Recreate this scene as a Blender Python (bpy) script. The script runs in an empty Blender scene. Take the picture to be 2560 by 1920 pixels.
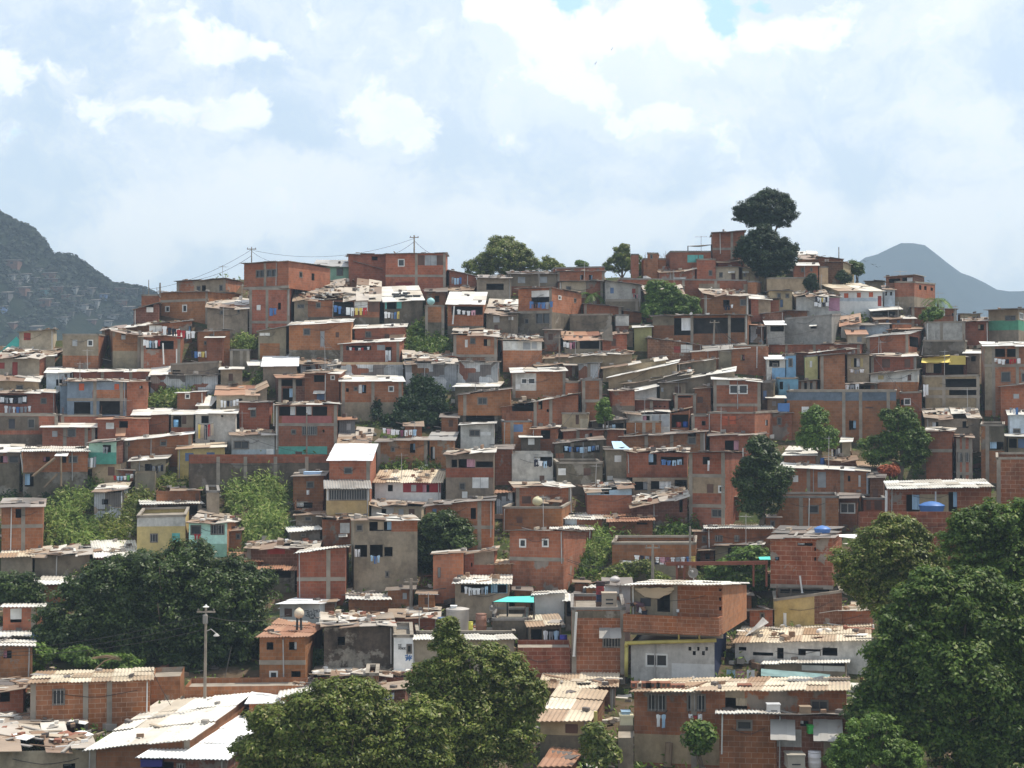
import bpy, math, random
import numpy as np
from mathutils import Vector, Matrix, noise
R = math.radians
sc = bpy.context.scene
COL = sc.collection
random.seed(11); rng = np.random.default_rng(11)
# ------------------------------------------------------------------ camera
F, HY = 4060.0, 1040.0                      # focal length and eye level in photograph pixels (2560 wide)
PITCH = math.atan((HY-960)/F)
cd = bpy.data.cameras.new('camera'); cam = bpy.data.objects.new('camera', cd); COL.objects.link(cam)
cd.sensor_width = 36.0; cd.lens = 36.0*F/2560; cd.clip_start = 1.0; cd.clip_end = 20000
cam.rotation_euler = (math.pi/2+PITCH, 0, 0); sc.camera = cam
# ------------------------------------------------------------------ light
SUN_EL, SUN_AZ = 66.0, 72.0                # azimuth clockwise from the view direction (+Y)
sd = Vector((math.sin(R(SUN_AZ))*math.cos(R(SUN_EL)), math.cos(R(SUN_AZ))*math.cos(R(SUN_EL)), math.sin(R(SUN_EL))))
sl = bpy.data.lights.new('sun', 'SUN'); sl.energy = 5.0; sl.angle = R(0.5); sl.color = (1.0, 0.93, 0.80)
so_ = bpy.data.objects.new('sun', sl); COL.objects.link(so_); so_.rotation_euler = (-sd).to_track_quat('-Z', 'Y').to_euler()
so_.location = (60, -60, 120)
sc.view_settings.view_transform = 'Standard'; sc.view_settings.look = 'None'
sc.view_settings.exposure = 0.0; sc.view_settings.gamma = 1.0
sc.cycles.max_bounces = 6; sc.cycles.diffuse_bounces = 3; sc.cycles.transparent_max_bounces = 8
sc.cycles.volume_bounces = 0; sc.cycles.use_denoising = True
W = bpy.data.worlds.new('World'); sc.world = W; W.use_nodes = True

class NT:
    def __init__(s, tree): s.t = tree; tree.nodes.clear()
    def n(s, typ, ins=None, **props):
        nd = s.t.nodes.new('ShaderNode'+typ)
        for k, v in props.items(): setattr(nd, k, v)
        for k, v in (ins or {}).items(): s.set(nd.inputs[k], v)
        return nd
    def set(s, sock, v):
        if isinstance(v, bpy.types.NodeSocket): s.t.links.new(v, sock)
        elif isinstance(v, bpy.types.Node): s.t.links.new(v.outputs[0], sock)
        else: sock.default_value = v
    def m(s, op, a, b=0.0, c=0.0, clamp=False):
        nd = s.t.nodes.new('ShaderNodeMath'); nd.operation = op; nd.use_clamp = clamp
        for i, v in enumerate((a, b, c)): s.set(nd.inputs[i], v)
        return nd.outputs[0]
    def mix(s, f, a, b, blend='MIX'):
        nd = s.t.nodes.new('ShaderNodeMix'); nd.data_type = 'RGBA'; nd.blend_type = blend
        s.set(nd.inputs[0], f)
        for i, v in ((6, a), (7, b)): s.set(nd.inputs[i], (*v, 1) if isinstance(v, tuple) and len(v) == 3 else v)
        return nd.outputs[2]
    def ramp(s, f, stops, interp='LINEAR'):
        nd = s.t.nodes.new('ShaderNodeValToRGB'); cr = nd.color_ramp; cr.interpolation = interp
        while len(cr.elements) < len(stops): cr.elements.new(0.5)
        for e, (p, c) in zip(cr.elements, stops):
            e.position = p; e.color = (*c, 1) if isinstance(c, tuple) else (c, c, c, 1)
        s.set(nd.inputs[0], f); return nd.outputs[0]
    def sstep(s, v, a, b):
        nd = s.t.nodes.new('ShaderNodeMapRange'); nd.interpolation_type = 'SMOOTHSTEP'
        s.set(nd.inputs[0], v); s.set(nd.inputs[1], a); s.set(nd.inputs[2], b); return nd.outputs[0]

# ------------------------------------------------------------------ sky: Nishita blue behind broken cloud
def build_sky():
    g = NT(W.node_tree)
    sky = g.n('TexSky', sky_type='NISHITA'); sky.sun_disc = False
    sky.sun_elevation = R(SUN_EL); sky.sun_rotation = R(SUN_AZ); sky.dust_density = 2.0
    d = g.n('TexCoord').outputs['Generated']
    sx = g.n('SeparateXYZ', {0: d})
    az = g.m('MULTIPLY', g.m('ARCTAN2', sx.outputs[0], sx.outputs[1]), 4.06)
    el = g.m('MULTIPLY', g.m('ARCSINE', sx.outputs[2]), 4.06)
    P = g.n('CombineXYZ', {0: az, 1: el}).outputs[0]
    def field(P_):
        warp = g.n('TexNoise', {'Vector': P_, 'Scale': 2.3, 'Detail': 5.0, 'Roughness': 0.6}).outputs['Color']
        off = g.n('VectorMath', {0: warp, 1: (0.5, 0.5, 0.5)}, operation='SUBTRACT').outputs[0]
        offs = g.n('VectorMath', {0: off, 'Scale': 0.42}, operation='SCALE').outputs[0]
        PW = g.n('VectorMath', {0: P_, 1: offs}, operation='ADD').outputs[0]
        puff = g.n('TexNoise', {'Vector': PW, 'Scale': 3.2, 'Detail': 9.0, 'Roughness': 0.62}).outputs[0]
        fine = g.n('TexNoise', {'Vector': PW, 'Scale': 7.0, 'Detail': 9.0, 'Roughness': 0.62}).outputs[0]
        return PW, puff, fine
    PW, puff, fine = field(P)
    def blobs(lst, P_):
        acc = None
        for px, py, rx, ry, amp in lst:
            a = math.atan2(px-1280, F)*4.06; e = math.atan2(HY-py, F)*4.06
            dv = g.n('VectorMath', {0: P_, 1: (a, e, 0)}, operation='SUBTRACT').outputs[0]
            dv = g.n('VectorMath', {0: dv, 1: (1000/rx, 1000/ry, 0)}, operation='MULTIPLY').outputs[0]
            dd = g.n('VectorMath', {0: dv, 1: dv}, operation='DOT_PRODUCT').outputs['Value']
            v = g.m('MULTIPLY', g.m('EXPONENT', g.m('MULTIPLY', dd, -1.0)), amp)
            acc = v if acc is None else g.m('ADD', acc, v)
        return acc
    # heaped clouds, each a place in the sky: crisp lit tops, soft bases
    HARD = [(955, 285, 85, 55, 1.0), (1010, 330, 125, 55, 1.0), (880, 365, 70, 42, .8), (930, 390, 90, 25, .5), (1250, 60, 90, 60, .9), (1330, 120, 150, 120, 1.0), (1480, 60, 130, 110, 1.0), (1640, 90, 130, 110, 1.0),
            (1760, 60, 60, 70, .8), (1900, 60, 60, 60, .8), (2020, 70, 110, 70, .8), (1480, 230, 140, 70, .9), (1570, 290, 120, 50, .75), (1330, 200, 100, 60, .8), (1310, 320, 70, 40, .6),
            (500, 120, 110, 55, .75), (620, 110, 90, 50, .6), (330, 310, 140, 65, .75), (590, 270, 95, 55, .75), (560, 330, 90, 40, .6), (20, 170, 50, 40, .65), (40, 260, 70, 60, .7), (210, 190, 110, 35, .5)]
    SOFT = [(1900, 260, 200, 60, .6), (2330, 60, 240, 110, .7), (2350, 310, 250, 60, .6), (1640, 540, 170, 60, .7), (690, 470, 190, 70, .7), (300, 640, 160, 70, .8), (710, 560, 130, 50, .6), (2490, 420, 180, 80, .6),
            (2480, 600, 260, 90, 1.1), (1180, 590, 320, 60, .9), (2050, 530, 280, 70, .8), (900, 520, 260, 60, .7), (1500, 620, 260, 60, .8), (480, 560, 160, 60, .8), (1500, 430, 200, 50, .4), (110, 420, 200, 60, .35), (1050, 450, 250, 50, .35), (420, 200, 250, 130, .45)]
    S = blobs(SOFT, PW)
    G = blobs([(1530, 60, 560, 300, 1.0), (2100, 120, 500, 220, .45)], P)
    def dens(PW_, puff_, fine_):
        return g.m('ADD', g.m('ADD', blobs(HARD, PW_), g.m('MULTIPLY', g.m('SUBTRACT', puff_, .5), 1.5)), g.m('MULTIPLY', g.m('SUBTRACT', fine_, .5), 2.3))
    DH = dens(PW, puff, fine)
    # the same field looked up a little higher and to the right, towards the sun: a cloud is lit where it thins out that way
    up = g.n('VectorMath', {0: P, 1: (.035, .075, 0)}, operation='ADD').outputs[0]
    DU = dens(*field(up))
    lit = g.sstep(g.m('SUBTRACT', DH, DU), -.15, .40)
    ch = g.m('MULTIPLY', g.sstep(DH, .20, .68), g.m('ADD', .42, g.m('MULTIPLY', lit, .58)))
    cs = g.m('MULTIPLY', g.sstep(g.m('ADD', S, g.m('MULTIPLY', g.m('SUBTRACT', puff, .5), 1.5)), .05, .95), .8)
    veil = g.sstep(puff, 0.36, 0.66)
    holes = blobs([(1385, -40, 60, 50, 1.5), (1845, 20, 46, 62, 1.5), (1935, -25, 36, 34, 1.2)], PW)
    hole = g.sstep(g.m('ADD', holes, g.m('MULTIPLY', g.m('SUBTRACT', fine, .5), 3.2)), .45, 1.05)
    base = g.mix(veil, (.54, .645, .745), (.83, .865, .885))
    base = g.mix(g.m('MULTIPLY', G, .55, clamp=True), base, (.95, .965, .965))
    base = g.mix(cs, base, (1.0, .98, .93))
    shade = g.mix(g.m('ADD', lit, g.m('MULTIPLY', G, .55), clamp=True), (.88, .90, .92), (1.05, 1.035, .985))
    shade = g.mix(1.0, shade, g.ramp(g.m('ADD', fine, g.m('MULTIPLY', G, .22)), [(.35, .90), (.62, 1.06)]), 'MULTIPLY')
    vis = g.mix(ch, base, shade)
    vis = g.mix(g.m('MULTIPLY', hole, .95), vis, (.50, .78, 1.0))
    hz = g.sstep(el, .9, 0.1)
    vis = g.mix(g.m('MULTIPLY', hz, .3), vis, (.92, .92, .90))
    vis = g.mix(g.sstep(el, -.02, -.25), vis, (.10, .10, .08))   # the valley floor beyond the modelled ground
    bs = g.n('Background', {'Color': sky.outputs[0], 'Strength': 0.06})
    bc = g.n('Background', {'Color': vis, 'Strength': 1.0})
    g.n('OutputWorld', {'Surface': g.n('AddShader', {0: bs, 1: bc})})
build_sky()

# ------------------------------------------------------------------ projection of photograph pixels onto real depths
cP, sP = math.cos(PITCH), math.sin(PITCH)
def ray(px, py):
    u, v = (px-1280)/F, (960-py)/F
    y = cP - v*sP
    return u/y, (sP + v*cP)/y
def at(px, py, Y):
    a, b = ray(px, py); return Vector((a*Y, Y, b*Y))
_PY = [400, 560, 650, 750, 900, 1100, 1300, 1500, 1700, 1920, 2100]
_YY = [182, 168, 160, 150.5, 137, 122, 108, 95, 82.5, 70, 61]
def Yof(py): return float(np.interp(py, _PY, _YY))
_prof = sorted((Y, ray(1280, p)[1]*Y) for p, Y in zip(_PY, _YY))
_pY = [p[0] for p in _prof]; _pZ = [p[1] for p in _prof]
_cx = [-500, 0, 150, 300, 350, 400, 470, 560, 900, 1150, 1400, 1600, 1760, 1850, 2000, 2100, 2230, 2400, 2560, 3100]
_cy = [910, 862, 845, 835, 815, 765, 722, 696, 690, 690, 705, 680, 655, 640, 650, 690, 735, 790, 830, 900]
def zat(X, Y):
    px = 1280 + F*X/max(Y, 20)
    Yc = Yof(float(np.interp(px, _cx, _cy)))
    if Y <= Yc: return float(np.interp(Y, _pY, _pZ)) if Y > 61 else _pZ[0] - (61-Y)*0.05
    zc = float(np.interp(Yc, _pY, _pZ)); return max(zc - 0.33*(Y-Yc), -40)

# ------------------------------------------------------------------ materials
MATS = {}
def newmat(name):
    m = bpy.data.materials.new(name); m.use_nodes = True; MATS[name] = m
    return m, NT(m.node_tree)
def plain(name, c, rough=.8, metal=0., var=.15, spec=.3, dirt=.35):
    if name in MATS: return MATS[name]
    m, g = newmat(name)
    pos = g.n('NewGeometry').outputs['Position']
    n1 = g.n('TexNoise', {'Vector': pos, 'Scale': 1.7, 'Detail': 5.0}).outputs[0]
    isl = g.n('NewGeometry').outputs['Random Per Island']
    v = g.m('ADD', 1-var/2, g.m('MULTIPLY', isl, var))
    f = g.m('MULTIPLY', v, g.ramp(n1, [(.3, 1-dirt), (.6, 1.0)]))
    col = g.mix(1.0, c, f, 'MULTIPLY')
    b = g.n('BsdfPrincipled', {'Base Color': col, 'Roughness': rough, 'Metallic': metal, 'Specular IOR Level': spec})
    g.n('OutputMaterial', {'Surface': b}); return m
def wallmat(name, c, brick=False, plaster=0., dirt=.5, c2=None, tin=False, row=.21):
    m, g = newmat(name)
    uv = g.n('UVMap').outputs[0]
    pos = g.n('NewGeometry').outputs['Position']
    oi = g.n('ObjectInfo').outputs['Random']
    big = g.n('TexNoise', {'Vector': pos, 'Scale': .55, 'Detail': 6.0, 'Roughness': .65}).outputs[0]
    med = g.n('TexNoise', {'Vector': pos, 'Scale': 3.5, 'Detail': 5.0, 'Roughness': .7}).outputs[0]
    if brick:
        bt = g.n('TexBrick', {'Vector': uv, 'Color1': (*c, 1), 'Color2': (*(c2 or tuple(x*.72 for x in c)), 1), 'Mortar': (.30, .19, .135, 1) if row < .22 else (.40, .25, .18, 1),
                              'Scale': 1.0, 'Mortar Size': .010 if row < .22 else .013, 'Mortar Smooth': .2, 'Brick Width': row*(1.55 if row < .22 else 2.1), 'Row Height': row, 'Bias': -.2})
        bt.inputs['Scale'].default_value = 1.0
        col = bt.outputs['Color']
        col = g.mix(g.m('MULTIPLY', g.ramp(med, [(.45, 0.), (.75, 1.)]), .35), col, (.30, .20, .15))
    elif tin:
        sepu = g.n('SeparateXYZ', {0: uv})
        cell = g.n('TexVoronoi', {'Vector': uv, 'Scale': .9}, distance='CHEBYCHEV')
        col = g.ramp(g.n('SeparateColor', {0: cell.outputs['Color']}).outputs[0], [(0, (.30, .31, .32)), (.3, (.42, .43, .44)), (.45, (.22, .10, .06)), (.6, (.5, .5, .5)), (.75, (.16, .14, .13)), (.9, (.33, .25, .2))], 'CONSTANT')
        wv = g.n('TexWave', {'Vector': uv, 'Scale': 2.2, 'Distortion': .2}, wave_type='BANDS').outputs[1]
        col = g.mix(.25, col, g.mix(1.0, col, wv, 'MULTIPLY'))
    else:
        col = g.mix(g.ramp(med, [(.35, 0.), (.7, 1.)]), c, c2 or tuple(x*.78 for x in c))
    if plaster:
        col = g.mix(g.m('MULTIPLY', g.sstep(big, .62-plaster*.22, .66-plaster*.18), .9), col, (.27, .24, .205))
    st = g.n('Mapping', {'Vector': pos, 'Scale': (1.3, 1.3, .45)}).outputs[0]
    strk = g.n('TexNoise', {'Vector': st, 'Scale': 1.1, 'Detail': 6.0, 'Roughness': .7}).outputs[0]
    stn = g.n('TexNoise', {'Vector': pos, 'Scale': .8, 'Detail': 7.0, 'Roughness': .7}).outputs[0]
    dk = g.mix(1.0, g.ramp(strk, [(.34, 1-dirt*.55), (.56, 1.0)]), g.ramp(stn, [(.36, 1-dirt*.6), (.52, 1.0)]), 'MULTIPLY')
    col = g.mix(1.0, col, dk, 'MULTIPLY')
    hs = g.n('HueSaturation', {'Hue': g.m('ADD', .490, g.m('MULTIPLY', g.m('FRACT', g.m('MULTIPLY', oi, 7.31)), .024)), 'Saturation': g.m('ADD', .82, g.m('MULTIPLY', big, .36)), 'Value': g.m('ADD', .70, g.m('MULTIPLY', oi, .52)), 'Color': col})
    bmp = g.n('Bump', {'Strength': .35, 'Distance': .03, 'Height': med})
    b = g.n('BsdfPrincipled', {'Base Color': hs, 'Roughness': .92, 'Specular IOR Level': .2, 'Normal': bmp})
    g.n('OutputMaterial', {'Surface': b}); return m
BR = (.365, .132, .064)
wallmat('brick', BR, True, 0, .42); wallmat('brickd', (.20, .084, .048), True, .1, .55); wallmat('brickp', (.35, .132, .064), True, .35, .5)
wallmat('block', (.33, .112, .056), True, 0, .5, row=.225); wallmat('blockl', (.28, .082, .045), True, .1, .45, row=.27)
wallmat('orange', (.43, .175, .09), True, 0, .3); wallmat('brickdark', (.105, .078, .062), False, .35, .75, c2=(.055, .042, .036))
wallmat('gray', (.33, .268, .195), dirt=.5); wallmat('grayd', (.18, .147, .108), plaster=.3, dirt=.65); wallmat('cement', (.42, .40, .37), dirt=.45, c2=(.30, .285, .26))
wallmat('cream', (.56, .47, .34), dirt=.4); wallmat('tan', (.42, .32, .205), dirt=.45); wallmat('ochre', (.52, .37, .16), dirt=.4); wallmat('yellow', (.56, .41, .19), dirt=.3)
wallmat('white', (.74, .73, .71), dirt=.22, c2=(.62, .62, .60)); wallmat('whited', (.60, .575, .53), dirt=.5); wallmat('mint', (.52, .80, .66), dirt=.25); wallmat('green', (.30, .50, .36), dirt=.4)
wallmat('greenb', (.12, .36, .24), dirt=.3); wallmat('teal', (.14, .46, .38), dirt=.3); wallmat('blue', (.20, .38, .54), dirt=.3); wallmat('lblue', (.42, .58, .72), dirt=.3)
wallmat('bluegray', (.20, .25, .30), dirt=.45); wallmat('pink', (.46, .17, .15), dirt=.3); wallmat('pinkl', (.55, .30, .42), dirt=.3); wallmat('red', (.36, .06, .05), dirt=.3)
wallmat('limeyel', (.50, .46, .22), dirt=.35); wallmat('navy', (.03, .035, .09), dirt=.3); wallmat('tin', (.4, .4, .4), tin=True, dirt=.55); wallmat('skyb', (.55, .62, .68), dirt=.4)
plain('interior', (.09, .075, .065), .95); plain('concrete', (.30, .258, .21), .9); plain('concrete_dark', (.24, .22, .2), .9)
plain('frame_grey', (.17, .15, .13), .6); plain('frame_white', (.68, .67, .64), .5, dirt=.15); plain('frame_brown', (.14, .07, .045), .7); plain('bar', (.42, .40, .38), .6); plain('bar_dark', (.05, .05, .05), .6)
plain('pane', (.035, .038, .042), .25, spec=.6); plain('wood', (.28, .20, .13), .85); plain('pole_wood', (.30, .25, .20), .9); plain('wire', (.05, .045, .045), .8); plain('sheet_white', (.85, .84, .80), .5, dirt=.15)
SH = {'w': (.74, .73, .70), 'g': (.36, .37, .38), 't': (.13, .42, .38), 'b': (.13, .07, .05), 'r': (.32, .055, .04), 'y': (.52, .42, .20), 'B': (.12, .19, .33), 'o': (.46, .10, .04), 'k': (.05, .05, .06)}
SHN = {'w': 'white', 'g': 'grey', 't': 'teal', 'b': 'brown', 'r': 'dark red', 'y': 'ochre', 'B': 'blue', 'o': 'orange red', 'k': 'black'}
for k, v in SH.items(): plain('shutter_'+k, v, .6)
CL = {'w': (.80, .80, .80), 'b': (.10, .20, .42), 'r': (.42, .04, .045), 'k': (.03, .03, .045), 'g': (.30, .31, .33), 'y': (.70, .55, .16), 'p': (.62, .34, .40), 'l': (.42, .58, .72), 'n': (.12, .38, .12), 't': (.55, .45, .33), 'c': (.12, .55, .48), 'u': (.24, .09, .14)}
CLN = {'w': 'white', 'b': 'blue', 'r': 'red', 'k': 'black', 'g': 'grey', 'y': 'yellow', 'p': 'pink', 'l': 'pale blue', 'n': 'green', 't': 'beige', 'c': 'turquoise', 'u': 'maroon'}
for k, v in CL.items(): plain('cloth_'+k, v, .9, var=.3, dirt=.1, spec=.1)
def roofmat(name, stops, rough=.45, spec=.5):
    m, g = newmat(name)
    geo = g.n('NewGeometry'); pos = geo.outputs['Position']
    col = g.ramp(geo.outputs['Random Per Island'], stops)
    n1 = g.n('TexNoise', {'Vector': pos, 'Scale': 2.2, 'Detail': 7.0, 'Roughness': .7}).outputs[0]
    n2 = g.n('TexNoise', {'Vector': pos, 'Scale': .7, 'Detail': 4.0}).outputs[0]
    col = g.mix(g.m('MULTIPLY', g.sstep(n1, .56, .70), .55), col, (.20, .105, .06))
    col = g.mix(1.0, col, g.ramp(n2, [(.3, .72), (.6, 1.)]), 'MULTIPLY')
    b = g.n('BsdfPrincipled', {'Base Color': col, 'Roughness': rough, 'Specular IOR Level': spec})
    g.n('OutputMaterial', {'Surface': b}); return m
roofmat('roof_z', [(0, (.70, .66, .58)), (.25, (.84, .82, .77)), (.45, (.50, .43, .34)), (.6, (.80, .78, .73)), (.8, (.60, .52, .42)), (1, (.84, .82, .78))])
roofmat('roof_w', [(0, (.86, .86, .85)), (1, (.92, .92, .92))])
roofmat('roof_t', [(0, (.60, .49, .35)), (.4, (.74, .65, .51)), (.6, (.36, .23, .14)), (.8, (.58, .47, .34)), (1, (.76, .70, .60))])
roofmat('roof_o', [(0, (.33, .24, .165)), (.3, (.60, .54, .45)), (.5, (.22, .13, .085)), (.75, (.50, .41, .31)), (1, (.74, .71, .66))])
roofmat('roof_r', [(0, (.32, .15, .085)), (.5, (.46, .26, .16)), (.8, (.24, .10, .06)), (1, (.52, .38, .27))])
roofmat('roof_k', [(0, (.14, .12, .105)), (.5, (.22, .19, .165)), (.85, (.30, .22, .17)), (1, (.40, .37, .33))])
roofmat('roof_g', [(0, (.26, .245, .225)), (.5, (.33, .31, .285)), (1, (.40, .375, .345))])
roofmat('roof_j', [(0, (.22, .135, .085)), (.2, (.58, .51, .42)), (.35, (.34, .275, .21)), (.5, (.20, .11, .07)), (.65, (.46, .37, .27)), (.8, (.76, .73, .67)), (1, (.30, .22, .155))])
def debrismat():
    m, g = newmat('debris')
    isl = g.n('NewGeometry').outputs['Random Per Island']
    col = g.ramp(isl, [(0, (.24, .095, .058)), (.14, (.24, .15, .095)), (.36, (.62, .58, .52)), (.52, (.12, .10, .09)), (.64, (.44, .36, .27)), (.80, (.78, .76, .72)), (.9, (.30, .27, .24))], 'CONSTANT')
    b = g.n('BsdfPrincipled', {'Base Color': col, 'Roughness': .85}); g.n('OutputMaterial', {'Surface': b})
debrismat()
def leafmat(name, stops, rough=.5, trans=.38):
    m, g = newmat(name)
    geo = g.n('NewGeometry')
    col = g.ramp(geo.outputs['Random Per Island'], stops)
    n1 = g.n('TexNoise', {'Vector': geo.outputs['Position'], 'Scale': .6, 'Detail': 3.0}).outputs[0]
    col = g.mix(1.0, col, g.ramp(n1, [(.3, .65), (.7, 1.15)]), 'MULTIPLY')
    b = g.n('BsdfPrincipled', {'Base Color': col, 'Roughness': rough, 'Specular IOR Level': .32})
    t = g.n('BsdfTranslucent', {'Color': col})
    g.n('OutputMaterial', {'Surface': g.n('MixShader', {0: trans, 1: b, 2: t})}); return m
leafmat('leaf_mango', [(0, (.042, .088, .009)), (.5, (.085, .155, .016)), (.85, (.15, .225, .03)), (1, (.25, .27, .08))])
leafmat('leaf_olive', [(0, (.07, .11, .013)), (.5, (.155, .20, .026)), (.82, (.25, .28, .055)), (1, (.34, .29, .13))], .45)
leafmat('leaf_deep', [(0, (.026, .05, .008)), (.5, (.052, .09, .013)), (.86, (.09, .135, .025)), (.95, (.085, .12, .035)), (1, (.22, .24, .14))], .4)  # palest stop paints sun glints as a few bright leaves
leafmat('leaf_dark', [(0, (.014, .030, .010)), (.6, (.026, .054, .015)), (1, (.042, .078, .022))], .6)
leafmat('leaf_light', [(0, (.065, .13, .014)), (.6, (.12, .21, .028)), (1, (.20, .28, .05))], .5, .35)
leafmat('leaf_grass', [(0, (.09, .15, .022)), (.5, (.17, .25, .045)), (.85, (.26, .32, .08)), (1, (.36, .36, .14))], .7, .3)
leafmat('leaf_far', [(0, (.010, .018, .010)), (1, (.022, .034, .016))], .8, .1)
plain('leaf_red', (.32, .07, .025), .7, var=.5)
plain('bark', (.14, .105, .075), .95)

# ------------------------------------------------------------------ mesh collecting
class M:
    def __init__(s): s.v = []; s.f = []; s.mi = []; s.uv = []
    def face(s, pts, mi=0, uv=None):
        i = len(s.v); s.v += [tuple(p) for p in pts]; s.f.append(tuple(range(i, i+len(pts)))); s.mi.append(mi)
        s.uv += uv if uv else [(p[0]+p[1]*.7, p[2]) for p in pts]
    def mesh(s, verts, faces, mi=0):
        i = len(s.v); s.v += [tuple(p) for p in verts]
        for f in faces:
            s.f.append(tuple(i+k for k in f)); s.mi.append(mi)
            s.uv += [(verts[k][0]+verts[k][1]*.7, verts[k][2]) for k in f]
    def box(s, o, ax, ay, az, mi=0):
        o = Vector(o); ax = Vector(ax); ay = Vector(ay); az = Vector(az)
        p = [o, o+ax, o+ax+ay, o+ay]; q = [x+az for x in p]
        s.mesh(p+q, [(3, 2, 1, 0), (4, 5, 6, 7), (0, 1, 5, 4), (1, 2, 6, 5), (2, 3, 7, 6), (3, 0, 4, 7)], mi)
    def tube(s, pts, r0, r1=None, n=6, mi=0, cap=True):
        r1 = r0 if r1 is None else r1
        pts = [Vector(p) for p in pts]; V = []; k = len(pts)
        for i, p in enumerate(pts):
            t = (pts[min(i+1, k-1)]-pts[max(i-1, 0)]).normalized()
            a = t.orthogonal().normalized(); b = t.cross(a); r = r0+(r1-r0)*i/max(k-1, 1)
            if i == 0: A0 = a
            a = (A0 - t*A0.dot(t)).normalized(); b = t.cross(a)
            V += [p+(a*math.cos(2*math.pi*j/n)+b*math.sin(2*math.pi*j/n))*r for j in range(n)]
        fs = [(i*n+j, i*n+(j+1) % n, (i+1)*n+(j+1) % n, (i+1)*n+j) for i in range(k-1) for j in range(n)]
        if cap: fs += [tuple(range(n))[::-1], tuple((k-1)*n+j for j in range(n))]
        s.mesh(V, fs, mi)
    def lathe(s, c, prof, n=16, mi=0):
        c = Vector(c); V = []
        for r, z in prof: V += [c+Vector((r*math.cos(2*math.pi*j/n), r*math.sin(2*math.pi*j/n), z)) for j in range(n)]
        k = len(prof)
        fs = [(i*n+j, i*n+(j+1) % n, (i+1)*n+(j+1) % n, (i+1)*n+j) for i in range(k-1) for j in range(n)]
        fs += [tuple(range(n))[::-1], tuple((k-1)*n+j for j in range(n))]
        s.mesh(V, fs, mi)
    def build(s, name, mats, parent=None, smooth=False):
        if not s.f: return None
        me = bpy.data.meshes.new(name)
        Mi = WINV.get(parent.name) if parent else None
        if Mi is not None:
            vs = np.array(s.v); vs = vs @ np.array(Mi.to_3x3()).T + np.array(Mi.translation); vs = vs.tolist()
        elif parent is None:
            base = np.array(s.v); c0 = Vector(((base[:, 0].min()+base[:, 0].max())/2, (base[:, 1].min()+base[:, 1].max())/2, base[:, 2].min()))
            vs = (base-np.array(c0)).tolist()
        else: vs = s.v
        me.from_pydata(vs, [], s.f)
        ul = me.uv_layers.new(name='UVMap'); ul.data.foreach_set('uv', np.array(s.uv, dtype=np.float32).ravel())
        for mm in (mats if isinstance(mats, (list, tuple)) else [mats]): me.materials.append(MATS[mm])
        me.polygons.foreach_set('material_index', np.array(s.mi, dtype=np.int32))
        if smooth: me.polygons.foreach_set('use_smooth', np.ones(len(s.f), dtype=bool))
        o = bpy.data.objects.new(name, me); COL.objects.link(o)
        if parent:
            o.parent = parent
            if Mi is not None: WINV[o.name] = Mi
        else: o.location = c0
        return o
WINV = {}
def empty(name, loc, rz=0.):
    o = bpy.data.objects.new(name, None); COL.objects.link(o); o.location = loc; o.rotation_euler = (0, 0, rz); o.empty_display_size = .3
    WINV[o.name] = (Matrix.Translation(Vector(loc)) @ Matrix.Rotation(rz, 4, 'Z')).inverted()
    return o
USED = {}
def tag(o, label=None, cat=None, group=None, kind=None):
    if label: o['label'] = label; USED.setdefault(label, []).append(o)
    if cat: o['category'] = cat
    if group: o['group'] = group
    if kind: o['kind'] = kind
    return o
# ------------------------------------------------------------------ houses
TO = [0, 0]; TS = 2212/640.0
def tile(x, y): TO[0], TO[1] = x, y
def sx_(x): return TO[0]+x/TS
def sy_(y): return TO[1]+y/TS
def parse(o, conv=True):
    out = []
    for it in o.split(';'):
        p = it.split()
        if not p: continue
        v = [float(q) for q in p[1:5]]
        out.append((p[0], sx_(v[0]), sy_(v[1]), sx_(v[2]), sy_(v[3]), p[5] if len(p) > 5 else None))
    return out
class Plane:                                 # a vertical wall plane through O along D
    def __init__(s, O, D): s.O = Vector(O); s.D = Vector(D); s.N = Vector((s.D.y, -s.D.x))
    def lz(s, px, py):
        a, b = ray(px, py); den = s.D.x - a*s.D.y
        l = (a*s.O.y - s.O.x)/den; y = s.O.y + l*s.D.y
        return l, b*y
    def pt(s, l, z, out=0.): return Vector((s.O.x+l*s.D.x+s.N.x*out, s.O.y+l*s.D.y+s.N.y*out, z))
    def px(s, px, py, out=0.): l, z = s.lz(px, py); return s.pt(l, z, out)
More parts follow.
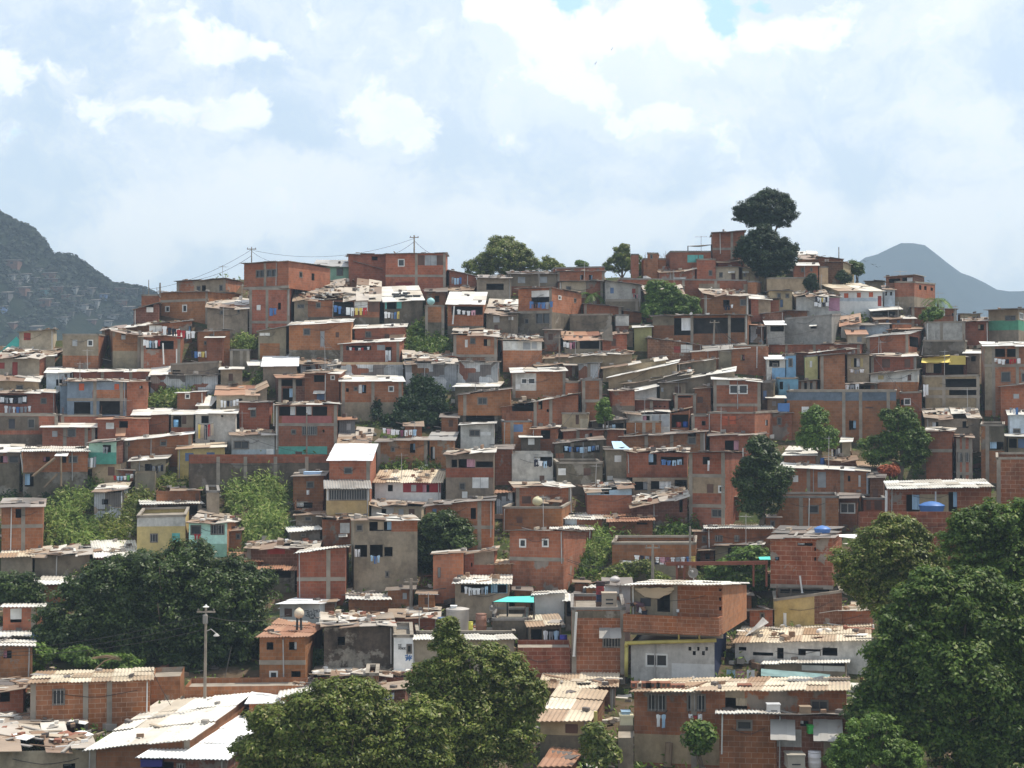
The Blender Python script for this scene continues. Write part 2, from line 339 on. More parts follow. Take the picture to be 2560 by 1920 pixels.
def panel(m, P, L, zb, tl, tr, mat, bands, ops, patches, uo, midx, thick=.14):
    top = lambda l: tl+(tr-tl)*l/L
    holes = []
    for (l0, z0, l1, z1, dep) in ops:
        l0 = max(l0, .06); l1 = min(l1, L-.06); z1 = min(z1, min(top(l0), top(l1))-.07); z0 = max(z0, zb+.03)
        if l1-l0 > .08 and z1-z0 > .08: holes.append((l0, z0, l1, z1, dep))
    pats = [(max(a, 0), b, min(c, L), d, k) for a, b, c, d, k in patches]
    xs = {0., L}; zs = {zb}
    for h in holes: xs |= {h[0], h[2]}; zs |= {h[1], h[3]}
    for p in pats: xs |= {p[0], p[2]}; zs |= {p[1], p[3]}
    for z, k in bands: zs.add(z)
    lo = min(tl, tr)-.03
    xs = sorted(x for x in xs if 0 <= x <= L); zs = sorted(z for z in zs if zb <= z < lo)
    def clean(a):
        o = [a[0]]
        for q in a[1:]:
            if q-o[-1] > .004: o.append(q)
        return o
    xs, zs = clean(xs), clean(zs)
    for i in range(len(xs)-1):
        a, b = xs[i], xs[i+1]
        for j in range(len(zs)):
            za = zs[j]; last = j == len(zs)-1
            zc0, zc1 = (top(a), top(b)) if last else (zs[j+1], zs[j+1])
            cx, cz = (a+b)/2, (za+min(zc0, zc1))/2
            if any(h[0] < cx < h[2] and h[1] < cz < h[3] for h in holes): continue
            k = mat
            for z, kk in bands:
                if cz < z: k = kk
            for p in pats:
                if p[0] < cx < p[2] and p[1] < cz < p[3]: k = p[4]
            m.face([P.pt(a, za), P.pt(b, za), P.pt(b, zc1), P.pt(a, zc0)], midx(k), [(a+uo, za), (b+uo, za), (b+uo, zc1), (a+uo, zc0)])
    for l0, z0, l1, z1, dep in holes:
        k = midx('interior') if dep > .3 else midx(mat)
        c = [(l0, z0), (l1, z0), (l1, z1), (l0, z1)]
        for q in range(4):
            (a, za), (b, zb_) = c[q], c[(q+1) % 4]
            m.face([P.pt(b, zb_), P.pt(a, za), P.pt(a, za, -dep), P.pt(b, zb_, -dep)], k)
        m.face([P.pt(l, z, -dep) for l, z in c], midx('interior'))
    return holes
def sheets(root, name, C4, key, ov=.28, seed=0, z_eave=None):
    """corrugated sheet roof over corner points C4 = front-left, front-right, back-left, back-right"""
    rr = random.Random(seed); m = M(); dm = M()
    fl, fr, bl, br = C4
    U = fr-fl; L = U.length; d = (bl-fl).length
    kind = key[0]; cor = 'c' in key; j = {'z': .015, 'w': .004, 't': .012, 'g': .015, 'k': .03, 'r': .03, 'o': .045, 'j': .07}[kind]
    near = fl.y < 112
    def S(a, b):
        a0, b0 = a/L, b/d
        return fl*(1-a0)*(1-b0)+fr*a0*(1-b0)+bl*(1-a0)*b0+br*a0*b0
    nx = max(1, round(L/(1.05 if not near else .9))); ny = max(1, min(3, round(d/2.4)))
    wob = 0 if kind == 'w' else j
    for iy in range(ny):
        for ix in range(nx):
            a0 = -.15+(L+.3)*ix/nx-.03; a1 = -.15+(L+.3)*(ix+1)/nx+.03
            b0 = -ov+(d+ov+.05)*iy/ny-(.08 if iy else rr.uniform(0, .25)*(kind not in 'wt')); b1 = -ov+(d+ov+.05)*(iy+1)/ny
            if kind in 'jo' and rr.random() < .05: continue
            dz = .02+.012*((ix+iy) % 2)-.03*iy*0+.03*iy
            nu = 12 if (near and (cor or kind in 'zgtr')) else 1
            cz = [dz+rr.gauss(0, wob)+ (rr.uniform(-.02, .02) if wob else 0) for _ in range(4)]
            if kind == 'j' and rr.random() < .25: cz = [c+rr.uniform(0, .12) for c in cz]
            amp = .022 if nu > 1 else 0
            top = []; 
            for i in range(nu+1):
                f = i/nu; a = a0+(a1-a0)*f; w = amp*(1 if i % 2 else -1)
                p0 = S(a, b0); p1 = S(a, b1)
                top.append((p0+Vector((0, 0, cz[0]*(1-f)+cz[1]*f+w)), p1+Vector((0, 0, cz[2]*(1-f)+cz[3]*f+w))))
            th = Vector((0, 0, -.03)); V = []; Fc = []
            for p0, p1 in top: V += [p0, p1, p0+th, p1+th]
            for i in range(nu):
                q = 4*i; Fc += [(q, q+4, q+5, q+1), (q+2, q+3, q+7, q+6), (q+2, q+6, q+4, q), (q+1, q+5, q+7, q+3)]
            e = 4*nu; Fc += [(0, 1, 3, 2), (e, e+2, e+3, e+1)]
            m.mesh(V, Fc)
    o = m.build(name, 'roof_'+kind, root)
    dens = {'z': .14, 'w': 0, 't': .1, 'g': .12, 'k': .35, 'r': .35, 'o': .5, 'j': 1.15}[kind]
    if '+' in key: dens += .7
    if '-' in key: dens = 0
    n = int(L*d*dens+rr.random())
    for _ in range(min(n, 160)):
        a, b = rr.uniform(0, L), rr.uniform(0, d)**1.0
        p = S(a, b)+Vector((0, 0, .06)); an = rr.uniform(0, math.pi); t = rr.random()
        ux = Vector((math.cos(an), math.sin(an), rr.gauss(0, .08))); uy = Vector((-math.sin(an), math.cos(an), rr.gauss(0, .05)-.1))
        if t < .38: sx, sy, sz = .30, .2, .15
        elif t < .68: sx, sy, sz = rr.uniform(.7, 2.2), rr.uniform(.06, .16), .05
        elif t < .9: sx, sy, sz = rr.uniform(.4, 1.3), rr.uniform(.3, .8), .03
        else: sx, sy, sz = rr.uniform(.15, .4), rr.uniform(.15, .35), rr.uniform(.12, .3)
        dm.box(p-ux*sx/2-uy*sy/2, ux*sx, uy*sy, Vector((0, 0, sz)))
    if dm.f: tag(dm.build('roof_weights', 'debris', o), kind='stuff')
    return o
HOUSES = []; HC = [0]; RECTS = []
NAMES = {'brick': 'brick_house', 'brickd': 'brick_house', 'brickp': 'brick_house', 'orange': 'brick_house', 'brickdark': 'brick_house', 'gray': 'concrete_house', 'grayd': 'concrete_house', 'cement': 'concrete_house', 'tin': 'tin_shack'}
def H(label, x0, yt, x1, yb, w='brick', r='z', ry=None, yr=None, s=None, sl=None, sw=None, sy=None, d=None, D=0., g=None, o='', so='', c='', b='', bands=(), name=None, cat='house', fl=False, auto=True, ov=None, group=None):
    HC[0] += 1; seed = HC[0]; rr = random.Random(seed*7)
    X0, X1, YT, YB = sx_(x0), sx_(x1), sy_(yt), sy_(yb); YR = sy_(yr) if yr is not None else YT
    G = sy_(g) if g is not None else YB
    RY = sy_(ry) if ry is not None else None
    RECTS.append((X0, X1, min(YT, YR, RY if RY is not None else 9e9), YB+10))
    Yb = Yof(G)+D-1.3+rr.uniform(-.12, .12)
    if d is None:
        lim = Yof(min(RY if RY is not None else 9e9, YT, YR))-Yof(YB)+.4
        if g is not None: lim = 5.
        d = max(2.2, min(6.5, lim))
        if s or sl: d = max(d, 3.2)
    if s: near_r = True; XS = sx_(s)
    elif sl: near_r = False; XS = sx_(sl)
    else:
        # each house is turned a little its own way, so a strip of one side wall shows
        near_r = rr.random() < (.72 if (X0+X1)/2 < 1280 else .28); j = min(rr.uniform(0, 13), .12*(X1-X0)) if auto and not fl else rr.uniform(0, 3)
        if near_r: XS = X1; X1 -= j
        else: XS = X0; X0 += j
    Xn = X1 if near_r else X0
    an = ray(Xn, G)[0]; ao = ray(X0 if near_r else X1, G)[0]; as_ = ray(XS, G)[0]
    Pn = Vector((an*Yb, Yb))
    for _ in range(20):
        # rotate until the far end of the side wall falls where it is seen
        best = None
        for k in range(-700, 701):
            th = k*.002; q = Pn+d*Vector((-math.sin(th), math.cos(th)))
            e = abs(q.x/q.y-as_)
            if best is None or e < best[0]: best = (e, th)
        if best[0]*F > 3 and d < 12: d *= 1.15
        else: break
        if abs(best[1]) < .62: break
    th = best[1]
    U = Vector((math.cos(th), math.sin(th))); V = Vector((-U.y, U.x))
    if near_r:
        L = (Pn.x-ao*Pn.y)/(U.x-ao*U.y); FL = Pn-U*L; FR = Pn
    else:
        L = (ao*Pn.y-Pn.x)/(U.x-ao*U.y); FL = Pn; FR = Pn+U*L
    if L < .3: raise ValueError('bad house '+label)
    PF = Plane(FL, U)
    ztl = ray(X0, YT)[1]*FL.y; ztr = ray(X1, YR)[1]*FR.y
    BL, BR = FL+V*d, FR+V*d
    if RY is not None:
        zm = ray((X0+X1)/2, RY)[1]*((BL.y+BR.y)/2); base = (ztl+ztr)/2
        rise = max(-1.2, min(d*.75, zm-base)); zbl, zbr = ztl+rise, ztr+rise
    else:
        rise = .02*d+.05; zbl, zbr = ztl+rise, ztr+rise
    if s and sy is not None:
        zs_ = ray(XS, sy_(sy))[1]*BR.y; k = zs_-zbr; zbr += k; zbl += k if RY is None else 0
    zg = ray(Xn, YB)[1]*Pn.y
    if fl: zbot = zg
    else: zbot = min([zg]+[zat(p.x, p.y) for p in (FL, FR)]) - .4
    root = empty(name or NAMES.get(w, 'painted_house'), (FL.x, FL.y, zbot), th)
    tag(root, label, cat, group)
    mats = []
    def midx(k):
        if k not in mats: mats.append(k)
        return mats.index(k)
    midx(w)
    def do(P, Lp, tl, tr, ops, mat, bnds):
        holes = []; pats = []; rest = []
        for (k, a, bb, e, f, extra) in ops:
            l0, z1 = P.lz(a, bb); l1, z0 = P.lz(e, f)
            if l0 > l1: l0, l1 = l1, l0
            if k == 'P': pats.append((l0, z0, l1, z1, extra)); continue
            if k in 'AK': rest.append((k, l0, z0, l1, z1, extra)); continue
            holes.append((l0, z0, l1, z1, 1.5 if k == 'x' else .2)); rest.append((k, l0, z0, l1, z1, extra))
        panel(m, P, Lp, zbot, tl, tr, mat, bnds, holes, pats, seed*.37, midx)
        top = lambda l: tl+(tr-tl)*l/Lp
        for (k, l0, z0, l1, z1, extra) in rest:
            if k not in 'AK':
                l0 = max(l0, .06); l1 = min(l1, Lp-.06); z1 = min(z1, min(top(l0), top(l1))-.07); z0 = max(z0, zbot+.03)
                if l1-l0 < .1 or z1-z0 < .1: continue
            def bx(mm, a, za, b_, zb_, o0, o1): mm.box(P.pt(a, za, o0), P.pt(b_, za, o0)-P.pt(a, za, o0), P.pt(a, za, o1)-P.pt(a, za, o0), Vector((0, 0, zb_-za)))
            if k == 'x' and l1-l0 < 1.5 and rr.random() < .4:       # a curtain half drawn
                cv = M(); w_ = (l1-l0)*rr.uniform(.3, .6); a_ = l0 if rr.random() < .5 else l1-w_; zq = z0+(z1-z0)*rr.uniform(0, .35)
                for q in range(6):
                    u0, u1 = a_+w_*q/6, a_+w_*(q+1)/6; o0, o1 = -.12-.05*(q % 2), -.12-.05*((q+1) % 2); cv.face([P.pt(u0, zq, o0), P.pt(u1, zq, o1), P.pt(u1, z1, o1), P.pt(u0, z1, o0)])
                cv.build('curtain', 'cloth_'+rr.choice('wwtlgp'), root)
            if k in 'wWb':
                fm = M(); t = .055
                for q in ((l0-.02, z0-.03, l1+.02, z0+t), (l0-.02, z1-t, l1+.02, z1+.03), (l0-.02, z0+t, l0+t, z1-t), (l1-t, z0+t, l1+.02, z1-t)): bx(fm, *q, -.10, .025)
                if l1-l0 > .7: 
                    for q in range(1, max(2, round((l1-l0)/.75))):
                        c_ = l0+(l1-l0)*q/max(2, round((l1-l0)/.75)); bx(fm, c_-.025, z0+t, c_+.025, z1-t, -.08, .012)
                wo = fm.build('window', 'frame_white' if k == 'W' else 'frame_grey', root)
                pm = M(); bx(pm, l0, z0, l1, z1, -.13, -.11); pm.build('pane', 'pane', wo)
                if k == 'b':
                    bm_ = M(); nb = max(3, round((l1-l0)/.16))
                    for q in range(1, nb):
                        c_ = l0+(l1-l0)*q/nb; bx(bm_, c_-.012, z0, c_+.012, z1, .03, .05)
                    bm_.build('grille', 'bar', wo)
            elif k[0] == 's':
                fm = M(); n_ = 2 if l1-l0 > .8 else 1
                for q in range(n_):
                    a, e = l0+(l1-l0)*q/n_+.01, l0+(l1-l0)*(q+1)/n_-.01; bx(fm, a, z0, e, z1, -.06, .01)
                    bx(fm, a+.08, z0+.08, e-.08, z1-.08, .01, .022)
                fm.build('shutter', 'shutter_'+k[1], root)
            elif k[0] == 'd':
                fm = M(); bx(fm, l0, z0, l1, z1, -.12, -.07); bx(fm, l0+.1, z0+.15, l1-.1, z0+(z1-z0)*.45, -.07, -.05); bx(fm, l0+.1, z0+(z1-z0)*.55, l1-.1, z1-.12, -.07, -.05)
                fm.build('door', 'shutter_'+k[1], root)
            elif k == 'A':
                fm = M(); n_ = max(2, round((l1-l0)/.3)); pr = min(1.0, .5+(z1-z0)*.5)
                for q in range(n_):
                    a, e = l0+(l1-l0)*q/n_, l0+(l1-l0)*(q+1)/n_; dz = .012*(q % 2)
                    fm.box(P.pt(a, z1+dz, .01), P.pt(e, z1+dz, .01)-P.pt(a, z1+dz, .01), P.pt(a, z0+dz, pr)-P.pt(a, z1+dz, .01), (0, 0, .02))
                fm.build('awning', 'roof_'+(extra or 'z'), root)
            elif k == 'K':
                fm = M(); pr = .9
                bx(fm, l0, z0, l1, z0+.12, .0, pr)
                for q in ((l0, l1, pr-.12, pr), (l0, l0+.12, .0, pr-.12), (l1-.12, l1, .0, pr-.12)):
                    fm.face([P.pt(q[0], z0+.12, q[3]), P.pt(q[1], z0+.12, q[3]), P.pt(q[1], z1, q[3]), P.pt(q[0], z1, q[3])], 0, [(q[0], z0), (q[1], z0), (q[1], z1), (q[0], z1)])
                    fm.face([P.pt(q[1], z0+.12, q[2]), P.pt(q[0], z0+.12, q[2]), P.pt(q[0], z1, q[2]), P.pt(q[1], z1, q[2])], 0)
                    fm.face([P.pt(q[0], z1, q[3]), P.pt(q[1], z1, q[3]), P.pt(q[1], z1, q[2]), P.pt(q[0], z1, q[2])], 0)
                    fm.face([P.pt(q[0], z0, q[3]), P.pt(q[0], z1, q[3]), P.pt(q[0], z1, q[2]), P.pt(q[0], z0, q[2])], 0)
                    fm.face([P.pt(q[1], z0, q[2]), P.pt(q[1], z1, q[2]), P.pt(q[1], z1, q[3]), P.pt(q[1], z0, q[3])], 0)
                fm.build('balcony', extra or w, root)
    m = M()
    bz = sorted([(PF.lz((X0+X1)/2, sy_(y))[1], k) for y, k in bands], reverse=True)
    do(PF, L, ztl, ztr, parse(o), w, bz)
    sdw = sw or w
    PR = Plane(FR, V); PL = Plane(BL, -V); PB = Plane(BR, -U)
    do(PR, d, ztr, zbr, parse(so) if s else [], sdw, bz if sdw == w else [])
    do(PL, d, zbl, ztl, parse(so) if sl else [], sdw, bz if sdw == w else [])
    do(PB, L, zbr, zbl, [], w, [])
    t3 = lambda p, z: Vector((p.x, p.y, z))
    if r is None or r[0] == 'f':
        e = 0 if r == 'f0' else .04
        m.face([t3(FL, ztl-.25), t3(FR, ztr-.25), t3(BR, zbr-.25), t3(BL, zbl-.25)], midx('concrete'))
    m.build('wall', mats, root)
    # exposed concrete frame
    cols = [sx_(float(q)) for q in c.split()]
    if not cols and auto and w in ('brick', 'brickp', 'brickd') and L > 3 and rr.random() < .5: cols = [X0+2, X1-2]+([(X0+X1)/2] if L > 6 else [])
    for q in cols:
        l = PF.lz(q, (YT+YB)/2)[0]; l = min(max(l, .13), L-.13); cm = M(); zt = ztl+(ztr-ztl)*l/L-.02
        cm.box(PF.pt(l-.12, zbot, -.05), PF.pt(l+.12, zbot)-PF.pt(l-.12, zbot), PF.pt(0, 0, .075)-PF.pt(0, 0, 0), (0, 0, zt-zbot)); cm.build('column', 'concrete', root)
    for q in b.split():
        z = PF.lz((X0+X1)/2, sy_(float(q)))[1]; cm = M()
        cm.box(PF.pt(-.02, z-.1, -.05), PF.pt(L+.02, z)-PF.pt(-.02, z), PF.pt(0, 0, .085)-PF.pt(0, 0, 0), (0, 0, .22)); cm.build('beam', 'concrete', root)
    ro = None
    if r and r[0] == 'f':
        cm = M(); h = .14
        if r != 'f0':
            for (A, zA, Bp, zB) in ((FL, ztl, FR, ztr), (FR, ztr, BR, zbr), (BR, zbr, BL, zbl), (BL, zbl, FL, ztl)):
                dv = (Bp-A).normalized(); nv = Vector((dv.y, -dv.x))*.04
                a0 = A+nv-dv*.04; b0 = Bp+nv+dv*.04; iw = -nv*4.5
                Q = [t3(a0, zA-.02), t3(b0, zB-.02), t3(b0+iw, zB-.02), t3(a0+iw, zA-.02)]; Q += [v+Vector((0, 0, h)) for v in Q]
                cm.mesh(Q, [(3, 2, 1, 0), (4, 5, 6, 7), (0, 1, 5, 4), (1, 2, 6, 5), (2, 3, 7, 6), (3, 0, 4, 7)])
            ro = cm.build('parapet', 'concrete' if rr.random() < .6 else 'concrete_dark', root)
    elif r:
        up = Vector((0, 0, .03))
        ro = sheets(root, 'roof', [t3(FL, ztl)+up, t3(FR, ztr)+up, t3(BL, zbl)+up, t3(BR, zbr)+up], r, ov=(.3 if ov is None else ov), seed=seed)
    # pipes, cables and starter rods of a house still being built
    if L > 1.8 and rr.random() < .42:
        pm = M(); l = rr.choice([.12, L-.12, L*rr.uniform(.2, .8)]); zt = ztl+(ztr-ztl)*l/L-.05; zl = max(zbot+.3, zt-rr.uniform(1.6, 3.2))
        pm.tube([PF.pt(l, zt, -.02), PF.pt(l, zt-.06, .07), PF.pt(l+rr.uniform(-.05, .05), zl, .07)], .035, n=6); pm.build('downpipe', rr.choice(['frame_white', 'bar', 'bar']), root)
    if L > 2.2 and rr.random() < .4:
        pm = M(); za = ztl-rr.uniform(.25, .6); a_ = rr.uniform(.1, .35)*L; b_ = rr.uniform(.6, .97)*L; n_ = 7
        pm.tube([PF.pt(a_+(b_-a_)*t/n_, za+(ztr-ztl)*t/n_-.25*math.sin(math.pi*t/n_)+rr.uniform(-.02, .02), .05) for t in range(n_+1)], .014, n=4); pm.build('cable', 'wire', root)
    if r and r[0] == 'f' and name is None and rr.random() < .6:
        for P2 in (FL+U*.12+V*.12, FR-U*.12+V*.12, BR-U*.15-V*.15):
            pm = M(); zq = ztl if P2 is not BR else zbr
            for q in range(4): bp = t3(P2, zq+.05)+Vector((.07*(q % 2), .07*(q//2), 0)); pm.tube([bp, bp+Vector((rr.gauss(0, .05), rr.gauss(0, .05), rr.uniform(.35, .8)))], .012, n=4)
            pm.build('rebar', 'frame_brown', root)
    h = dict(root=root, PF=PF, PR=PR, L=L, d=d, Y=FL.y, th=th, zt=(ztl+ztr)/2, zb=(zbl+zbr)/2, zbot=zbot, FL=FL, U=U, V=V, label=label, ztl=ztl, ztr=ztr)
    HOUSES.append(h); return h

# ------------------------------------------------------------------ washing on lines
def garment(m, P, l, z, wd, h, out, kind, rr):
    nx, nz = 5, 6; V = []; ph = rr.uniform(0, 6)
    for i in range(nx):
        for k in range(nz):
            u, v = i/(nx-1), k/(nz-1); w_ = 1.0
            if kind == 'shirt' and v < .3: w_ = 1.35
            if kind == 'trousers': w_ = 1-.1*v
            x = (u-.5)*wd*w_
            V.append(P.pt(l+x, z-v*h-(abs(u-.5)*.12*h if kind == 'shirt' and v < .25 else 0), out+.05*math.sin(u*7+ph+v*1.5)*(.3+v)))
    fs = []
    for i in range(nx-1):
        for k in range(nz-1):
            if kind == 'trousers' and i in (1, 2) and k >= 2 and False: continue
            fs.append((i*nz+k, i*nz+k+1, (i+1)*nz+k+1, (i+1)*nz+k))
    if kind == 'trousers': fs = [f for f in fs if not (f[0]//nz == 2 and f[0] % nz >= 2)]
    off = P.pt(0, 0, .012)-P.pt(0, 0, 0)
    n = len(V); m.mesh(V+[v-off for v in V], fs+[tuple(n+q for q in f[::-1]) for f in fs])
LINES = [0]
def L(where, x0, y0, x1, y1, cols, h, host=None, out=.45, cat='laundry'):
    """one clothes line with its garments; where says what the line stands by"""
    hs = host or HOUSES[-1]; P = hs['PF']; LINES[0] += 1; rr = random.Random(LINES[0]*13)
    l0, z0 = P.lz(sx_(x0), sy_(y0)); l1, z1 = P.lz(sx_(x1), sy_(y1))
    cm = M(); pts = [P.pt(l0+(l1-l0)*t, z0+(z1-z0)*t-.12*math.sin(math.pi*t), out) for t in np.linspace(0, 1, 9)]
    cm.tube(pts, .012, n=4)
    for q in (0, -1): cm.tube([pts[q], pts[q]+Vector((P.N.x, P.N.y, 0))*(-out)], .014, n=4)
    tag(cm.build('clothesline', 'wire'), 'thin washing line strung '+where, 'clothesline')
    n = len(cols); step = (l1-l0)/n; hh = h/TS/F*hs['Y']
    kinds = []
    for i, k in enumerate(cols):
        kd = rr.choice(['shirt', 'shirt', 'towel', 'trousers']); kinds.append((CLN[k], kd))
    for i, k in enumerate(cols):
        col, kd = kinds[i]; gm = M(); t = (i+.5)/n
        garment(gm, P, l0+step*(i+.5), z0+(z1-z0)*t-.12*math.sin(math.pi*t), step*rr.uniform(.72, .98)/(1.3 if kd == 'shirt' else 1), hh*rr.uniform(.8, 1.15), out, kd, rr)
        go = gm.build(kd, 'cloth_'+k)
        same = [q for q in range(n) if kinds[q] == kinds[i]]; j = same.index(i)
        od = ['leftmost ', 'second ', 'third ', 'fourth ', 'fifth ', 'sixth ', 'seventh ', 'eighth '][min(j, 7)] if len(same) > 1 else ''
        tag(go, f"{od}{col} {kd} {'from left ' if j and od else ''}hanging {where}", 'garment', 'washing on the line '+where)

# ------------------------------------------------------------------ small things
def tank(label, px, pyb, wpx, hpx, col, host=None, back=1.0, kind='barrel', Y=None, stand=0, name='water_tank', cat='water tank'):
    Yq = Y if Y is not None else (host or HOUSES[-1])['Y']+back
    c = at(sx_(px), sy_(pyb), Yq); sc_ = Yq/F/TS; r = wpx*sc_/2; h = hpx*sc_
    root = empty(name, c); tag(root, label, cat)
    m = M(); lid = M()
    if stand:
        sm = M(); hs = stand*sc_
        for q in range(4):
            an = math.pi/4+q*math.pi/2; p = Vector((math.cos(an), math.sin(an), 0))*r*.6
            sm.tube([c+p+Vector((0, 0, -.1)), c+p*.8+Vector((0, 0, hs+.15))], .05)
        sm.build('stand', 'bar_dark', root); c = c+Vector((0, 0, hs))
    if kind == 'ball':
        m.lathe(c, [(r*math.sin(a), h/2-h/2*math.cos(a)) for a in np.linspace(.05, math.pi-.05, 13)], 20)
        lid.lathe(c+Vector((0, 0, h*.97)), [(r*.3, 0), (r*.28, h*.06), (0.02, h*.08)], 12)
    elif kind == 'cone':
        m.lathe(c, [(r*.82, 0), (r*.9, h*.3), (r*1.0, h*.62), (r*1.02, h*.66)], 24)
        lid.lathe(c+Vector((0, 0, h*.665)), [(r*1.06, 0), (r*1.0, h*.06), (r*.6, h*.24), (r*.2, h*.32), (.02, h*.335)], 24)
    elif kind == 'cyl':
        m.lathe(c, [(r*.97, 0), (r, h*.08), (r, h*.9), (r*1.03, h*.92), (r*1.03, h*.95)], 28)
        lid.lathe(c+Vector((0, 0, h*.95)), [(r*1.05, 0), (r*1.02, h*.04), (r*.5, h*.09), (.02, h*.1)], 28)
    else:
        m.lathe(c, [(r*.9, 0), (r, h*.1), (r, h*.3), (r*1.04, h*.33), (r, h*.36), (r, h*.62), (r*1.04, h*.65), (r, h*.68), (r*.97, h*.94)], 18)
        lid.lathe(c+Vector((0, 0, h*.94)), [(r, 0), (r, h*.06), (.02, h*.06)], 18)
    mat = 'plastic_%02d' % (abs(hash(str(col))) % 97)
    key = 'plastic_'+'_'.join('%d' % (q*100) for q in col); plain(key, col, .45, var=0, dirt=.2)
    m.build('body', key, root, smooth=True); lid.build('lid', key, root, smooth=True)
def pole(label, px, pyt, pyb, Y=None, D=0., wpx=None, arms=0, mat='pole_wood', name='utility_pole', cat='pole', r=.09, lamp=False, px2=None):
    Yq = (Y if Y is not None else Yof(sy_(pyb)))+D
    a, b_ = at(sx_(px2 if px2 is not None else px), sy_(pyb), Yq), at(sx_(px), sy_(pyt), Yq)
    root = empty(name, a); tag(root, label, cat)
    m = M(); m.tube([a-Vector((0, 0, .6)), b_], r, r*.7, 8); m.build('shaft', mat, root)
    for q in range(arms):
        am = M(); z = b_-Vector((0, 0, .2+q*.7)); am.box(z+Vector((-.42, -.05, -.04)), (.84, 0, 0), (0, .1, 0), (0, 0, .07))
        ao = am.build('crossarm', mat, root)
        for xx in (-.36, 0, .36): im = M(); im.lathe(z+Vector((xx, 0, .03)), [(.02, 0), (.04, .04), (.028, .06), (.04, .09), (.015, .11)], 8); im.build('insulator', 'frame_grey', ao)
    if lamp:
        lm = M(); z = b_-Vector((0, 0, 1.1)); lm.tube([z, z+Vector((.25, -.1, .12)), z+Vector((.5, -.2, -.05))], .022)
        lm.lathe(z+Vector((.52, -.2, -.2)), [(.03, .15), (.08, .1), (.15, .03), (.14, 0)], 12); lm.build('lamp_arm', 'bar', root)
        tm = M(); tm.lathe(z+Vector((-.02, -.06, .35)), [(.1, 0), (.12, .05), (.12, .4), (.08, .44)], 12); tm.build('transformer', 'concrete_dark', root)
        cm = M(); cm.lathe(b_, [(.12, 0), (.16, .03), (.06, .08), (.03, .14)], 10); cm.build('cap', 'frame_white', root)
    return b_
def wire(label, pts, sag=.5, r=.016):
    """pts: world points"""
    m = M()
    for a, b_ in zip(pts[:-1], pts[1:]):
        n = 14; m.tube([a.lerp(b_, t)-Vector((0, 0, sag*4*t*(1-t))) for t in np.linspace(0, 1, n+1)], r, n=4)
    tag(m.build('overhead_wire', 'wire'), label, 'wire')
def post(label, x0, y0, x1, y1, host=None, out=.4, r=.05, mat='frame_white', name='post', cat='post', Y=None):
    if Y is None:
        P = (host or HOUSES[-1])['PF']; a, b_ = P.px(sx_(x0), sy_(y0), out), P.px(sx_(x1), sy_(y1), out)
    else: a, b_ = at(sx_(x0), sy_(y0), Y), at(sx_(x1), sy_(y1), Y)
    m = M(); m.tube([a, b_], r, n=8); m.box(b_-Vector((r*1.2, r*1.2, .02)), (r*2.4, 0, 0), (0, r*2.4, 0), (0, 0, .04))
    return tag(m.build(name, mat), label, cat)
def dish(label, px, py, dpx, host=None, back=-.3, Y=None, col='frame_grey', face=(-.35, -1, .35)):
    Yq = Y if Y is not None else (host or HOUSES[-1])['Y']+back
    c = at(sx_(px), sy_(py), Yq); r = dpx/TS/F*Yq/2
    n = Vector(face).normalized(); a = n.orthogonal().normalized(); b_ = n.cross(a)
    root = empty('satellite_dish', c-Vector((0, 0, r*1.5))); tag(root, label, 'satellite dish')
    V = []; K = 20
    for k, rr in enumerate((0.02, .35, .7, 1.0)): V += [c+(a*math.cos(2*math.pi*j/K)+b_*math.sin(2*math.pi*j/K))*rr*r+n*(rr*rr*.28*r) for j in range(K)]
    fs = [(i*K+j, i*K+(j+1) % K, (i+1)*K+(j+1) % K, (i+1)*K+j) for i in range(3) for j in range(K)]
    m = M(); m.mesh(V, fs); m.mesh([v-n*.02 for v in V], [f[::-1] for f in fs]); m.build('reflector', col, root, smooth=True)
    sm = M(); sm.tube([c-n*.03, c-n*.25*r-Vector((0, 0, r*.5)), c-n*.25*r-Vector((0, 0, r*1.6))], .03); sm.build('mast', 'bar', root)
    am = M(); am.tube([c-b_*r*.95, c+n*r*.75], .012); am.lathe(c+n*r*.72, [(.04, 0), (.05, .05), (.03, .1)], 8); am.build('feed_arm', 'bar', root)
def antenna(label, px, pyt, pyb, host=None, back=1.2, Y=None):
    Yq = Y if Y is not None else (host or HOUSES[-1])['Y']+back
    a, b_ = at(sx_(px), sy_(pyb), Yq), at(sx_(px), sy_(pyt), Yq)
    root = empty('antenna', a); tag(root, label, 'antenna')
    m = M(); m.tube([a-Vector((0, 0, .3)), b_], .022, n=5); m.build('mast', 'bar', root)
    am = M(); z = b_-Vector((0, 0, .12)); am.tube([z+Vector((-.6, .1, 0)), z+Vector((.6, -.1, 0))], .015, n=5)
    for q in np.linspace(-.5, .5, 6): am.tube([z+Vector((q, -q*.17-.28, 0)), z+Vector((q, -q*.17+.28, 0))], .01, n=4)
    am.build('elements', 'bar', root)
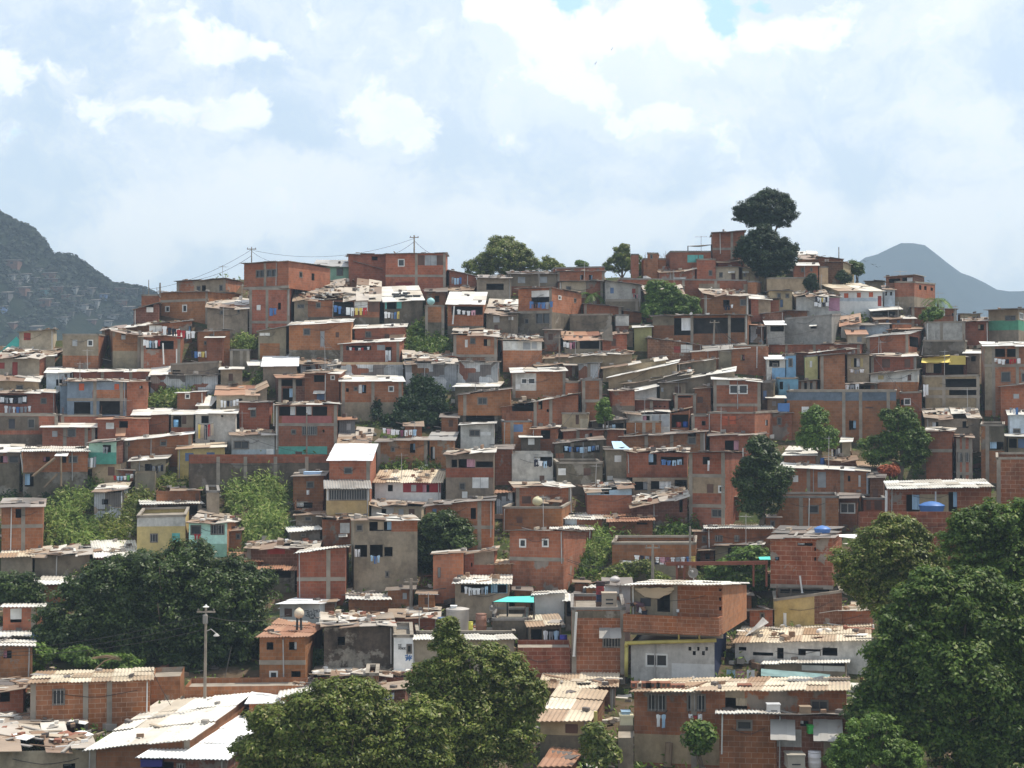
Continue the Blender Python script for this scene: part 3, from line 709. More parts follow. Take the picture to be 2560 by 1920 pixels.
def cloth_sheet(label, corners, mat, Y=None, host=None, out=.3, sag=.25, name='tarpaulin', cat='tarpaulin', n=8, depth=None):
    """corners: four tile points (tl, tr, br, bl); depth: metres each stands behind the plane"""
    P = None if Y is not None else (host or HOUSES[-1])['PF']
    dp = depth or (0, 0, 0, 0); C = []
    for (x, y), q in zip(corners, dp):
        if P is None: C.append(at(sx_(x), sy_(y), Y+q))
        else:
            base = P.px(sx_(x), sy_(y), out).y; C.append(at(sx_(x), sy_(y), base+q))
    V = []
    for i in range(n+1):
        for j in range(n+1):
            u, v = i/n, j/n
            p = C[0]*(1-u)*(1-v)+C[1]*u*(1-v)+C[2]*u*v+C[3]*(1-u)*v
            s_ = sag*16*u*(1-u)*v*(1-v)*.5+.04*sag*math.sin(u*19+v*5)
            V.append(p-Vector((0, -.25*s_, s_)))
    fs = [(i*(n+1)+j, (i+1)*(n+1)+j, (i+1)*(n+1)+j+1, i*(n+1)+j+1) for i in range(n) for j in range(n)]
    m = M(); k = len(V); m.mesh(V+[v-Vector((0, 0, .02)) for v in V], fs+[tuple(k+q for q in f[::-1]) for f in fs])
    return tag(m.build(name, mat, smooth=True), label, cat)
def crate(label, x0, y0, x1, y1, col, host=None, back=.6, dep=.4, name='crate', cat='crate', Y=None, slots=2):
    Yq = Y if Y is not None else (host or HOUSES[-1])['Y']+back
    a, b_ = at(sx_(x0), sy_(y1), Yq), at(sx_(x1), sy_(y0), Yq); w_, h = b_.x-a.x, b_.z-a.z
    key = 'plastic_'+'_'.join('%d' % (q*100) for q in col); plain(key, col, .55, var=0, dirt=.25)
    m = M(); t = .03
    m.box(a, (w_, 0, 0), (0, dep, 0), (0, 0, h*.97)); m.box(a+Vector((-t, -t, h*.9)), (w_+2*t, 0, 0), (0, dep+2*t, 0), (0, 0, h*.1)); m.box(a+Vector((-t*.7, -t*.7, h*.02)), (w_+1.4*t, 0, 0), (0, dep+1.4*t, 0), (0, 0, h*.09))
    o = m.build(name, key); tag(o, label, cat)
    sm = M()
    for q in range(slots):
        z = h*(.25+.5*q/max(slots, 1)); sm.box(a+Vector((w_*.25, -.004, z)), (w_*.5, 0, 0), (0, .003, 0), (0, 0, h*.1))
    if slots:
        WINV[o.name] = Matrix.Translation(-o.location); sm.build('slot', 'bar_dark', o)
    return o
def strokes(host, lines, wpx, mat, name, parent):
    """painted strokes on a wall"""
    P = host['PF']; m = M(); wd = wpx/TS/F*host['Y']
    for ln in lines:
        pts = [P.lz(sx_(x), sy_(y)) for x, y in ln]
        for (a, za), (b_, zb_) in zip(pts[:-1], pts[1:]):
            dx, dz = b_-a, zb_-za; k = math.hypot(dx, dz) or 1; ox, oz = -dz/k*wd/2, dx/k*wd/2; ex, ez = dx/k*wd*.3, dz/k*wd*.3
            m.face([P.pt(a-ex+ox, za-ez+oz, .006), P.pt(a-ex-ox, za-ez-oz, .006), P.pt(b_+ex-ox, zb_+ez-oz, .006), P.pt(b_+ex+ox, zb_+ez+oz, .006)])
    return m.build(name, mat, parent)
# ------------------------------------------------------------------ ground
def groundmat():
    m, g = newmat('earth')
    pos = g.n('NewGeometry').outputs['Position']
    n1 = g.n('TexNoise', {'Vector': pos, 'Scale': .35, 'Detail': 7.0, 'Roughness': .65}).outputs[0]
    n2 = g.n('TexNoise', {'Vector': pos, 'Scale': 2.4, 'Detail': 6.0, 'Roughness': .7}).outputs[0]
    col = g.mix(g.sstep(n1, .42, .6), (.11, .078, .05), (.045, .062, .02))
    col = g.mix(g.sstep(n2, .5, .75), col, (.16, .125, .09))
    b = g.n('BsdfPrincipled', {'Base Color': col, 'Roughness': .95, 'Specular IOR Level': .1, 'Normal': g.n('Bump', {'Strength': .8, 'Distance': .15, 'Height': n2})})
    g.n('OutputMaterial', {'Surface': b})
groundmat()
def grid(name, xs, ys, fz, mat):
    V = [(x, y, fz(x, y)) for y in ys for x in xs]; n = len(xs)
    Fc = [(j*n+i, j*n+i+1, (j+1)*n+i+1, (j+1)*n+i) for j in range(len(ys)-1) for i in range(n-1)]
    me = bpy.data.meshes.new(name); me.from_pydata(V, [], Fc); me.materials.append(MATS[mat])
    me.polygons.foreach_set('use_smooth', np.ones(len(Fc), dtype=bool))
    o = bpy.data.objects.new(name, me); COL.objects.link(o); return o
def gz(x, y):
    z = zat(x, y)
    if y < 330 and abs(x) < 170: z += .35*noise.noise(Vector((x*.16, y*.16, 3)))
    return z - .15
xs = [-1400, -600, -300]+list(np.arange(-170, 171, 2.0))+[300, 600, 2100]
ys = [-50, -20, 20]+list(np.arange(40, 330, 2.0))+[400, 600, 1000, 2600]
tag(grid('ground', xs, ys, gz, 'earth'), 'earthen hillside under the houses falling towards the viewer', 'ground', kind='structure')

EXCL = []
# ------------------------------------------------------------------ leaves
def leafmesh(name, C, N, size, mat, parent=None, asp=.5, curl=.0):
    n = len(C); r = rng.normal(size=(n, 3)); N = N/np.linalg.norm(N, axis=1, keepdims=True)
    a = np.cross(N, r); a /= np.linalg.norm(a, axis=1, keepdims=True)+1e-9; b = np.cross(N, a)
    s = (size*(.6+.8*rng.random((n, 1)))); la = a*s; lb = b*s*asp
    V = np.empty((n, 4, 3)); V[:, 0] = C-la*.5; V[:, 1] = C+lb*.5; V[:, 2] = C+la*.5; V[:, 3] = C-lb*.5
    base = np.zeros(3)
    if parent is not None: base = np.array(parent.matrix_local.translation) if parent.type == 'EMPTY' else base
    me = bpy.data.meshes.new(name); me.vertices.add(4*n); me.vertices.foreach_set('co', (V-base).reshape(-1).astype(np.float32))
    me.loops.add(4*n); me.loops.foreach_set('vertex_index', np.arange(4*n, dtype=np.int32))
    me.polygons.add(n); me.polygons.foreach_set('loop_start', np.arange(0, 4*n, 4, dtype=np.int32)); me.polygons.foreach_set('loop_total', np.full(n, 4, dtype=np.int32))
    me.update(calc_edges=True); me.materials.append(MATS[mat])
    o = bpy.data.objects.new(name, me); COL.objects.link(o)
    if parent is not None: o.parent = parent
    return o
def crown_points(blobs, Y, ls, dens, gap=.0):
    """leaf centres and normals for a crown made of overlapping lobes, leaves gathered in clumps"""
    CC = []; NN = []
    for (px, py, rx, ry) in blobs:
        c = np.array(at(px, py, Y+rng.normal()*.15*rx*Y/F)); R3 = np.array([rx, (rx+ry)/2*.9, ry])*Y/F
        area = math.pi*R3[0]*R3[2]; nleaf = int(dens*5*area/ls**2); nc = max(8, int(nleaf/56))
        dv = rng.normal(size=(nc, 3)); dv /= np.linalg.norm(dv, axis=1, keepdims=True)
        rad = np.where(rng.random(nc) < .78, .74+.24*rng.random(nc), .25+.5*rng.random(nc))
        # lumps: push clumps in and out with a smooth noise so the outline is uneven
        lump = np.array([noise.noise(Vector(d*3.4)+Vector((px*.013, py*.017, 0))) for d in dv])
        rad = rad*(1+.42*lump); keep = (rad > .5) | (rng.random(nc) > gap); dv, rad = dv[keep], rad[keep]; nc = len(dv)
        cl = c+dv*rad[:, None]*R3
        k = 56; cr = max(ls*1.6, .22*float(R3.mean()))
        off = rng.normal(size=(nc, k, 3)); off /= np.linalg.norm(off, axis=2, keepdims=True)+1e-9
        rr_ = rng.random((nc, k, 1))**.5; off2 = off*rr_*cr*np.array([1.15, 1.15, .75])
        CC.append((cl[:, None, :]+off2).reshape(-1, 3))
        nn = off*.8+dv[:, None, :]*.45+np.array([.15, 0, .8])+rng.normal(size=off.shape)*.4
        NN.append(nn.reshape(-1, 3))
    return np.concatenate(CC), np.concatenate(NN)
def T(label, blobs, Y, mat='leaf_mango', ls=.24, dens=9., trunk=None, name='tree', cat='tree', gap=.1, tr=.22, group=None):
    """blobs in photograph pixels; trunk = (px at the ground)"""
    if Y > 90: Y -= 1.0
    EXCL.extend(blobs)
    main = blobs; rq = random.Random(len(label)+int(Y*10)); blobs = [(a, b, c*.9, d*.9) for a, b, c, d in main]
    for a, b, c, d in main:                      # smaller lobes standing out of each large one
        for q in range(6):
            an = rq.uniform(-.5, 3.64); s_ = rq.uniform(.26, .42); k = rq.uniform(.70, .90); blobs.append((a+c*k*math.cos(an), b-d*k*math.sin(an), c*s_, d*s_))
    cx = sum(b[0]*b[2]*b[3] for b in blobs)/sum(b[2]*b[3] for b in blobs); tx = trunk or cx
    yb = max(b[1]+b[3] for b in blobs)
    bx = ray(tx, yb)[0]*Y; zg = zat(bx, Y)-.3
    top = at(cx, min(b[1] for b in blobs), Y)
    zg = min(zg, at(cx, yb, Y).z-.3)
    root = empty(name, (bx, Y, zg)); tag(root, label, cat, group)
    C, N = crown_points(blobs, Y, ls, dens, gap)
    bpy.context.view_layer.update()
    leafmesh('crown', C, N, ls, mat, root)
    m = M(); b0 = Vector((bx, Y, zg)); mid = at(cx, sum(b[1] for b in blobs)/len(blobs)+.35*blobs[0][3], Y)
    fork = b0.lerp(mid, .55)+Vector((.15, 0, 0))
    m.tube([b0, b0.lerp(fork, .5)+Vector((-.08, .05, 0)), fork], tr, tr*.65, 10)
    for (px, py, rx, ry) in main:
        e = at(px, py, Y); k = fork.lerp(e, .5)+Vector((0, 0, -.2)); m.tube([fork-Vector((0, 0, .1)), k, e], tr*.4, tr*.1, 6)
        for q in range(3):
            v = Vector((rng.normal(), rng.normal(), abs(rng.normal())+.2)).normalized()*.6*rx*Y/F; m.tube([k, k.lerp(e+v, .6), e+v], tr*.16, tr*.04, 5)
    m.build('trunk', 'bark', root, smooth=True)
    return root
def scrub(label, ells, mat='leaf_grass', h=.9, dens=1.0, ls=.34, name='scrub', out=0., kind='stuff', D=-.9, asp=.28):
    """overgrowth on the slope inside ellipses given in tile pixels (cx, cy, rx, ry)"""
    CC = []; NN = []
    for (x, y, rx, ry) in ells:
        EXCL.append((sx_(x), sy_(y), rx/TS, ry/TS))
        x, y, rx, ry = sx_(x), sy_(y), rx*1.12/TS, ry*1.12/TS; Y0 = Yof(y); area = math.pi*rx*ry*(Y0/F)**2*2.2
        n = int(area*dens*9)
        for _ in range(n):
            r, a = math.sqrt(random.random()), random.uniform(0, 6.283); px, py = x+rx*r*math.cos(a), y+ry*r*math.sin(a)
            Y = Yof(py)+D+random.uniform(-.4, .4); X = ray(px, py)[0]*Y; z = zat(X, Y)
            hh = h*random.uniform(.4, 1.25)*(1.15-.55*r)*(1+.6*noise.noise(Vector((X*.7, Y*.7, 0))))
            k = 30; dv = rng.normal(size=(k, 3)); dv[:, 2] = np.abs(dv[:, 2])+.1; dv /= np.linalg.norm(dv, axis=1, keepdims=True)
            pos = np.array([X, Y, z])+dv*np.array([.42, .42, 1.0])*hh*rng.random((k, 1))**.6
            CC.append(pos); NN.append(rng.normal(size=(k, 3))*.7+np.array([.3, -.35, .8]))
    C, N = np.concatenate(CC), np.concatenate(NN); c0 = C.mean(0)
    o = leafmesh(name, C-c0, N, ls, mat, None, asp); o.location = c0
    return tag(o, label, 'undergrowth' if kind else 'bush', kind=kind)

# ------------------------------------------------------------------ far hills, at their own distances
def ridge(name, label, pts, Y0, slope, mat, x0, x1, step, depth, rough, base=-45):
    px = [p[0] for p in pts]; pz = [p[1] for p in pts]
    def cz(X): return ray(1280, float(np.interp(1280+F*X/Y0, px, pz)))[1]*Y0
    def fz(X, Y):
        z = cz(X); n1 = noise.fractal(Vector((X/rough, Y/rough, 1.7)), 1.0, 2.0, 5)
        if Y < Y0: z -= slope*(Y0-Y)*(1+.35*n1)
        else: z -= .5*(Y-Y0)
        return max(base, z+rough*.05*n1*(1 if Y < Y0-1 else .3)+rough*.012*noise.noise(Vector((X*.9/step, Y*.9/step, 4))))
    xs = list(np.arange(x0, x1+step, step)); ys = list(np.arange(Y0-depth, Y0, step))+[Y0, Y0+step*2, Y0+step*6, Y0+step*14]
    o = grid(name, xs, ys, fz, mat); tag(o, label, 'hill', kind='structure'); return fz
def hillmat(name, c1, c2):
    m, g = newmat(name)
    pos = g.n('NewGeometry').outputs['Position']
    n1 = g.n('TexNoise', {'Vector': pos, 'Scale': .035, 'Detail': 9.0, 'Roughness': .75}).outputs[0]
    n2 = g.n('TexNoise', {'Vector': pos, 'Scale': .12, 'Detail': 6.0, 'Roughness': .75}).outputs[0]
    col = g.mix(g.sstep(n1, .4, .62), c1, c2); col = g.mix(g.m('MULTIPLY', g.sstep(n2, .6, .72), .5), col, (.07, .045, .03))
    b = g.n('BsdfPrincipled', {'Base Color': col, 'Roughness': 1.0, 'Specular IOR Level': 0.0, 'Normal': g.n('Bump', {'Strength': 1.0, 'Distance': 2.0, 'Height': n2})})
    g.n('OutputMaterial', {'Surface': b})
hillmat('hill_near', (.010, .017, .010), (.022, .028, .016)); hillmat('hill_far', (.012, .02, .016), (.022, .03, .022))
tile(0, 500)
LP = [(-1400, -560), (-400, -110), (-150, 40), (0, 132), (60, 165), (130, 215), (210, 245), (290, 290), (345, 345), (385, 395), (420, 460), (460, 497), (490, 487), (540, 497), (610, 517), (700, 557), (780, 612), (840, 662), (900, 702), (950, 737), (1000, 767), (1090, 772), (1200, 792), (1290, 835), (1500, 920), (2200, 1300)]
LY = 640.0
fl = ridge('wooded_hill', 'hazy wooded hill rising at the left edge, dotted with houses', [(sx_(a), sy_(b)) for a, b in LP], LY, .62, 'hill_near', -330, -10, 5., 330, 60.)
tile(1920, 600)
RP = [(-2500, 700), (-900, 620), (0, 480), (500, 340), (700, 250), (790, 195), (850, 150), (950, 110), (1060, 65), (1150, 25), (1230, 15), (1330, 24), (1400, 62), (1460, 112), (1530, 175), (1590, 225), (1650, 268), (1720, 310), (1800, 330), (1900, 385), (2000, 430), (2090, 450), (2200, 440), (2600, 420), (4000, 700)]
ridge('mountain', 'distant blue mountain fading into cloud at the right', [(sx_(a), sy_(b)) for a, b in RP], 1900.0, .55, 'hill_far', -300, 1100, 14., 720, 150.)
# trees and houses over the near hill
def near_hill():
    CC = []; NN = []
    for _ in range(8200):
        X = random.uniform(-300, -105); Y = LY-abs(random.gauss(0, 60))
        if random.random() < .38: Y = LY-random.uniform(0, 4)
        pxx = 1280+F*X/Y
        if pxx < -600 or pxx > 460: continue
        z = fl(X, Y); rr_ = random.uniform(.8, 2.2); k = 9
        if Y < LY-20 and noise.noise(Vector((X*.05, Y*.05, 5))) < -.05: continue
        dv = rng.normal(size=(k, 3)); dv /= np.linalg.norm(dv, axis=1, keepdims=True); dv[:, 2] = abs(dv[:, 2])
        CC.append(np.array([X, Y, z])+dv*rr_*np.array([1, 1, .9])); NN.append(dv+np.array([0, 0, .6])+rng.normal(size=(k, 3))*.4)
    C, N = np.concatenate(CC), np.concatenate(NN); c0 = C.mean(0)
    o = leafmesh('woodland', C-c0, N, 1.5, 'leaf_far', None, .8); o.location = c0
    tag(o, 'distant trees covering the hazy hill at the left edge', 'woodland', kind='stuff')
near_hill()
plain('far_white', (.25, .25, .24), .8); plain('far_brick', (.17, .085, .055), .9); plain('far_teal', (.12, .24, .25), .8); plain('far_grey', (.12, .11, .10), .9); plain('far_roof', (.16, .14, .125), .7); plain('far_blue', (.13, .20, .36), .8)
def far_houses():
    tile(0, 500)
    spots = 'w90 660 60 26;w200 655 70 24;g270 692 90 34;b412 652 110 40;b440 700 100 34;g120 712 80 30;b100 545 100 44;g190 808 120 22;t370 795 70 40;w640 765 40 26;g770 785 60 40;w800 888 90 40;g650 852 70 34;w690 918 110 22;g590 985 80 24;w520 1035 100 36;w970 1010 90 26;w858 1012 26 34;b1040 880 100 20;g720 965 110 26;b380 885 90 50;g40 822 60 40;b1035 775 90 30;g1140 785 90 34;B890 830 60 30;B5 938 30 30;b560 835 60 24;g450 905 90 24;b150 770 140 26;b300 780 120 24;g700 800 60 24;g1210 800 70 40;b480 760 110 20;g620 890 60 26;w330 610 40 22;b60 1080 120 30;g300 1110 80 26;w930 1060 60 20;b780 1050 90 24;g1100 940 80 24'
    nm = {'w': ('far_white', 'white'), 'g': ('far_grey', 'grey'), 'b': ('far_brick', 'brick'), 't': ('far_teal', 'turquoise'), 'B': ('far_blue', 'blue')}
    for it in spots.split(';'):
        k = it[0]; x, y, w_, h_ = [float(q) for q in it[1:].split()]
        px, py = sx_(x), sy_(y+h_/2)
        # walk along the sight line until it meets the hill
        Y = LY
        for q in np.arange(330, LY, 2.0):
            a, b_ = ray(px, py)
            if fl(a*q, q) > b_*q: Y = q; break
        c = at(px, py, Y-1.5); s_ = Y/F/TS; W_, H_ = w_*s_, h_*s_
        root = empty('hillside_house', c, random.uniform(-.3, .3))
        tag(root, f'tiny {nm[k][1]} house far off on the hazy wooded hill', 'house', 'houses on the far hill')
        m = M(); m.box(c+Vector((-W_/2, 0, -2)), (W_, 0, 0), (0, 6, 0), (0, 0, H_+2)); m.build('wall', nm[k][0], root)
        m = M(); m.box(c+Vector((-W_/2-.3, -.4, H_)), (W_+.6, 0, 0), (0, 6.8, .8), (0, 0, .2)); m.build('roof', 'far_roof', root)
        m = M()
        for q in range(max(1, int(W_/4))): m.box(c+Vector((-W_/2+W_*(q+.5)/max(1, int(W_/4))-.5, -.06, H_*.35)), (1.0, 0, 0), (0, .05, 0), (0, 0, min(1.2, H_*.4)))
        m.build('window', 'pane', root)
far_houses()
# ------------------------------------------------------------------ air
def haze():
    bm_ = M(); bm_.box((-1500, -60, -47), (3700, 0, 0), (0, 2700, 0), (0, 0, 258))
    m, g = newmat('haze')
    v = g.n('VolumePrincipled', {'Color': (.62, .80, 1.0, 1), 'Density': .00042, 'Anisotropy': .0})
    g.n('OutputMaterial', {'Volume': v})
    tag(bm_.build('haze', 'haze'), 'pale bluish haze in the air over the valley', 'haze', kind='stuff')
haze()
# ================================================================== the houses, row by row (tile pixels)
tile(0, 500)
H('cream hut with a dark red window frame above the turquoise tarpaulin', 165, 1142, 490, 1300, 'cream', r='k', yr=1120, o='sr 205 1148 265 1212')
H('cream house with red shutter and red door under a junk strewn roof, far left', -60, 1368, 340, 1520, 'cream', s=540, sw='brick', sy=1300, ry=1245, r='j+', o='sr -20 1405 40 1458;dr 105 1400 152 1515')
cloth_sheet('turquoise tarpaulin stretched into a point at the left edge', [(-10, 1320), (142, 1180), (205, 1247), (45, 1300)], 'cloth_c', Y=Yof(sy_(1345)), sag=.3)
H('low tan shed under a whitish sheet roof at the left edge', -40, 1562, 360, 1665, 'tan', r='o', ry=1520, o='w 140 1600 200 1640')
H('tall grey rendered cube house with two small windows, brick side wall', 540, 1168, 850, 1450, 'gray', s=938, sw='brick', r='f', o='sg 625 1208 668 1262;W 757 1210 803 1262', bands=[(1345, 'brickp')])
H('brick over grey house right of the grey cube, one small grey shutter', 942, 1138, 1215, 1440, 'brickp', r='o', yr=1172, ry=1125, o='sg 1048 1168 1085 1205', bands=[(1305, 'gray')], c='1200')
H('long low brick shack behind with a tin roof climbing to the right', 880, 1125, 1390, 1185, 'brickd', r='o', yr=1075, ry=1080, o='sg 1285 1085 1390 1160')
H('brickp upper floor', 1525, 705, 1950, 800, 'brickp', s=2105, r='k', yr=680, sy=700, g=1000, D=3, o='w 1700 745 1732 790;x 1745 738 1778 785;w 1895 735 1925 785;P 1680 705 1950 800 gray') if False else None
H('flat brick upper floor with grey wall and two dark windows at the left skyline', 1525, 706, 1950, 810, 'brickp', s=2105, r='k', yr=682, g=960, D=2.5, d=6, o='w 1700 745 1732 790;x 1745 738 1778 785;w 1895 735 1925 785;P 1680 690 1950 800 gray')
H('wide dark brick house with two white windows below the left skyline', 1388, 800, 1800, 1050, 'brick', s=2080, r='k', yr=795, g=1045, o='W 1428 920 1465 965;W 1577 908 1615 965', b='870', c='1785', D=.4)
H('plain windowless brick block at the left end of the skyline', 1222, 828, 1390, 915, 'brick', r='f', g=1000, D=1.5, d=5)
H('small brick shack with a slanting dark roof and white sheet door', 1155, 945, 1390, 1055, 'brickd', r='k', yr=895, o='sw 1265 915 1325 970')
H('grey rendered house with a patched tin roof and two tiny windows', 1790, 936, 2150, 1130, 'gray', r='j', ry=858, o='w 1900 955 1930 990;w 2050 945 2072 975')
H('brick and grey house with a white sheet wall beside hanging washing', 1280, 1078, 1660, 1205, 'brickp', r='o', yr=1045, o='sw 1285 1085 1400 1145;x 1630 1070 1655 1140')
H('dull brick yard building behind the crowded washing lines', 1215, 1178, 1590, 1420, 'brickp', r='o+', ry=1150, o='x 1260 1215 1500 1290')
L('over the crowded yard at left', 1240, 1205, 1390, 1205, 'wwlgwr', 60); L('in front of the red hung wall at left', 1405, 1085, 1690, 1135, 'wkkrrww', 75); L('low in the yard at left', 1650, 1300, 1800, 1300, 'kbwyw', 55)
post('long white post in the washing yard at left', 1412, 1240, 1420, 1420, out=.8, r=.06); post('white post right of the washing yard at left', 1530, 1290, 1530, 1420, out=.8)
H('brick house with a nearly flat dark roof and leafy right side', 1700, 1138, 1985, 1405, 'brick', r='k', yr=1130, o='w 1762 1220 1785 1250')
H('small brick annex under its own white sheet roof', 1785, 1190, 1945, 1368, 'brick', r='z', ry=1172, D=-1.5, d=2.2)
H('grey block wall house right of the brick annex, under green scrub', 1985, 1300, 2180, 1410, 'grayd', r='f', c='1990 2085 2170')
H('long bare grey wall building with two vent slots', 1475, 1425, 1925, 1530, 'gray', r='f', yr=1402, o='x 1490 1470 1560 1482;x 1490 1498 1560 1510')
H('patchwork fence hut of grey tin sheets below the bare grey wall', 1300, 1515, 1900, 1625, 'tin', r='k')
H('pale bluish house with a white sheet roof and dark doorway', 400, 1492, 632, 1605, 'skyb', r='z', ry=1450, o='x 485 1550 540 1605;w 560 1505 580 1530')
H('long brick wall house with a ragged white roof edge', 640, 1485, 1290, 1570, 'brick', r='z', ry=1465, c='885 1130')
H('shed under a bright white roof with a dark gap, end of the brick wall', 1300, 1520, 1475, 1570, 'whited', r='z', ry=1440, yr=1500)
tile(640, 560)
H('grey columned lower storey of the tall flat roofed brick house', -60, 552, 292, 890, 'brick', r=None, s=335, o='x 190 680 215 740;sw 5 700 40 745', c='-50 95 285', b='560 850', g=890)
L('on the lower storey of the tall brick house', 120, 720, 185, 720, 'bb', 70)
H('tall flat roofed brick house with two strip windows and bare brick side', -105, 348, 280, 555, 'brick', r='k', yr=322, s=640, sy=385, g=880, D=-.8, d=7, fl=True, o='w 0 400 72 460;w 90 395 185 455', so='w 375 412 400 465;x 480 425 505 490', c='78', b='550')
H('low grey building with a dark fibre roof beside the tall brick house', 335, 640, 560, 720, 'gray', r='g', ry=540, yr=620)
H('mint green house with one dark window behind the patched roof', 500, 368, 855, 500, 'green', r='g', ry=318, g=560, D=1.5, d=5, o='w 697 382 752 445')
H('dark grey plank shack between the green house and the top brick house', 860, 330, 1110, 510, 'grayd', r='k', yr=385, g=560, D=1.2, o='w 960 390 1010 440')
H('ruined brick part with a broken black gap left of the top brick house', 795, 260, 1125, 580, 'brick', r='k', g=585, D=1.5, o='x 1000 280 1050 315', d=5)
H('big two storey brick house on the skyline with boarded windows and red gate', 1120, 262, 1640, 590, 'brick', r='k', yr=252, g=590, s=1655, d=6, D=.4, o='W 1228 305 1282 365;sb 1400 270 1455 355;sg 1458 270 1562 358;sb 1562 270 1625 355;dr 1205 505 1350 552', c='1385 1628', b='450')
H('small brick house with a slanting white roof at the skyline tree', 1645, 400, 1905, 545, 'brick', r='z', yr=455, g=600, D=1)
L('under the slanting white roof near the skyline tree', 1685, 460, 1775, 460, 'gllb', 55)
H('low brick hut under a roof heaped with junk near the skyline', 1645, 578, 1900, 630, 'brick', r='j+', ry=528)
H('grey house with a dark strip of windows below the big skyline tree', 1908, 468, 2212, 610, 'gray', r='k', ry=450, o='x 1990 515 2140 570')
H('wide shack under a big grey and tan patchwork roof with washing', 330, 662, 1070, 860, 'brick', r='j+', ry=495, d=7, o='P 330 660 448 860 gray;w 355 690 420 730;w 518 680 560 725;x 665 668 845 800;sw 850 655 965 752;sb 975 650 1065 760', bands=[(805, 'grayd')])
L('under the big patchwork roof', 670, 700, 960, 725, 'bbkwwyyr', 70)
H('grey house under a white roof weighted with dark blocks, teal shutters', 1072, 668, 1440, 865, 'grayd', r='z', ry=548, yr=655, d=6.5, o='st 1088 675 1130 735;x 1133 675 1212 735;st 1215 672 1258 730')
L('below the teal shutters', 1105, 755, 1240, 755, 'wwgby', 55)
H('brick cube with grey edges carrying a pale turquoise tank', 1460, 712, 1650, 950, 'brick', r='f', c='1470 1640', D=-.6, bands=[(850, 'grayd')], d=3.5)
tank('pale turquoise round tank on the brick cube below the skyline', 1510, 700, 70, 62, (.36, .62, .62), back=1.2, kind='ball')
H('brick porch house under a wide white roof, washing in its open front', 1655, 692, 1985, 960, 'brick', r='z', ry=597, d=6.5, o='x 1690 712 1980 785', bands=[(880, 'grayd')])
L('in the open porch under the wide white roof', 1735, 735, 1900, 745, 'wwwp', 40); post('white downpipe post of the porch with the wide white roof', 1715, 710, 1702, 865, out=.35, r=.07)
H('grey house with a heaped junk roof at the brow, one grey shutter', 1990, 782, 2262, 960, 'gray', r='j+', ry=668, o='sg 2050 795 2105 850;db 2060 870 2090 920;sg 2180 800 2205 830')
H('long brick house under a whitish ragged roof with a grey door', 285, 878, 840, 1160, 'brick', r='z', yr=848, ry=838, o='w 410 905 468 960;sb 688 935 718 980;dg 555 925 592 1060', bands=[(1088, 'grayd')])
H('grey tin panelled hut above a small brick wall', 20, 925, 290, 1165, 'gray', r='g', yr=890, o='P 35 1030 205 1165 brick;sw 30 940 120 965', c='')
H('brick house with a crinkled white roof and brown door by dark shrubs', 852, 905, 1300, 1020, 'brick', r='z', ry=870, yr=890, o='w 945 930 995 980;sb 1110 950 1150 1005')
H('brick house with a bunting hung window and white curtain door', 727, 1038, 1280, 1195, 'brick', r='z', yr=1012, ry=1005, o='x 780 1052 995 1088;sg 1045 1045 1115 1090;x 1120 1062 1172 1180', d=3.8)
L('in the bunting hung window', 785, 1060, 990, 1060, 'kwrkwrkw', 26); L('in the tall opening of the bunting house', 1122, 1085, 1172, 1085, 'ww', 95)
cloth_sheet('tan sheet leaning on the roof of the bunting house', [(1165, 935), (1290, 930), (1280, 1000), (1145, 1005)], 'roof_t', host=HOUSES[-2], out=-.3, sag=.02, name='roof_sheet', cat='sheet', depth=(0, 0, -1, -1))
H('brick house with a junk topped roof right of the dark shrubs', 1705, 958, 2090, 1210, 'brick', r='j', yr=975, ry=915, o='w 1850 985 1895 1035;x 1968 995 2025 1055;sw 1805 1000 1830 1065', b='1140', bands=[(1150, 'brickd')])
H('hut under a large glaring white sheet roof at left centre', 60, 1230, 360, 1310, 'gray', r='w', ry=1132, yr=1226, D=-1, d=5.5)
H('sliver of a shed with a small white roof beside the scrub', -70, 1222, 70, 1275, 'gray', r='z', ry=1178)
H('tin walled shack under a long roof of loose stones', 370, 1210, 725, 1295, 'tin', r='j+', ry=1158, o='x 432 1232 480 1285')
H('yard wall of ochre plaster and rusty sheets below the bunting house', 735, 1195, 1270, 1325, 'tan', r='f0', D=-.5, d=2.2, bands=[(1215, 'tin')])
H('shanty of white and rusty sheets under a heaped rubble roof', 1275, 1200, 1735, 1405, 'tin', r='j+', ry=1125)
H('patchwork sheet shanty with thin poles under the junk topped house', 1740, 1195, 2105, 1375, 'tin', r='k', D=-.3)
H('dark open shack with a rusty sheet roof and bare posts', 155, 1335, 455, 1545, 'brickd', r='r', ry=1295, o='x 215 1340 400 1400;x 230 1420 330 1530', c='205 330')
H('grey hut whose tan sheet roof tips to the left, by the scrub', -60, 1475, 95, 1570, 'gray', r='t', ry=1395, yr=1410)
H('brick house with a blue shutter under a small white awning', 420, 1290, 720, 1545, 'brick', s=800, r='o', ry=1255, o='x 500 1305 590 1365;sB 525 1468 592 1518;W 645 1310 680 1345;A 500 1442 600 1468')
H('brick house on a grey base with a white four pane window', 730, 1362, 1272, 1650, 'brick', r='zc', ry=1315, o='x 778 1418 802 1450;w 845 1408 880 1440;sw 886 1390 915 1462;x 918 1390 952 1462;W 1145 1402 1190 1448', bands=[(1540, 'gray')], c='755 1010 1245')
H('grey upper room under a clean white roof right of the creeper', 1720, 1408, 2130, 1490, 'gray', r='z', ry=1368, g=1560)
H('brick house on stilts with one dark window right of the creeper', 1745, 1482, 2205, 1655, 'brick', yr=1425, r='k', g=1720, D=-.5, d=5, fl=True, o='w 1915 1500 1998 1560', c='1805')
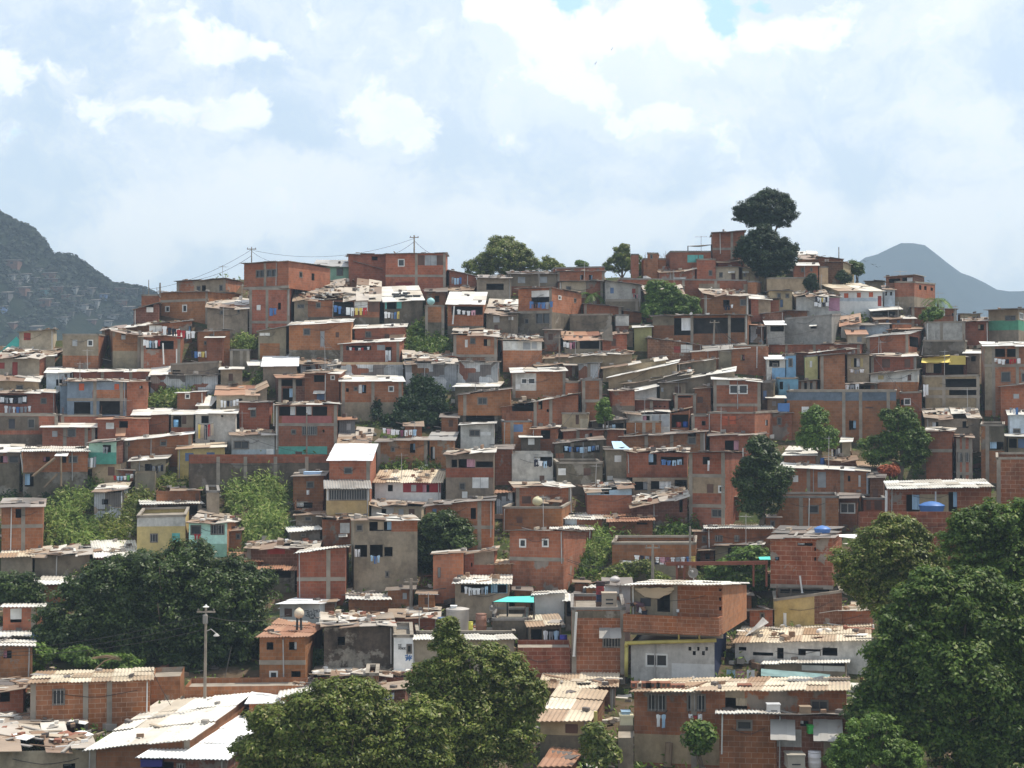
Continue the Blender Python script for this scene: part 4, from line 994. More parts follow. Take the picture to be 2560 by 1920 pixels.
H('dark open undercroft with stubby columns below the stilted brick house', 1760, 1640, 2195, 1730, 'grayd', r=None, o='x 1800 1655 2060 1705', D=.2, d=4.5, c='1800 2075')
tile(1280, 560)
H('grey flat house with two grey shuttered windows on the brow', -40, 432, 385, 560, 'gray', r='k+', ry=418, o='sg 50 458 115 510;sg 240 455 305 508', bands=[(540, 'brick')])
H('thin strip of brick wall house furthest back on the crest', 340, 385, 800, 500, 'brickp', r='f', yr=375, g=560, D=1.5, d=4)
H('low wide brick house with two dark slit windows on the crest', 388, 412, 800, 500, 'brick', r='k', yr=408, g=540, o='x 588 440 615 482;x 665 440 695 485')
H('brick house with a cream painted half above the palm', 390, 500, 788, 640, 'brickp', r='k', yr=492, o='P 390 498 640 640 cream;w 467 540 510 575')
H('white overhanging house with one blue and one red shutter', 790, 492, 1115, 770, 'whited', r='k', yr=530, o='sB 848 550 880 600;sr 1037 558 1072 600', b='660', bands=[(662, 'gray')], c='1078')
L('on the white overhanging house', 1045, 605, 1085, 605, 'rkp', 30)
H('low brick shed with a dark roof right of the palm', 610, 690, 945, 800, 'brick', r='k', yr=715)
H('small sloping brick shed under the white overhanging house', 945, 745, 1120, 810, 'brick', r='k', yr=770)
H('two storey brick house with blue washing and a white awning cloth', 55, 565, 345, 975, 'brick', r='k', yr=552, s=600, sy=605, o='sw 168 578 332 628;x 168 634 332 690;w 205 772 330 860;w 108 818 145 862', so='W 400 618 425 655;w 535 640 553 680', b='762', bands=[(764, 'grayd')], c='350')
L('across the blue hung upper window', 170, 668, 375, 668, 'bkbbgb', 55)
H('grey lean-to left of the two storey house with blue washing', -20, 770, 52, 960, 'gray', r='g', o='sw -10 800 12 830')
H('stained grey parapet house with rubbish on its terrace', 500, 790, 870, 930, 'grayd', r='f', yr=785, D=.3)
H('small flat brick block on the crest right of the slender trees', 1120, 305, 1330, 425, 'brick', r='f', g=500, D=2, d=4)
H('brick stair turret standing above the crest', 1170, 256, 1272, 400, 'brick', r='f', g=500, D=1.6, d=3, yr=258, o='w 1195 265 1215 300')
H('tiny brick stub just showing between the slender trees', 1025, 268, 1095, 380, 'brick', r='f', g=500, D=2.4, d=3)
H('large brick terrace house with a pale turquoise sheet wall', 1328, 242, 1720, 395, 'brick', r='f', g=500, D=.6, d=6, o='st 1515 268 1655 332')
H('highest brick block house beside the round tree', 1722, 80, 2010, 330, 'brick', r='k', yr=62, g=480, D=2.2, d=6, c='1900', b='215', ov=.5)
H('roof terrace room with white rubble beside the round tree', 1760, 330, 1985, 400, 'brick', r='j+', ry=298, g=500, D=1.4, d=4)
H('brick stair tower with one dark window beside the cream house', 1575, 310, 1760, 500, 'brick', r='f', g=510, D=.2, d=4.5, o='w 1700 402 1730 445')
H('shack under tumbled tin sheets left of the brick stair tower', 1245, 425, 1580, 500, 'brickp', r='j+', yr=395, ry=365, o='sw 1395 462 1500 480')
H('cream house with a little awning over a brown shutter', 1762, 372, 1970, 500, 'cream', r='k', D=-.2, o='w 1790 420 1820 460;sb 1895 430 1930 485;A 1868 408 1925 428')
H('cream house with a tilted awning under the round tree', 1972, 378, 2200, 520, 'tan', r='k', yr=400, o='w 2000 425 2025 455;w 2100 440 2130 470;A 1990 408 2045 428')
H('long brick terrace wall with grey panels below the cream houses', 915, 478, 2035, 600, 'brick', r='f', yr=492, o='P 1615 515 1795 580 gray;P 2000 520 2036 600 gray', c='1480 1760', D=-.5, d=2.5)
H('stub of brick turret at the right end of the terrace wall', 2035, 502, 2110, 610, 'brick', r='f', s=2155, D=-.2, d=2.5)
H('brick house under a rubble covered roof behind the bright green tree', 1120, 602, 1480, 800, 'brick', r='j+', ry=522)
H('brick house with a big window under a long pale tin roof', 1620, 612, 2045, 790, 'brick', r='j', yr=620, ry=568, d=5.5, o='w 1970 650 2042 705;x 1825 655 1880 720', ov=.5)
L('by the dark window under the long pale roof', 1830, 700, 1910, 690, 'kkw', 40)
H('plain brick hut under the falling right end of the long pale roof', 2045, 645, 2235, 780, 'brick', r='z', yr=658, ry=615, o='P 2130 650 2235 780 tan')
H('wide open sided brick workshop with a thin dark roof', 1215, 798, 2070, 1065, 'brick', r='k', yr=785, o='P 1010 800 1390 875 gray;P 1215 800 1400 872 gray;x 1400 812 1550 960;x 1565 812 1870 945;x 1885 810 2060 935', c='1555 1878 2060', d=7, ov=.5)
dish('round white lamp dish on the roof of the open workshop', 1548, 775, 26, col='frame_white')
H('pale grey hut with a blank wall left of the open workshop', 880, 792, 1010, 905, 'whited', r='f', bands=[(880, 'brickd')])
H('little cream block hut with a white roof on the steps', 1052, 898, 1208, 1035, 'limeyel', r='z', ry=878, yr=890)
H('brick stub beside the little cream hut on the steps', 1208, 872, 1300, 975, 'brick', r='f', D=.4)
H('low cream wall hut behind the steps', 950, 940, 1045, 1025, 'cream', r='f', D=.5)
H('open shack with a rusty corrugated roof and pink cloth', 430, 1002, 770, 1110, 'gray', r='r', ry=938, o='x 435 1008 560 1078;x 585 1008 765 1078', c='500', D=-.2)
L('in the open rusty roofed shack', 440, 1015, 545, 1015, 'wwpu', 50)
cloth_sheet('grey board leaning beside the rusty roofed shack', [(775, 950), (865, 868), (872, 1010), (778, 1000)], 'concrete', host=HOUSES[-1], out=.1, sag=0.02, name='leaning_board', cat='board')
H('grey fronted house over brick under a tile strewn roof', -110, 1012, 258, 1205, 'whited', r='j+', ry=963, o='sw 0 1022 50 1085;sg 95 1022 160 1085;sg 170 1018 215 1078', bands=[(1092, 'brick')])
H('brick house with a red door row below the open workshop', 1165, 988, 1640, 1130, 'brickd', r='k', yr=1045, ry=1030, o='dr 1398 1045 1455 1112;sw 1458 1020 1560 1110;dr 1500 1055 1530 1110', D=-.8)
H('grey sheeted roof hut beside the leaning utility pole', 1520, 1108, 2040, 1190, 'brick', r='g', yr=1072, ry=1050, o='x 1975 1130 2010 1180', D=-.5)
H('brick house with one black window right of the utility pole', 1915, 1055, 2215, 1230, 'brick', r='f', o='x 1972 1130 2010 1185;P 2030 1060 2215 1110 brickp')
H('narrow grey rendered stair hut by the utility pole', 1785, 1105, 1910, 1245, 'gray', r='f')
H('tan shack under a long rubble strewn roof at centre right', 280, 1165, 1040, 1235, 'tan', r='j+', yr=1118, ry=1120)
H('low tan shack with a whitewashed ragged roof behind the slanted sheds', 780, 1245, 1330, 1310, 'tan', r='o', yr=1175, ry=1180)
H('grey shed wall at the top of the slanted white roofs', 1400, 1212, 1765, 1330, 'grayd', r='o', yr=1170)
H('uppermost shed with a long slanted white roof', 835, 1328, 1440, 1430, 'tan', r='z', yr=1208, ry=1238, D=-.2)
H('middle shed with a slanted roof of grey rubble', 962, 1388, 1560, 1460, 'gray', r='j+', yr=1290, ry=1308, D=-.5)
H('right hand shed with a long slanted white roof', 1312, 1372, 1925, 1480, 'gray', r='z', yr=1272, ry=1292, D=-.6)
H('lowest small shed with a slanted white roof', 1002, 1455, 1250, 1520, 'whited', r='z', yr=1405, ry=1398, D=-.8)
H('brick house with two white framed windows in a white wall', -10, 1285, 465, 1470, 'brick', r='z', yr=1272, ry=1240, o='P -10 1290 210 1440 whited;W 80 1335 130 1380;W 140 1332 200 1382;sw 10 1385 75 1425')
H('hut under a crumpled grey tin roof with a blue bucket', 175, 1232, 545, 1290, 'brickp', r='j', yr=1212, ry=1195, D=.4)
H('stacked tin box shack of rusty grey sheets', 575, 1210, 770, 1345, 'tin', r='g', yr=1202, c='665')
H('tall plain brick house with grey columns and a dark lower window', 590, 1352, 782, 1710, 'brick', r='f', c='597 775', b='1530', o='w 595 1555 640 1602', D=-.2)
H('brick wing with no windows left of the tall plain brick house', 462, 1372, 590, 1600, 'brick', r='f')
H('brick house under a dark roof that climbs right, with four square windows', -120, 1580, 572, 1720, 'brick', r='o', yr=1472, ry=1545, o='x 0 1575 190 1618;x 228 1563 262 1602;x 420 1562 448 1600;x 300 1600 318 1625', c='200 335', D=-.6)
H('narrow stained brick house below the slanted sheds', 842, 1445, 1060, 1650, 'brickp', r='o', yr=1440, bands=[(1570, 'grayd')])
H('low brick wing with a honeycomb vent wall', 1062, 1522, 1378, 1640, 'brick', r='k', yr=1530, c='1205', o='x 1230 1570 1250 1580;x 1270 1572 1290 1582;x 1310 1574 1330 1584')
H('grey rendered house with a brown shutter among brick ones', 1250, 1376, 1500, 1540, 'gray', r='k', yr=1372, o='sb 1405 1405 1460 1458;sg 1285 1415 1310 1450', D=.3)
H('brick house with a black slot window and pierced brick panel', 1385, 1478, 1592, 1640, 'brick', r='f', o='x 1400 1486 1550 1500', c='1390 1585', D=-.2)
H('brick house with a single brown shutter left of the curtained house', 1580, 1428, 1735, 1640, 'brick', r='o', yr=1415, o='sb 1602 1492 1650 1545')
H('brick house with a white curtained window and thin white roof edge', 1735, 1342, 2150, 1700, 'brick', r='z', yr=1365, ry=1335, o='P 1745 1345 1880 1392 whited;W 1880 1392 1958 1466;W 1962 1392 2035 1466', c='1745 2140', b='1565')
H('grey side house with a blue door right of the curtained house', 2150, 1370, 2260, 1560, 'grayd', r='f', o='sB 2170 1440 2200 1520')
tile(1920, 600)
H('brick hut under a white sheet roof right behind the round tree', 255, 165, 430, 230, 'brick', r='o', ry=105, g=400, D=4, d=5)
H('brick hut at the right end of the crest with a thin mast', 430, 145, 640, 215, 'brick', r='k', yr=168, g=400, D=3.6, d=5)
H('brick house with a bright white roof edge under the round tree', 215, 222, 432, 345, 'brick', r='z', ry=192, g=390, o='w 285 240 310 275;w 365 240 385 270')
H('tan rendered strip house between two brick ones near the crest', 432, 238, 520, 350, 'tan', r='f', g=390)
H('dark brick house with a cream side near the right end of the crest', 490, 195, 650, 345, 'brickd', r='o', s=745, sw='tan', g=400, D=1, d=5)
H('tan stained wall house below the round tree', -40, 335, 330, 430, 'tan', r='f', yr=330, g=440, d=2.5)
H('small grey cabin with a dark roof left of the red shutter shed', 840, 358, 1010, 410, 'gray', r='k', g=480, D=3, d=4)
H('long white shed with orange red shutters and red door', 620, 442, 990, 625, 'white', sl=440, sw='tan', r='t', ry=383, d=8, o='P 620 500 990 530 skyb;so 657 460 695 500;so 768 455 803 497;so 872 452 908 492;dr 948 483 982 572')
H('pale grey end of the white shed with two dark windows', 992, 428, 1097, 590, 'skyb', r='o', ry=398, o='x 1005 447 1028 480;x 1055 448 1072 480')
H('two storey brick house with a ruined rooftop room at the right crest', 1095, 368, 1265, 610, 'brick', s=1445, sy=385, r='f', d=6.5, bands=[(490, 'gray')], so='x 1305 388 1325 432;x 1350 396 1370 435;x 1405 398 1425 440')
H('open rooftop room over the brick house at the right crest', 1020, 322, 1260, 470, 'brickd', yr=302, s=1352, r='t', g=610, D=1.2, d=5, o='x 1045 335 1140 368;x 1160 325 1250 365')
H('dirty white house hung with washing, pink end wall', 212, 492, 620, 622, 'whited', r='j+', ry=450, o='P 525 500 620 612 pinkl;x 420 500 445 540')
L('on the dirty white house with a pink end', 405, 490, 525, 490, 'kwwowkw'.replace('o', 'y'), 42); L('low on the dirty white house with a pink end', 395, 535, 525, 535, 'wwkw', 35)
H('tan house with a blue door left of the dirty white house', -10, 440, 210, 600, 'tan', r='k', o='w 80 460 110 505;w 152 465 182 500;dB 105 515 130 580')
H('brick hut with a rubble roof at the foot of the tan house', -70, 520, 95, 620, 'brick', r='j', ry=495, o='sr 5 545 30 585')
H('low open shed under a wavy bright tin roof', 862, 612, 1145, 670, 'grayd', r='z', ry=575, yr=600, o='x 900 620 1100 665')
H('brick hut with a brown tin roof below the wavy roofed shed', 890, 682, 1265, 735, 'brick', r='o', ry=655, o='sB 1020 695 1045 720;sB 1115 695 1140 720')
H('dark brick house with a small white window and thin flat roof', 1230, 578, 1630, 700, 'brick', r='k', yr=598, o='sw 1508 600 1530 655;x 1590 630 1610 660', D=.3)
H('thin brick strip house above the blank grey wall', 135, 608, 345, 690, 'brickp', r='k', yr=615, D=.4)
H('dark brick lean-to with slanting roof above the bright awning', -60, 640, 135, 700, 'brickd', r='k', yr=618)
H('big blank pale grey house wall with one tiny slot window', 145, 685, 550, 905, 'cement', r='f', yr=652, s=628, sy=648, o='x 368 740 420 765;A 362 732 426 748', d=6)
H('pale grey room with a black opening under a glaring awning roof', -30, 735, 145, 905, 'cement', r='w', ry=700, o='x 20 742 138 790')
H('white hut under a steep slope of brown tiles', 628, 740, 790, 790, 'whited', r='r+', ry=652, yr=715)
H('thin bluish house under a dark flat roof edge', 665, 745, 1050, 790, 'skyb', r='k', ry=722, yr=728, o='sB 790 745 840 770')
H('brick strip house right of the thin bluish house', 1052, 728, 1240, 790, 'brick', r='f')
H('cream hut under a long rust red roof', 670, 812, 850, 900, 'cream', r='r', ry=768, o='sp 770 835 810 880'.replace('sp', 'sg'))
H('plain brick house with a sloped grey parapet and an open dark side', 855, 842, 1215, 995, 'brick', r='g', yr=812, s=1325, ry=800, so='x 1222 830 1300 930', d=4.5)
post('crooked white pipe down the open side of the brick house', 1318, 830, 1295, 985, host=HOUSES[-1], out=-1.5, r=.07)
H('rusty roofed brick hut behind the sloped grey parapet', 1040, 770, 1340, 850, 'brickd', r='r', yr=775, ry=752, D=.3)
H('pale grey two panel wall house with columns and no windows', 1345, 718, 1705, 880, 'cement', r='f', yr=712, c='1500 1690', d=5)
H('dark grey wall storey under the pale two panel house', 1338, 875, 1720, 1000, 'grayd', r='f', D=-.6)
H('brick house with a dark window under a tilted tin roof', 1690, 705, 1905, 860, 'brick', r='j', ry=678, o='x 1815 730 1865 780')
H('small cream roof room beneath the distant mountain', 1640, 642, 1835, 700, 'cream', r='k', yr=640)
H('tan house with a green painted band under a wide flat roof', 1905, 608, 2165, 890, 'tan', s=2300, r='k', yr=595, ov=1.0, bands=[(695, 'greenb'), (780, 'gray')], o='w 2048 655 2142 695', so='W 2172 628 2205 690')
tank('blue barrel tank under a white lid beside the green banded house', 1745, 905, 58, 80, (.09, .16, .30), back=-.3)
H('long low dark red brick wall house across the slope', -110, 908, 830, 1010, 'brick', r='k', yr=900, c='160 400 800', D=.2)
H('brick house under a long thin roof edge that climbs right', 130, 995, 770, 1090, 'brick', r='o', yr=940, D=.1)
H('small white room under a bright awning beside the sky blue house', -30, 1032, 150, 1200, 'whited', r='w', ry=1003, o='P 35 1105 150 1200 blue;x 10 1040 100 1095;w 40 1065 85 1098')
H('sky blue house front with one blue shutter', 146, 1000, 242, 1200, 'blue', r='f', yr=995, o='w 178 1025 212 1095', D=-.3)
H('blue washed basement under the sky blue house', 70, 1200, 262, 1330, 'blue', r='f', D=-.2, o='x 95 1225 130 1290')
H('yellow green plank fronted house with two slit shutters', 305, 1012, 430, 1212, 'limeyel', r='f', yr=1002, o='sw 360 1045 382 1100;sy 328 1048 340 1104')
H('plain brick house right of the yellow green front', 432, 1000, 665, 1310, 'brick', r='k', yr=985, c='440')
H('cream house with ochre open shutters round a black window', 666, 992, 876, 1190, 'cream', r='k', yr=988, o='sy 718 1022 742 1098;x 743 1022 795 1098;sy 796 1022 822 1098')
L('below the ochre shutters', 700, 1110, 830, 1110, 'wgw', 30)
H('brick house with toothed corners and two brown shutters', 880, 1008, 1285, 1155, 'brick', r='o', ry=990, o='sb 985 1028 1055 1102;sb 1180 1030 1230 1102')
H('dirty white house over brick with one white and one brown shutter', 886, 1162, 1320, 1320, 'whited', yr=1122, r='k', o='sw 1158 1168 1204 1218;sb 1207 1165 1238 1215;sy 950 1170 1000 1205', bands=[(1228, 'brick')], D=-.4)
H('dark cluttered yard house behind the yellow tarpaulins', 1322, 1010, 1720, 1185, 'brickd', r='k', o='x 1335 1050 1500 1150;x 1530 1060 1690 1165')
cloth_sheet('bright yellow tarpaulin slung over the cluttered yard', [(1330, 1020), (1572, 992), (1578, 1058), (1325, 1060)], 'cloth_y', out=1.2, sag=.5, depth=(1.2, 1.2, 0, 0))
cloth_sheet('dull yellow sheet hanging down beside the bright tarpaulin', [(1578, 998), (1708, 1000), (1708, 1075), (1562, 1075)], 'wall_none' if False else 'cloth_y', out=1.0, sag=.05)
H('tan two level house with long dark openings and a ledge', 1326, 1185, 1830, 1460, 'tan', r='f', yr=1175, o='x 1515 1200 1812 1280;x 1565 1292 1800 1340', c='1520 1820', b='1285 1355')
L('at the left end of the tan two level house', 1338, 1240, 1385, 1240, 'ww', 95)
H('tall brick house with black curtained windows and a white roof edge', 1845, 918, 2260, 1470, 'brickp', r='z', ry=890, o='P 1845 918 1940 1470 gray;x 1948 940 2048 1010;x 2065 940 2165 1010;w 2015 1140 2095 1225;w 2190 1150 2240 1225', c='1950 2155', b='1085')
L('under the black curtained windows', 1950, 1020, 2180, 1020, 'wwwkrrw', 40)
H('brick house with an arched roof edge at the right margin', 2000, 1270, 2300, 1520, 'brick', r='k', yr=1240, o='sg 2120 1330 2170 1370;sw 1940 1300 1990 1460', D=-.4)
H('open dark kitchen hut with white sheets hung out', 490, 1250, 970, 1325, 'grayd', r='k', yr=1240, o='x 500 1258 780 1315;x 790 1250 920 1312')
L('at the open dark kitchen hut', 622, 1240, 800, 1240, 'wwgw', 65)
H('tan hut at the left of the sky blue basement', -60, 1228, 60, 1400, 'tan', r='f', yr=1225)
H('ruined hut of bare brick piers below the sky blue house', 262, 1222, 440, 1310, 'brickp', r='o', yr=1215, o='x 290 1235 420 1290', c='300 350 400', D=-.3)
H('wide brick house with a blue grey parapet behind the two trees', 165, 1312, 1110, 1720, 'brick', r='f', o='P 165 1308 480 1385 bluegray;P 480 1308 1110 1388 bluegray;sw 290 1440 355 1510;sb 840 1440 910 1455;x 700 1560 760 1640', c='655 800 1040', d=6)
H('brick corner house with one white framed window', 1140, 1325, 1330, 1560, 'brick', r='f', yr=1318, o='x 1148 1380 1172 1425;W 1176 1370 1232 1425', D=-.4)
cloth_sheet('dark blue tarpaulin hanging below the tan hut', [(85, 1410), (188, 1410), (185, 1482), (85, 1478)], 'cloth_b', host=HOUSES[-2], out=.8, sag=.1)
tile(1920, 1020)
H('low hut under a wide white tin roof between the trees', 140, 408, 412, 500, 'brick', s=465, sw='tan', r='z', ry=342)
H('cream hut with a tilted white roof by the blue barrel', 640, 295, 722, 450, 'cream', r='z', ry=262, D=.4)
L('by the cream hut behind the round trees', 545, 350, 625, 340, 'wkgw', 60)
tank('dark blue barrel between the two round trees', 470, 492, 44, 62, (.04, .10, .28), host=HOUSES[-2], back=-1)
H('cluttered flat hut right of the blue barrel', 500, 455, 760, 540, 'brickd', r='j+', ry=420)
H('dark shed with a tan roof left of the red leaved shrub', 770, 505, 970, 600, 'brickdark', r='t', ry=470, yr=515)
H('upper brick house with odd small openings under a long white roof', 112, 512, 868, 760, 'brick', yr=550, r='z', ry=487, o='sw 212 582 262 640;sg 428 552 502 688;x 690 585 712 635;sw 780 582 802 680;P 640 552 868 700 orange;P 850 560 868 750 skyb', c='350 640', D=.2)
H('lower brick house with a weedy ledge and one black window', 75, 775, 610, 985, 'brick', r='f', o='w 345 840 437 910', c='285 480', D=-.6, d=3)
H('brick porch room with a big window below the long white roof', 612, 772, 790, 985, 'brickp', r='k', o='W 625 822 752 910', D=-.5, ov=.7, d=3)
H('brick house with torn boards left of the corrugated roof', 880, 600, 1015, 900, 'brickd', r='k', D=.1, o='db 905 700 950 800')
H('brick house with brown boarded windows beside the white post', 800, 790, 1010, 960, 'brick', r='f', o='sb 850 800 890 880;sb 920 800 985 880', D=-.3, d=3)
H('tall dark blank brick house right of the big round tree', 1368, 205, 1612, 650, 'brick', r='o', ry=178, b='370', d=6)
H('slim grey framed brick house with two dark windows', 1614, 255, 1768, 650, 'brick', r='o', ry=238, o='b 1635 385 1682 465;b 1705 385 1745 465;x 1640 580 1680 630', c='1620 1692 1760', b='370 568')
H('grey house with two square windows under a flaking white roof', 1345, 92, 1830, 280, 'gray', r='j', ry=8, o='x 1420 120 1472 175;x 1680 115 1732 172')
H('grey block tower house with one broad opening at the right', 1842, 155, 2045, 650, 'grayd', r='f', o='x 1918 292 2035 360;P 1842 370 2045 650 brickp;P 1842 155 1890 370 brickp', c='1895')
H('grey house with a blue sheet at the right margin', 2050, 250, 2260, 460, 'gray', r='z', ry=232, o='x 2055 265 2150 345;sB 2160 265 2240 345')
H('bluish house with hung washing at the right margin', 2060, 60, 2300, 250, 'skyb', r='z', ry=-10, yr=55, o='x 2080 -5 2200 60;w 2120 180 2180 215', D=.3)
L('at the bluish house by the right margin', 2085, -10, 2160, -10, 'gwb', 55)
H('large block brick house with a grey pillar at the right edge', 1975, 442, 2320, 800, 'blockl', r='f', c='1985', D=-7)
H('brick house with two black doorways under a white corrugated roof', 1022, 700, 1930, 1040, 'blockl', r='zc-', yr=682, ry=635, d=6, D=-6, o='x 1195 748 1310 912;x 1560 725 1635 912;P 1310 745 1560 912 tan', ov=.5)
H('low brick parapet wall in front of the black doorways', 780, 925, 1640, 1080, 'blockl', r='f0', D=-9.5, d=2.0, name='garden_wall', cat='wall')
tank('large blue domed tank behind the brick parapet', 1415, 925, 215, 120, (.07, .17, .42), host=HOUSES[-1], back=2.2, kind='cone')
post('white post left of the white corrugated roof', 1020, 710, 1018, 915, host=HOUSES[-2], out=.5, r=.08); post('thin grey lamp post beside the blue domed tank', 1437, 715, 1435, 915, host=HOUSES[-2], out=1.2, r=.05, mat='bar')
H('windowless block brick house on stilts with a blue tank on top', 22, 1125, 560, 1552, 'blockl', r='k', s=640, g=1690, D=-2.5, d=6, fl=True, auto=False, o='x 255 1165 385 1192;x 400 1205 416 1235;x 400 1290 416 1320;x 62 1285 98 1318', b='1545')
H('dark stilts and slab below the windowless block house', 60, 1552, 600, 1690, 'grayd', r=None, D=-2.1, d=5, g=1690, o='x 90 1565 190 1600;x 205 1565 530 1600')
tank('blue tapered tank with a white lid on the windowless block house', 470, 1110, 140, 95, (.09, .20, .48), host=HOUSES[-2], back=1.5, kind='cone')
cloth_sheet('glaring bent sheet on the corner of the windowless block house', [(610, 1092), (770, 1090), (765, 1128), (615, 1112)], 'sheet_white', host=HOUSES[-2], out=-1, sag=.1, name='roof_sheet', cat='sheet', depth=(1.2, 1.2, 0, 0))  # flat white stands in for the sun's glare on this metal sheet
post('white pipe leaning against the windowless block house', 280, 1445, 300, 1590, host=HOUSES[-2], out=.3)
tile(0, 940)
H('brick house hung with two rows of washing at the left edge', -60, 152, 505, 340, 'brick', r='o', ry=130, yr=148, o='x 0 165 235 240;w 352 190 402 240')
L('upper row on the brick house at the left edge', 5, 178, 235, 175, 'wgwkgw', 45); L('lower row on the brick house at the left edge', 40, 252, 275, 255, 'wgwbggw', 62)
H('dull brick lower storey with a dark doorway at the left edge', -60, 345, 500, 600, 'brickp', r='f', o='P -60 350 335 470 grayd;dk 75 370 130 455;w 240 370 300 450', bands=[(505, 'grayd')], D=-.8, d=3)
H('slate blue two storey house with brick balconies and an open stair', 580, 52, 1092, 355, 'bluegray', r='o', yr=48, ry=35, o='P 800 120 1092 208 brick;x 640 225 780 335;x 860 215 1035 335;so 682 65 728 125;so 988 68 1030 118', b='205', c='820 1050')
H('slate blue stair wall left of the slate blue house', 512, 85, 582, 345, 'bluegray', r='f', D=-.2)
H('brick wing with one tiny window right of the slate blue house', 1094, 50, 1272, 350, 'brick', r='o', s=1290, o='x 1205 85 1232 110')
H('thin brick base wall under the slate blue house', 510, 348, 880, 420, 'brick', r='f', D=-1, d=2.2)
H('small brick house with a white barred window above the grass', 1530, 150, 1790, 285, 'brick', r='z', yr=140, o='W 1600 155 1640 195')
H('cream house under a rust striped roof with white washing', 1870, 165, 2230, 300, 'cream', r='rc', ry=85, o='x 2065 195 2095 220')
L('in front of the rust striped roof', 1905, 205, 2065, 195, 'wwkgww', 60)
H('tiny cream cabin with a steep single white roof', 1712, 252, 1812, 310, 'cream', s=1868, r='z', ry=170, sy=185, D=-.2)
H('brick and tan house under a curling white sheet roof', 1150, 338, 1475, 490, 'brick', r='z', ry=288, yr=330, d=4, o='P 1150 338 1210 380 tan')
H('open porch with a brown door and blue barrel', 1478, 335, 1682, 490, 'gray', r='z', ry=292, o='x 1495 345 1568 440;sb 1573 338 1610 415', bands=[(445, 'brick')], D=.2)
tank('pale blue barrel in the porch beside a brown door', 1520, 440, 42, 62, (.16, .36, .58), back=-.4)
H('white washed house with striped rugs hung below a black window', 1688, 332, 2060, 580, 'whited', r='z', ry=295, yr=325, o='x 1740 345 1803 408;x 1910 338 1930 355')
L('below the black window of the white washed house', 1712, 410, 1850, 405, 'ytkrt', 120)
H('brick house with an awning strip over a dark window', 2068, 232, 2362, 440, 'brick', r='k', o='w 2165 292 2212 355;A 2148 275 2214 290', D=.2)
post('white drainpipe between two brick houses at left centre', 2368, 235, 2368, 430, host=HOUSES[-1], out=.25, r=.05)
H('brick house with a clean white roof and two windows, left centre', 365, 446, 835, 615, 'brick', r='z-', ry=408, o='sg 450 475 497 525;w 582 452 655 525;x 762 455 780 468', c='560 745 820')
H('wide brick house with a white shutter and a tipped rusty sheet', 842, 375, 1318, 570, 'brick', r='r', ry=348, yr=368, o='sw 915 403 985 458;x 1030 390 1105 450;A 1005 450 1090 520 r')
H('long brick house under a white roof edge rising to the right', 1075, 560, 1668, 700, 'brick', r='z', yr=502, ry=508, o='w 1085 565 1122 605;w 1385 552 1440 605', d=3.5)
H('brick house with a downpipe under a broad pale roof at left', -40, 662, 195, 960, 'brickp', r='z', ry=600, o='x 0 690 65 750;w 75 690 170 750', bands=[(755, 'grayd')])
post('crooked white downpipe at the corner of the broad pale roof', 180, 670, 205, 830, host=HOUSES[-1], out=.3, r=.06)
H('brick house with a wooden outdoor stair under a broad pale roof', 198, 652, 760, 960, 'brick', r='z', ry=617, o='x 375 698 432 742;x 520 692 572 750;w 595 692 670 750;x 215 845 290 955', bands=[(830, 'grayd')], d=5, auto=False)
post('upper rail of the wooden outdoor stair', 480, 705, 290, 860, out=.9, r=.09, mat='wood', name='stair_rail', cat='rail'); post('lower rail of the wooden outdoor stair', 500, 840, 390, 955, out=.9, r=.08, mat='wood', name='stair_rail', cat='rail'); post('upright post of the wooden outdoor stair', 530, 690, 530, 945, out=1.0, r=.07, mat='wood')
cloth_sheet('white sheet awning above the wooden outdoor stair', [(490, 662), (597, 662), (580, 692), (470, 690)], 'sheet_white', out=1.0, sag=.05, name='awning_sheet', cat='awning', depth=(.8, .8, 0, 0))
H('turquoise painted upper room with a black window and washing', 765, 582, 1005, 762, 'teal', s=1072, sw='brickd', r='k', yr=570, g=890, D=-.6, d=4, fl=True, o='x 890 595 958 660;P 765 582 1005 660 mint')
L('at the corner of the turquoise upper room', 735, 695, 840, 690, 'ggwg', 80); L('in the black window of the turquoise upper room', 895, 600, 945, 600, 'gg', 70)
H('dark tan lower storey with a door under the turquoise room', 795, 760, 1040, 905, 'tan', r=None, s=1110, sw='grayd', o='sb 932 785 990 860', d=4)
L('by the grey wall under the turquoise room', 985, 855, 1160, 840, 'rllwnw', 42)
H('small white house with a faded sign and washing across its door', 1130, 732, 1430, 840, 'cream', s=1482, sw='gray', r='z+', ry=682, yr=718, o='x 1252 760 1310 828')
strokes(HOUSES[-1], [[(1185+i*9, 772), (1188+i*9, 790)] for i in range(6)], 3, 'frame_grey', 'sign_lettering', HOUSES[-1]['root'])
L('across the door of the small white house', 1300, 765, 1420, 760, 'kgkgk', 60)
H('grey retaining wall below the small white house', 1165, 840, 1350, 965, 'gray', r='f0', d=2.2, name='retaining_wall', cat='wall')
H('ochre house with blue shutters under a tan sheet roof', 1535, 635, 1945, 800, 'ochre', r='tc', ry=582, yr=615, o='sB 1600 665 1672 735;sB 1785 660 1855 692')
H('bit of white hut with a tan roof left of the ochre house', 1450, 622, 1535, 700, 'whited', r='t', ry=594)
H('white house with a long grey window and a pale blue base', 1977, 512, 2372, 690, 'whited', r='o', ry=468, o='w 2020 562 2150 628;sw 2300 630 2370 690', bands=[(635, 'skyb')])
H('long stained retaining wall of brick over grey concrete', 1630, 695, 2870, 930, 'brick', r='f0', D=-.8, d=2.2, bands=[(752, 'grayd')], name='retaining_wall', cat='wall', c='1885 2120 2380 2650')
H('derelict tin shack among weeds with a white patched roof', 812, 1012, 1045, 1210, 'tin', s=1120, r='o', ry=930, o='x 880 1065 935 1110', yr=1005)
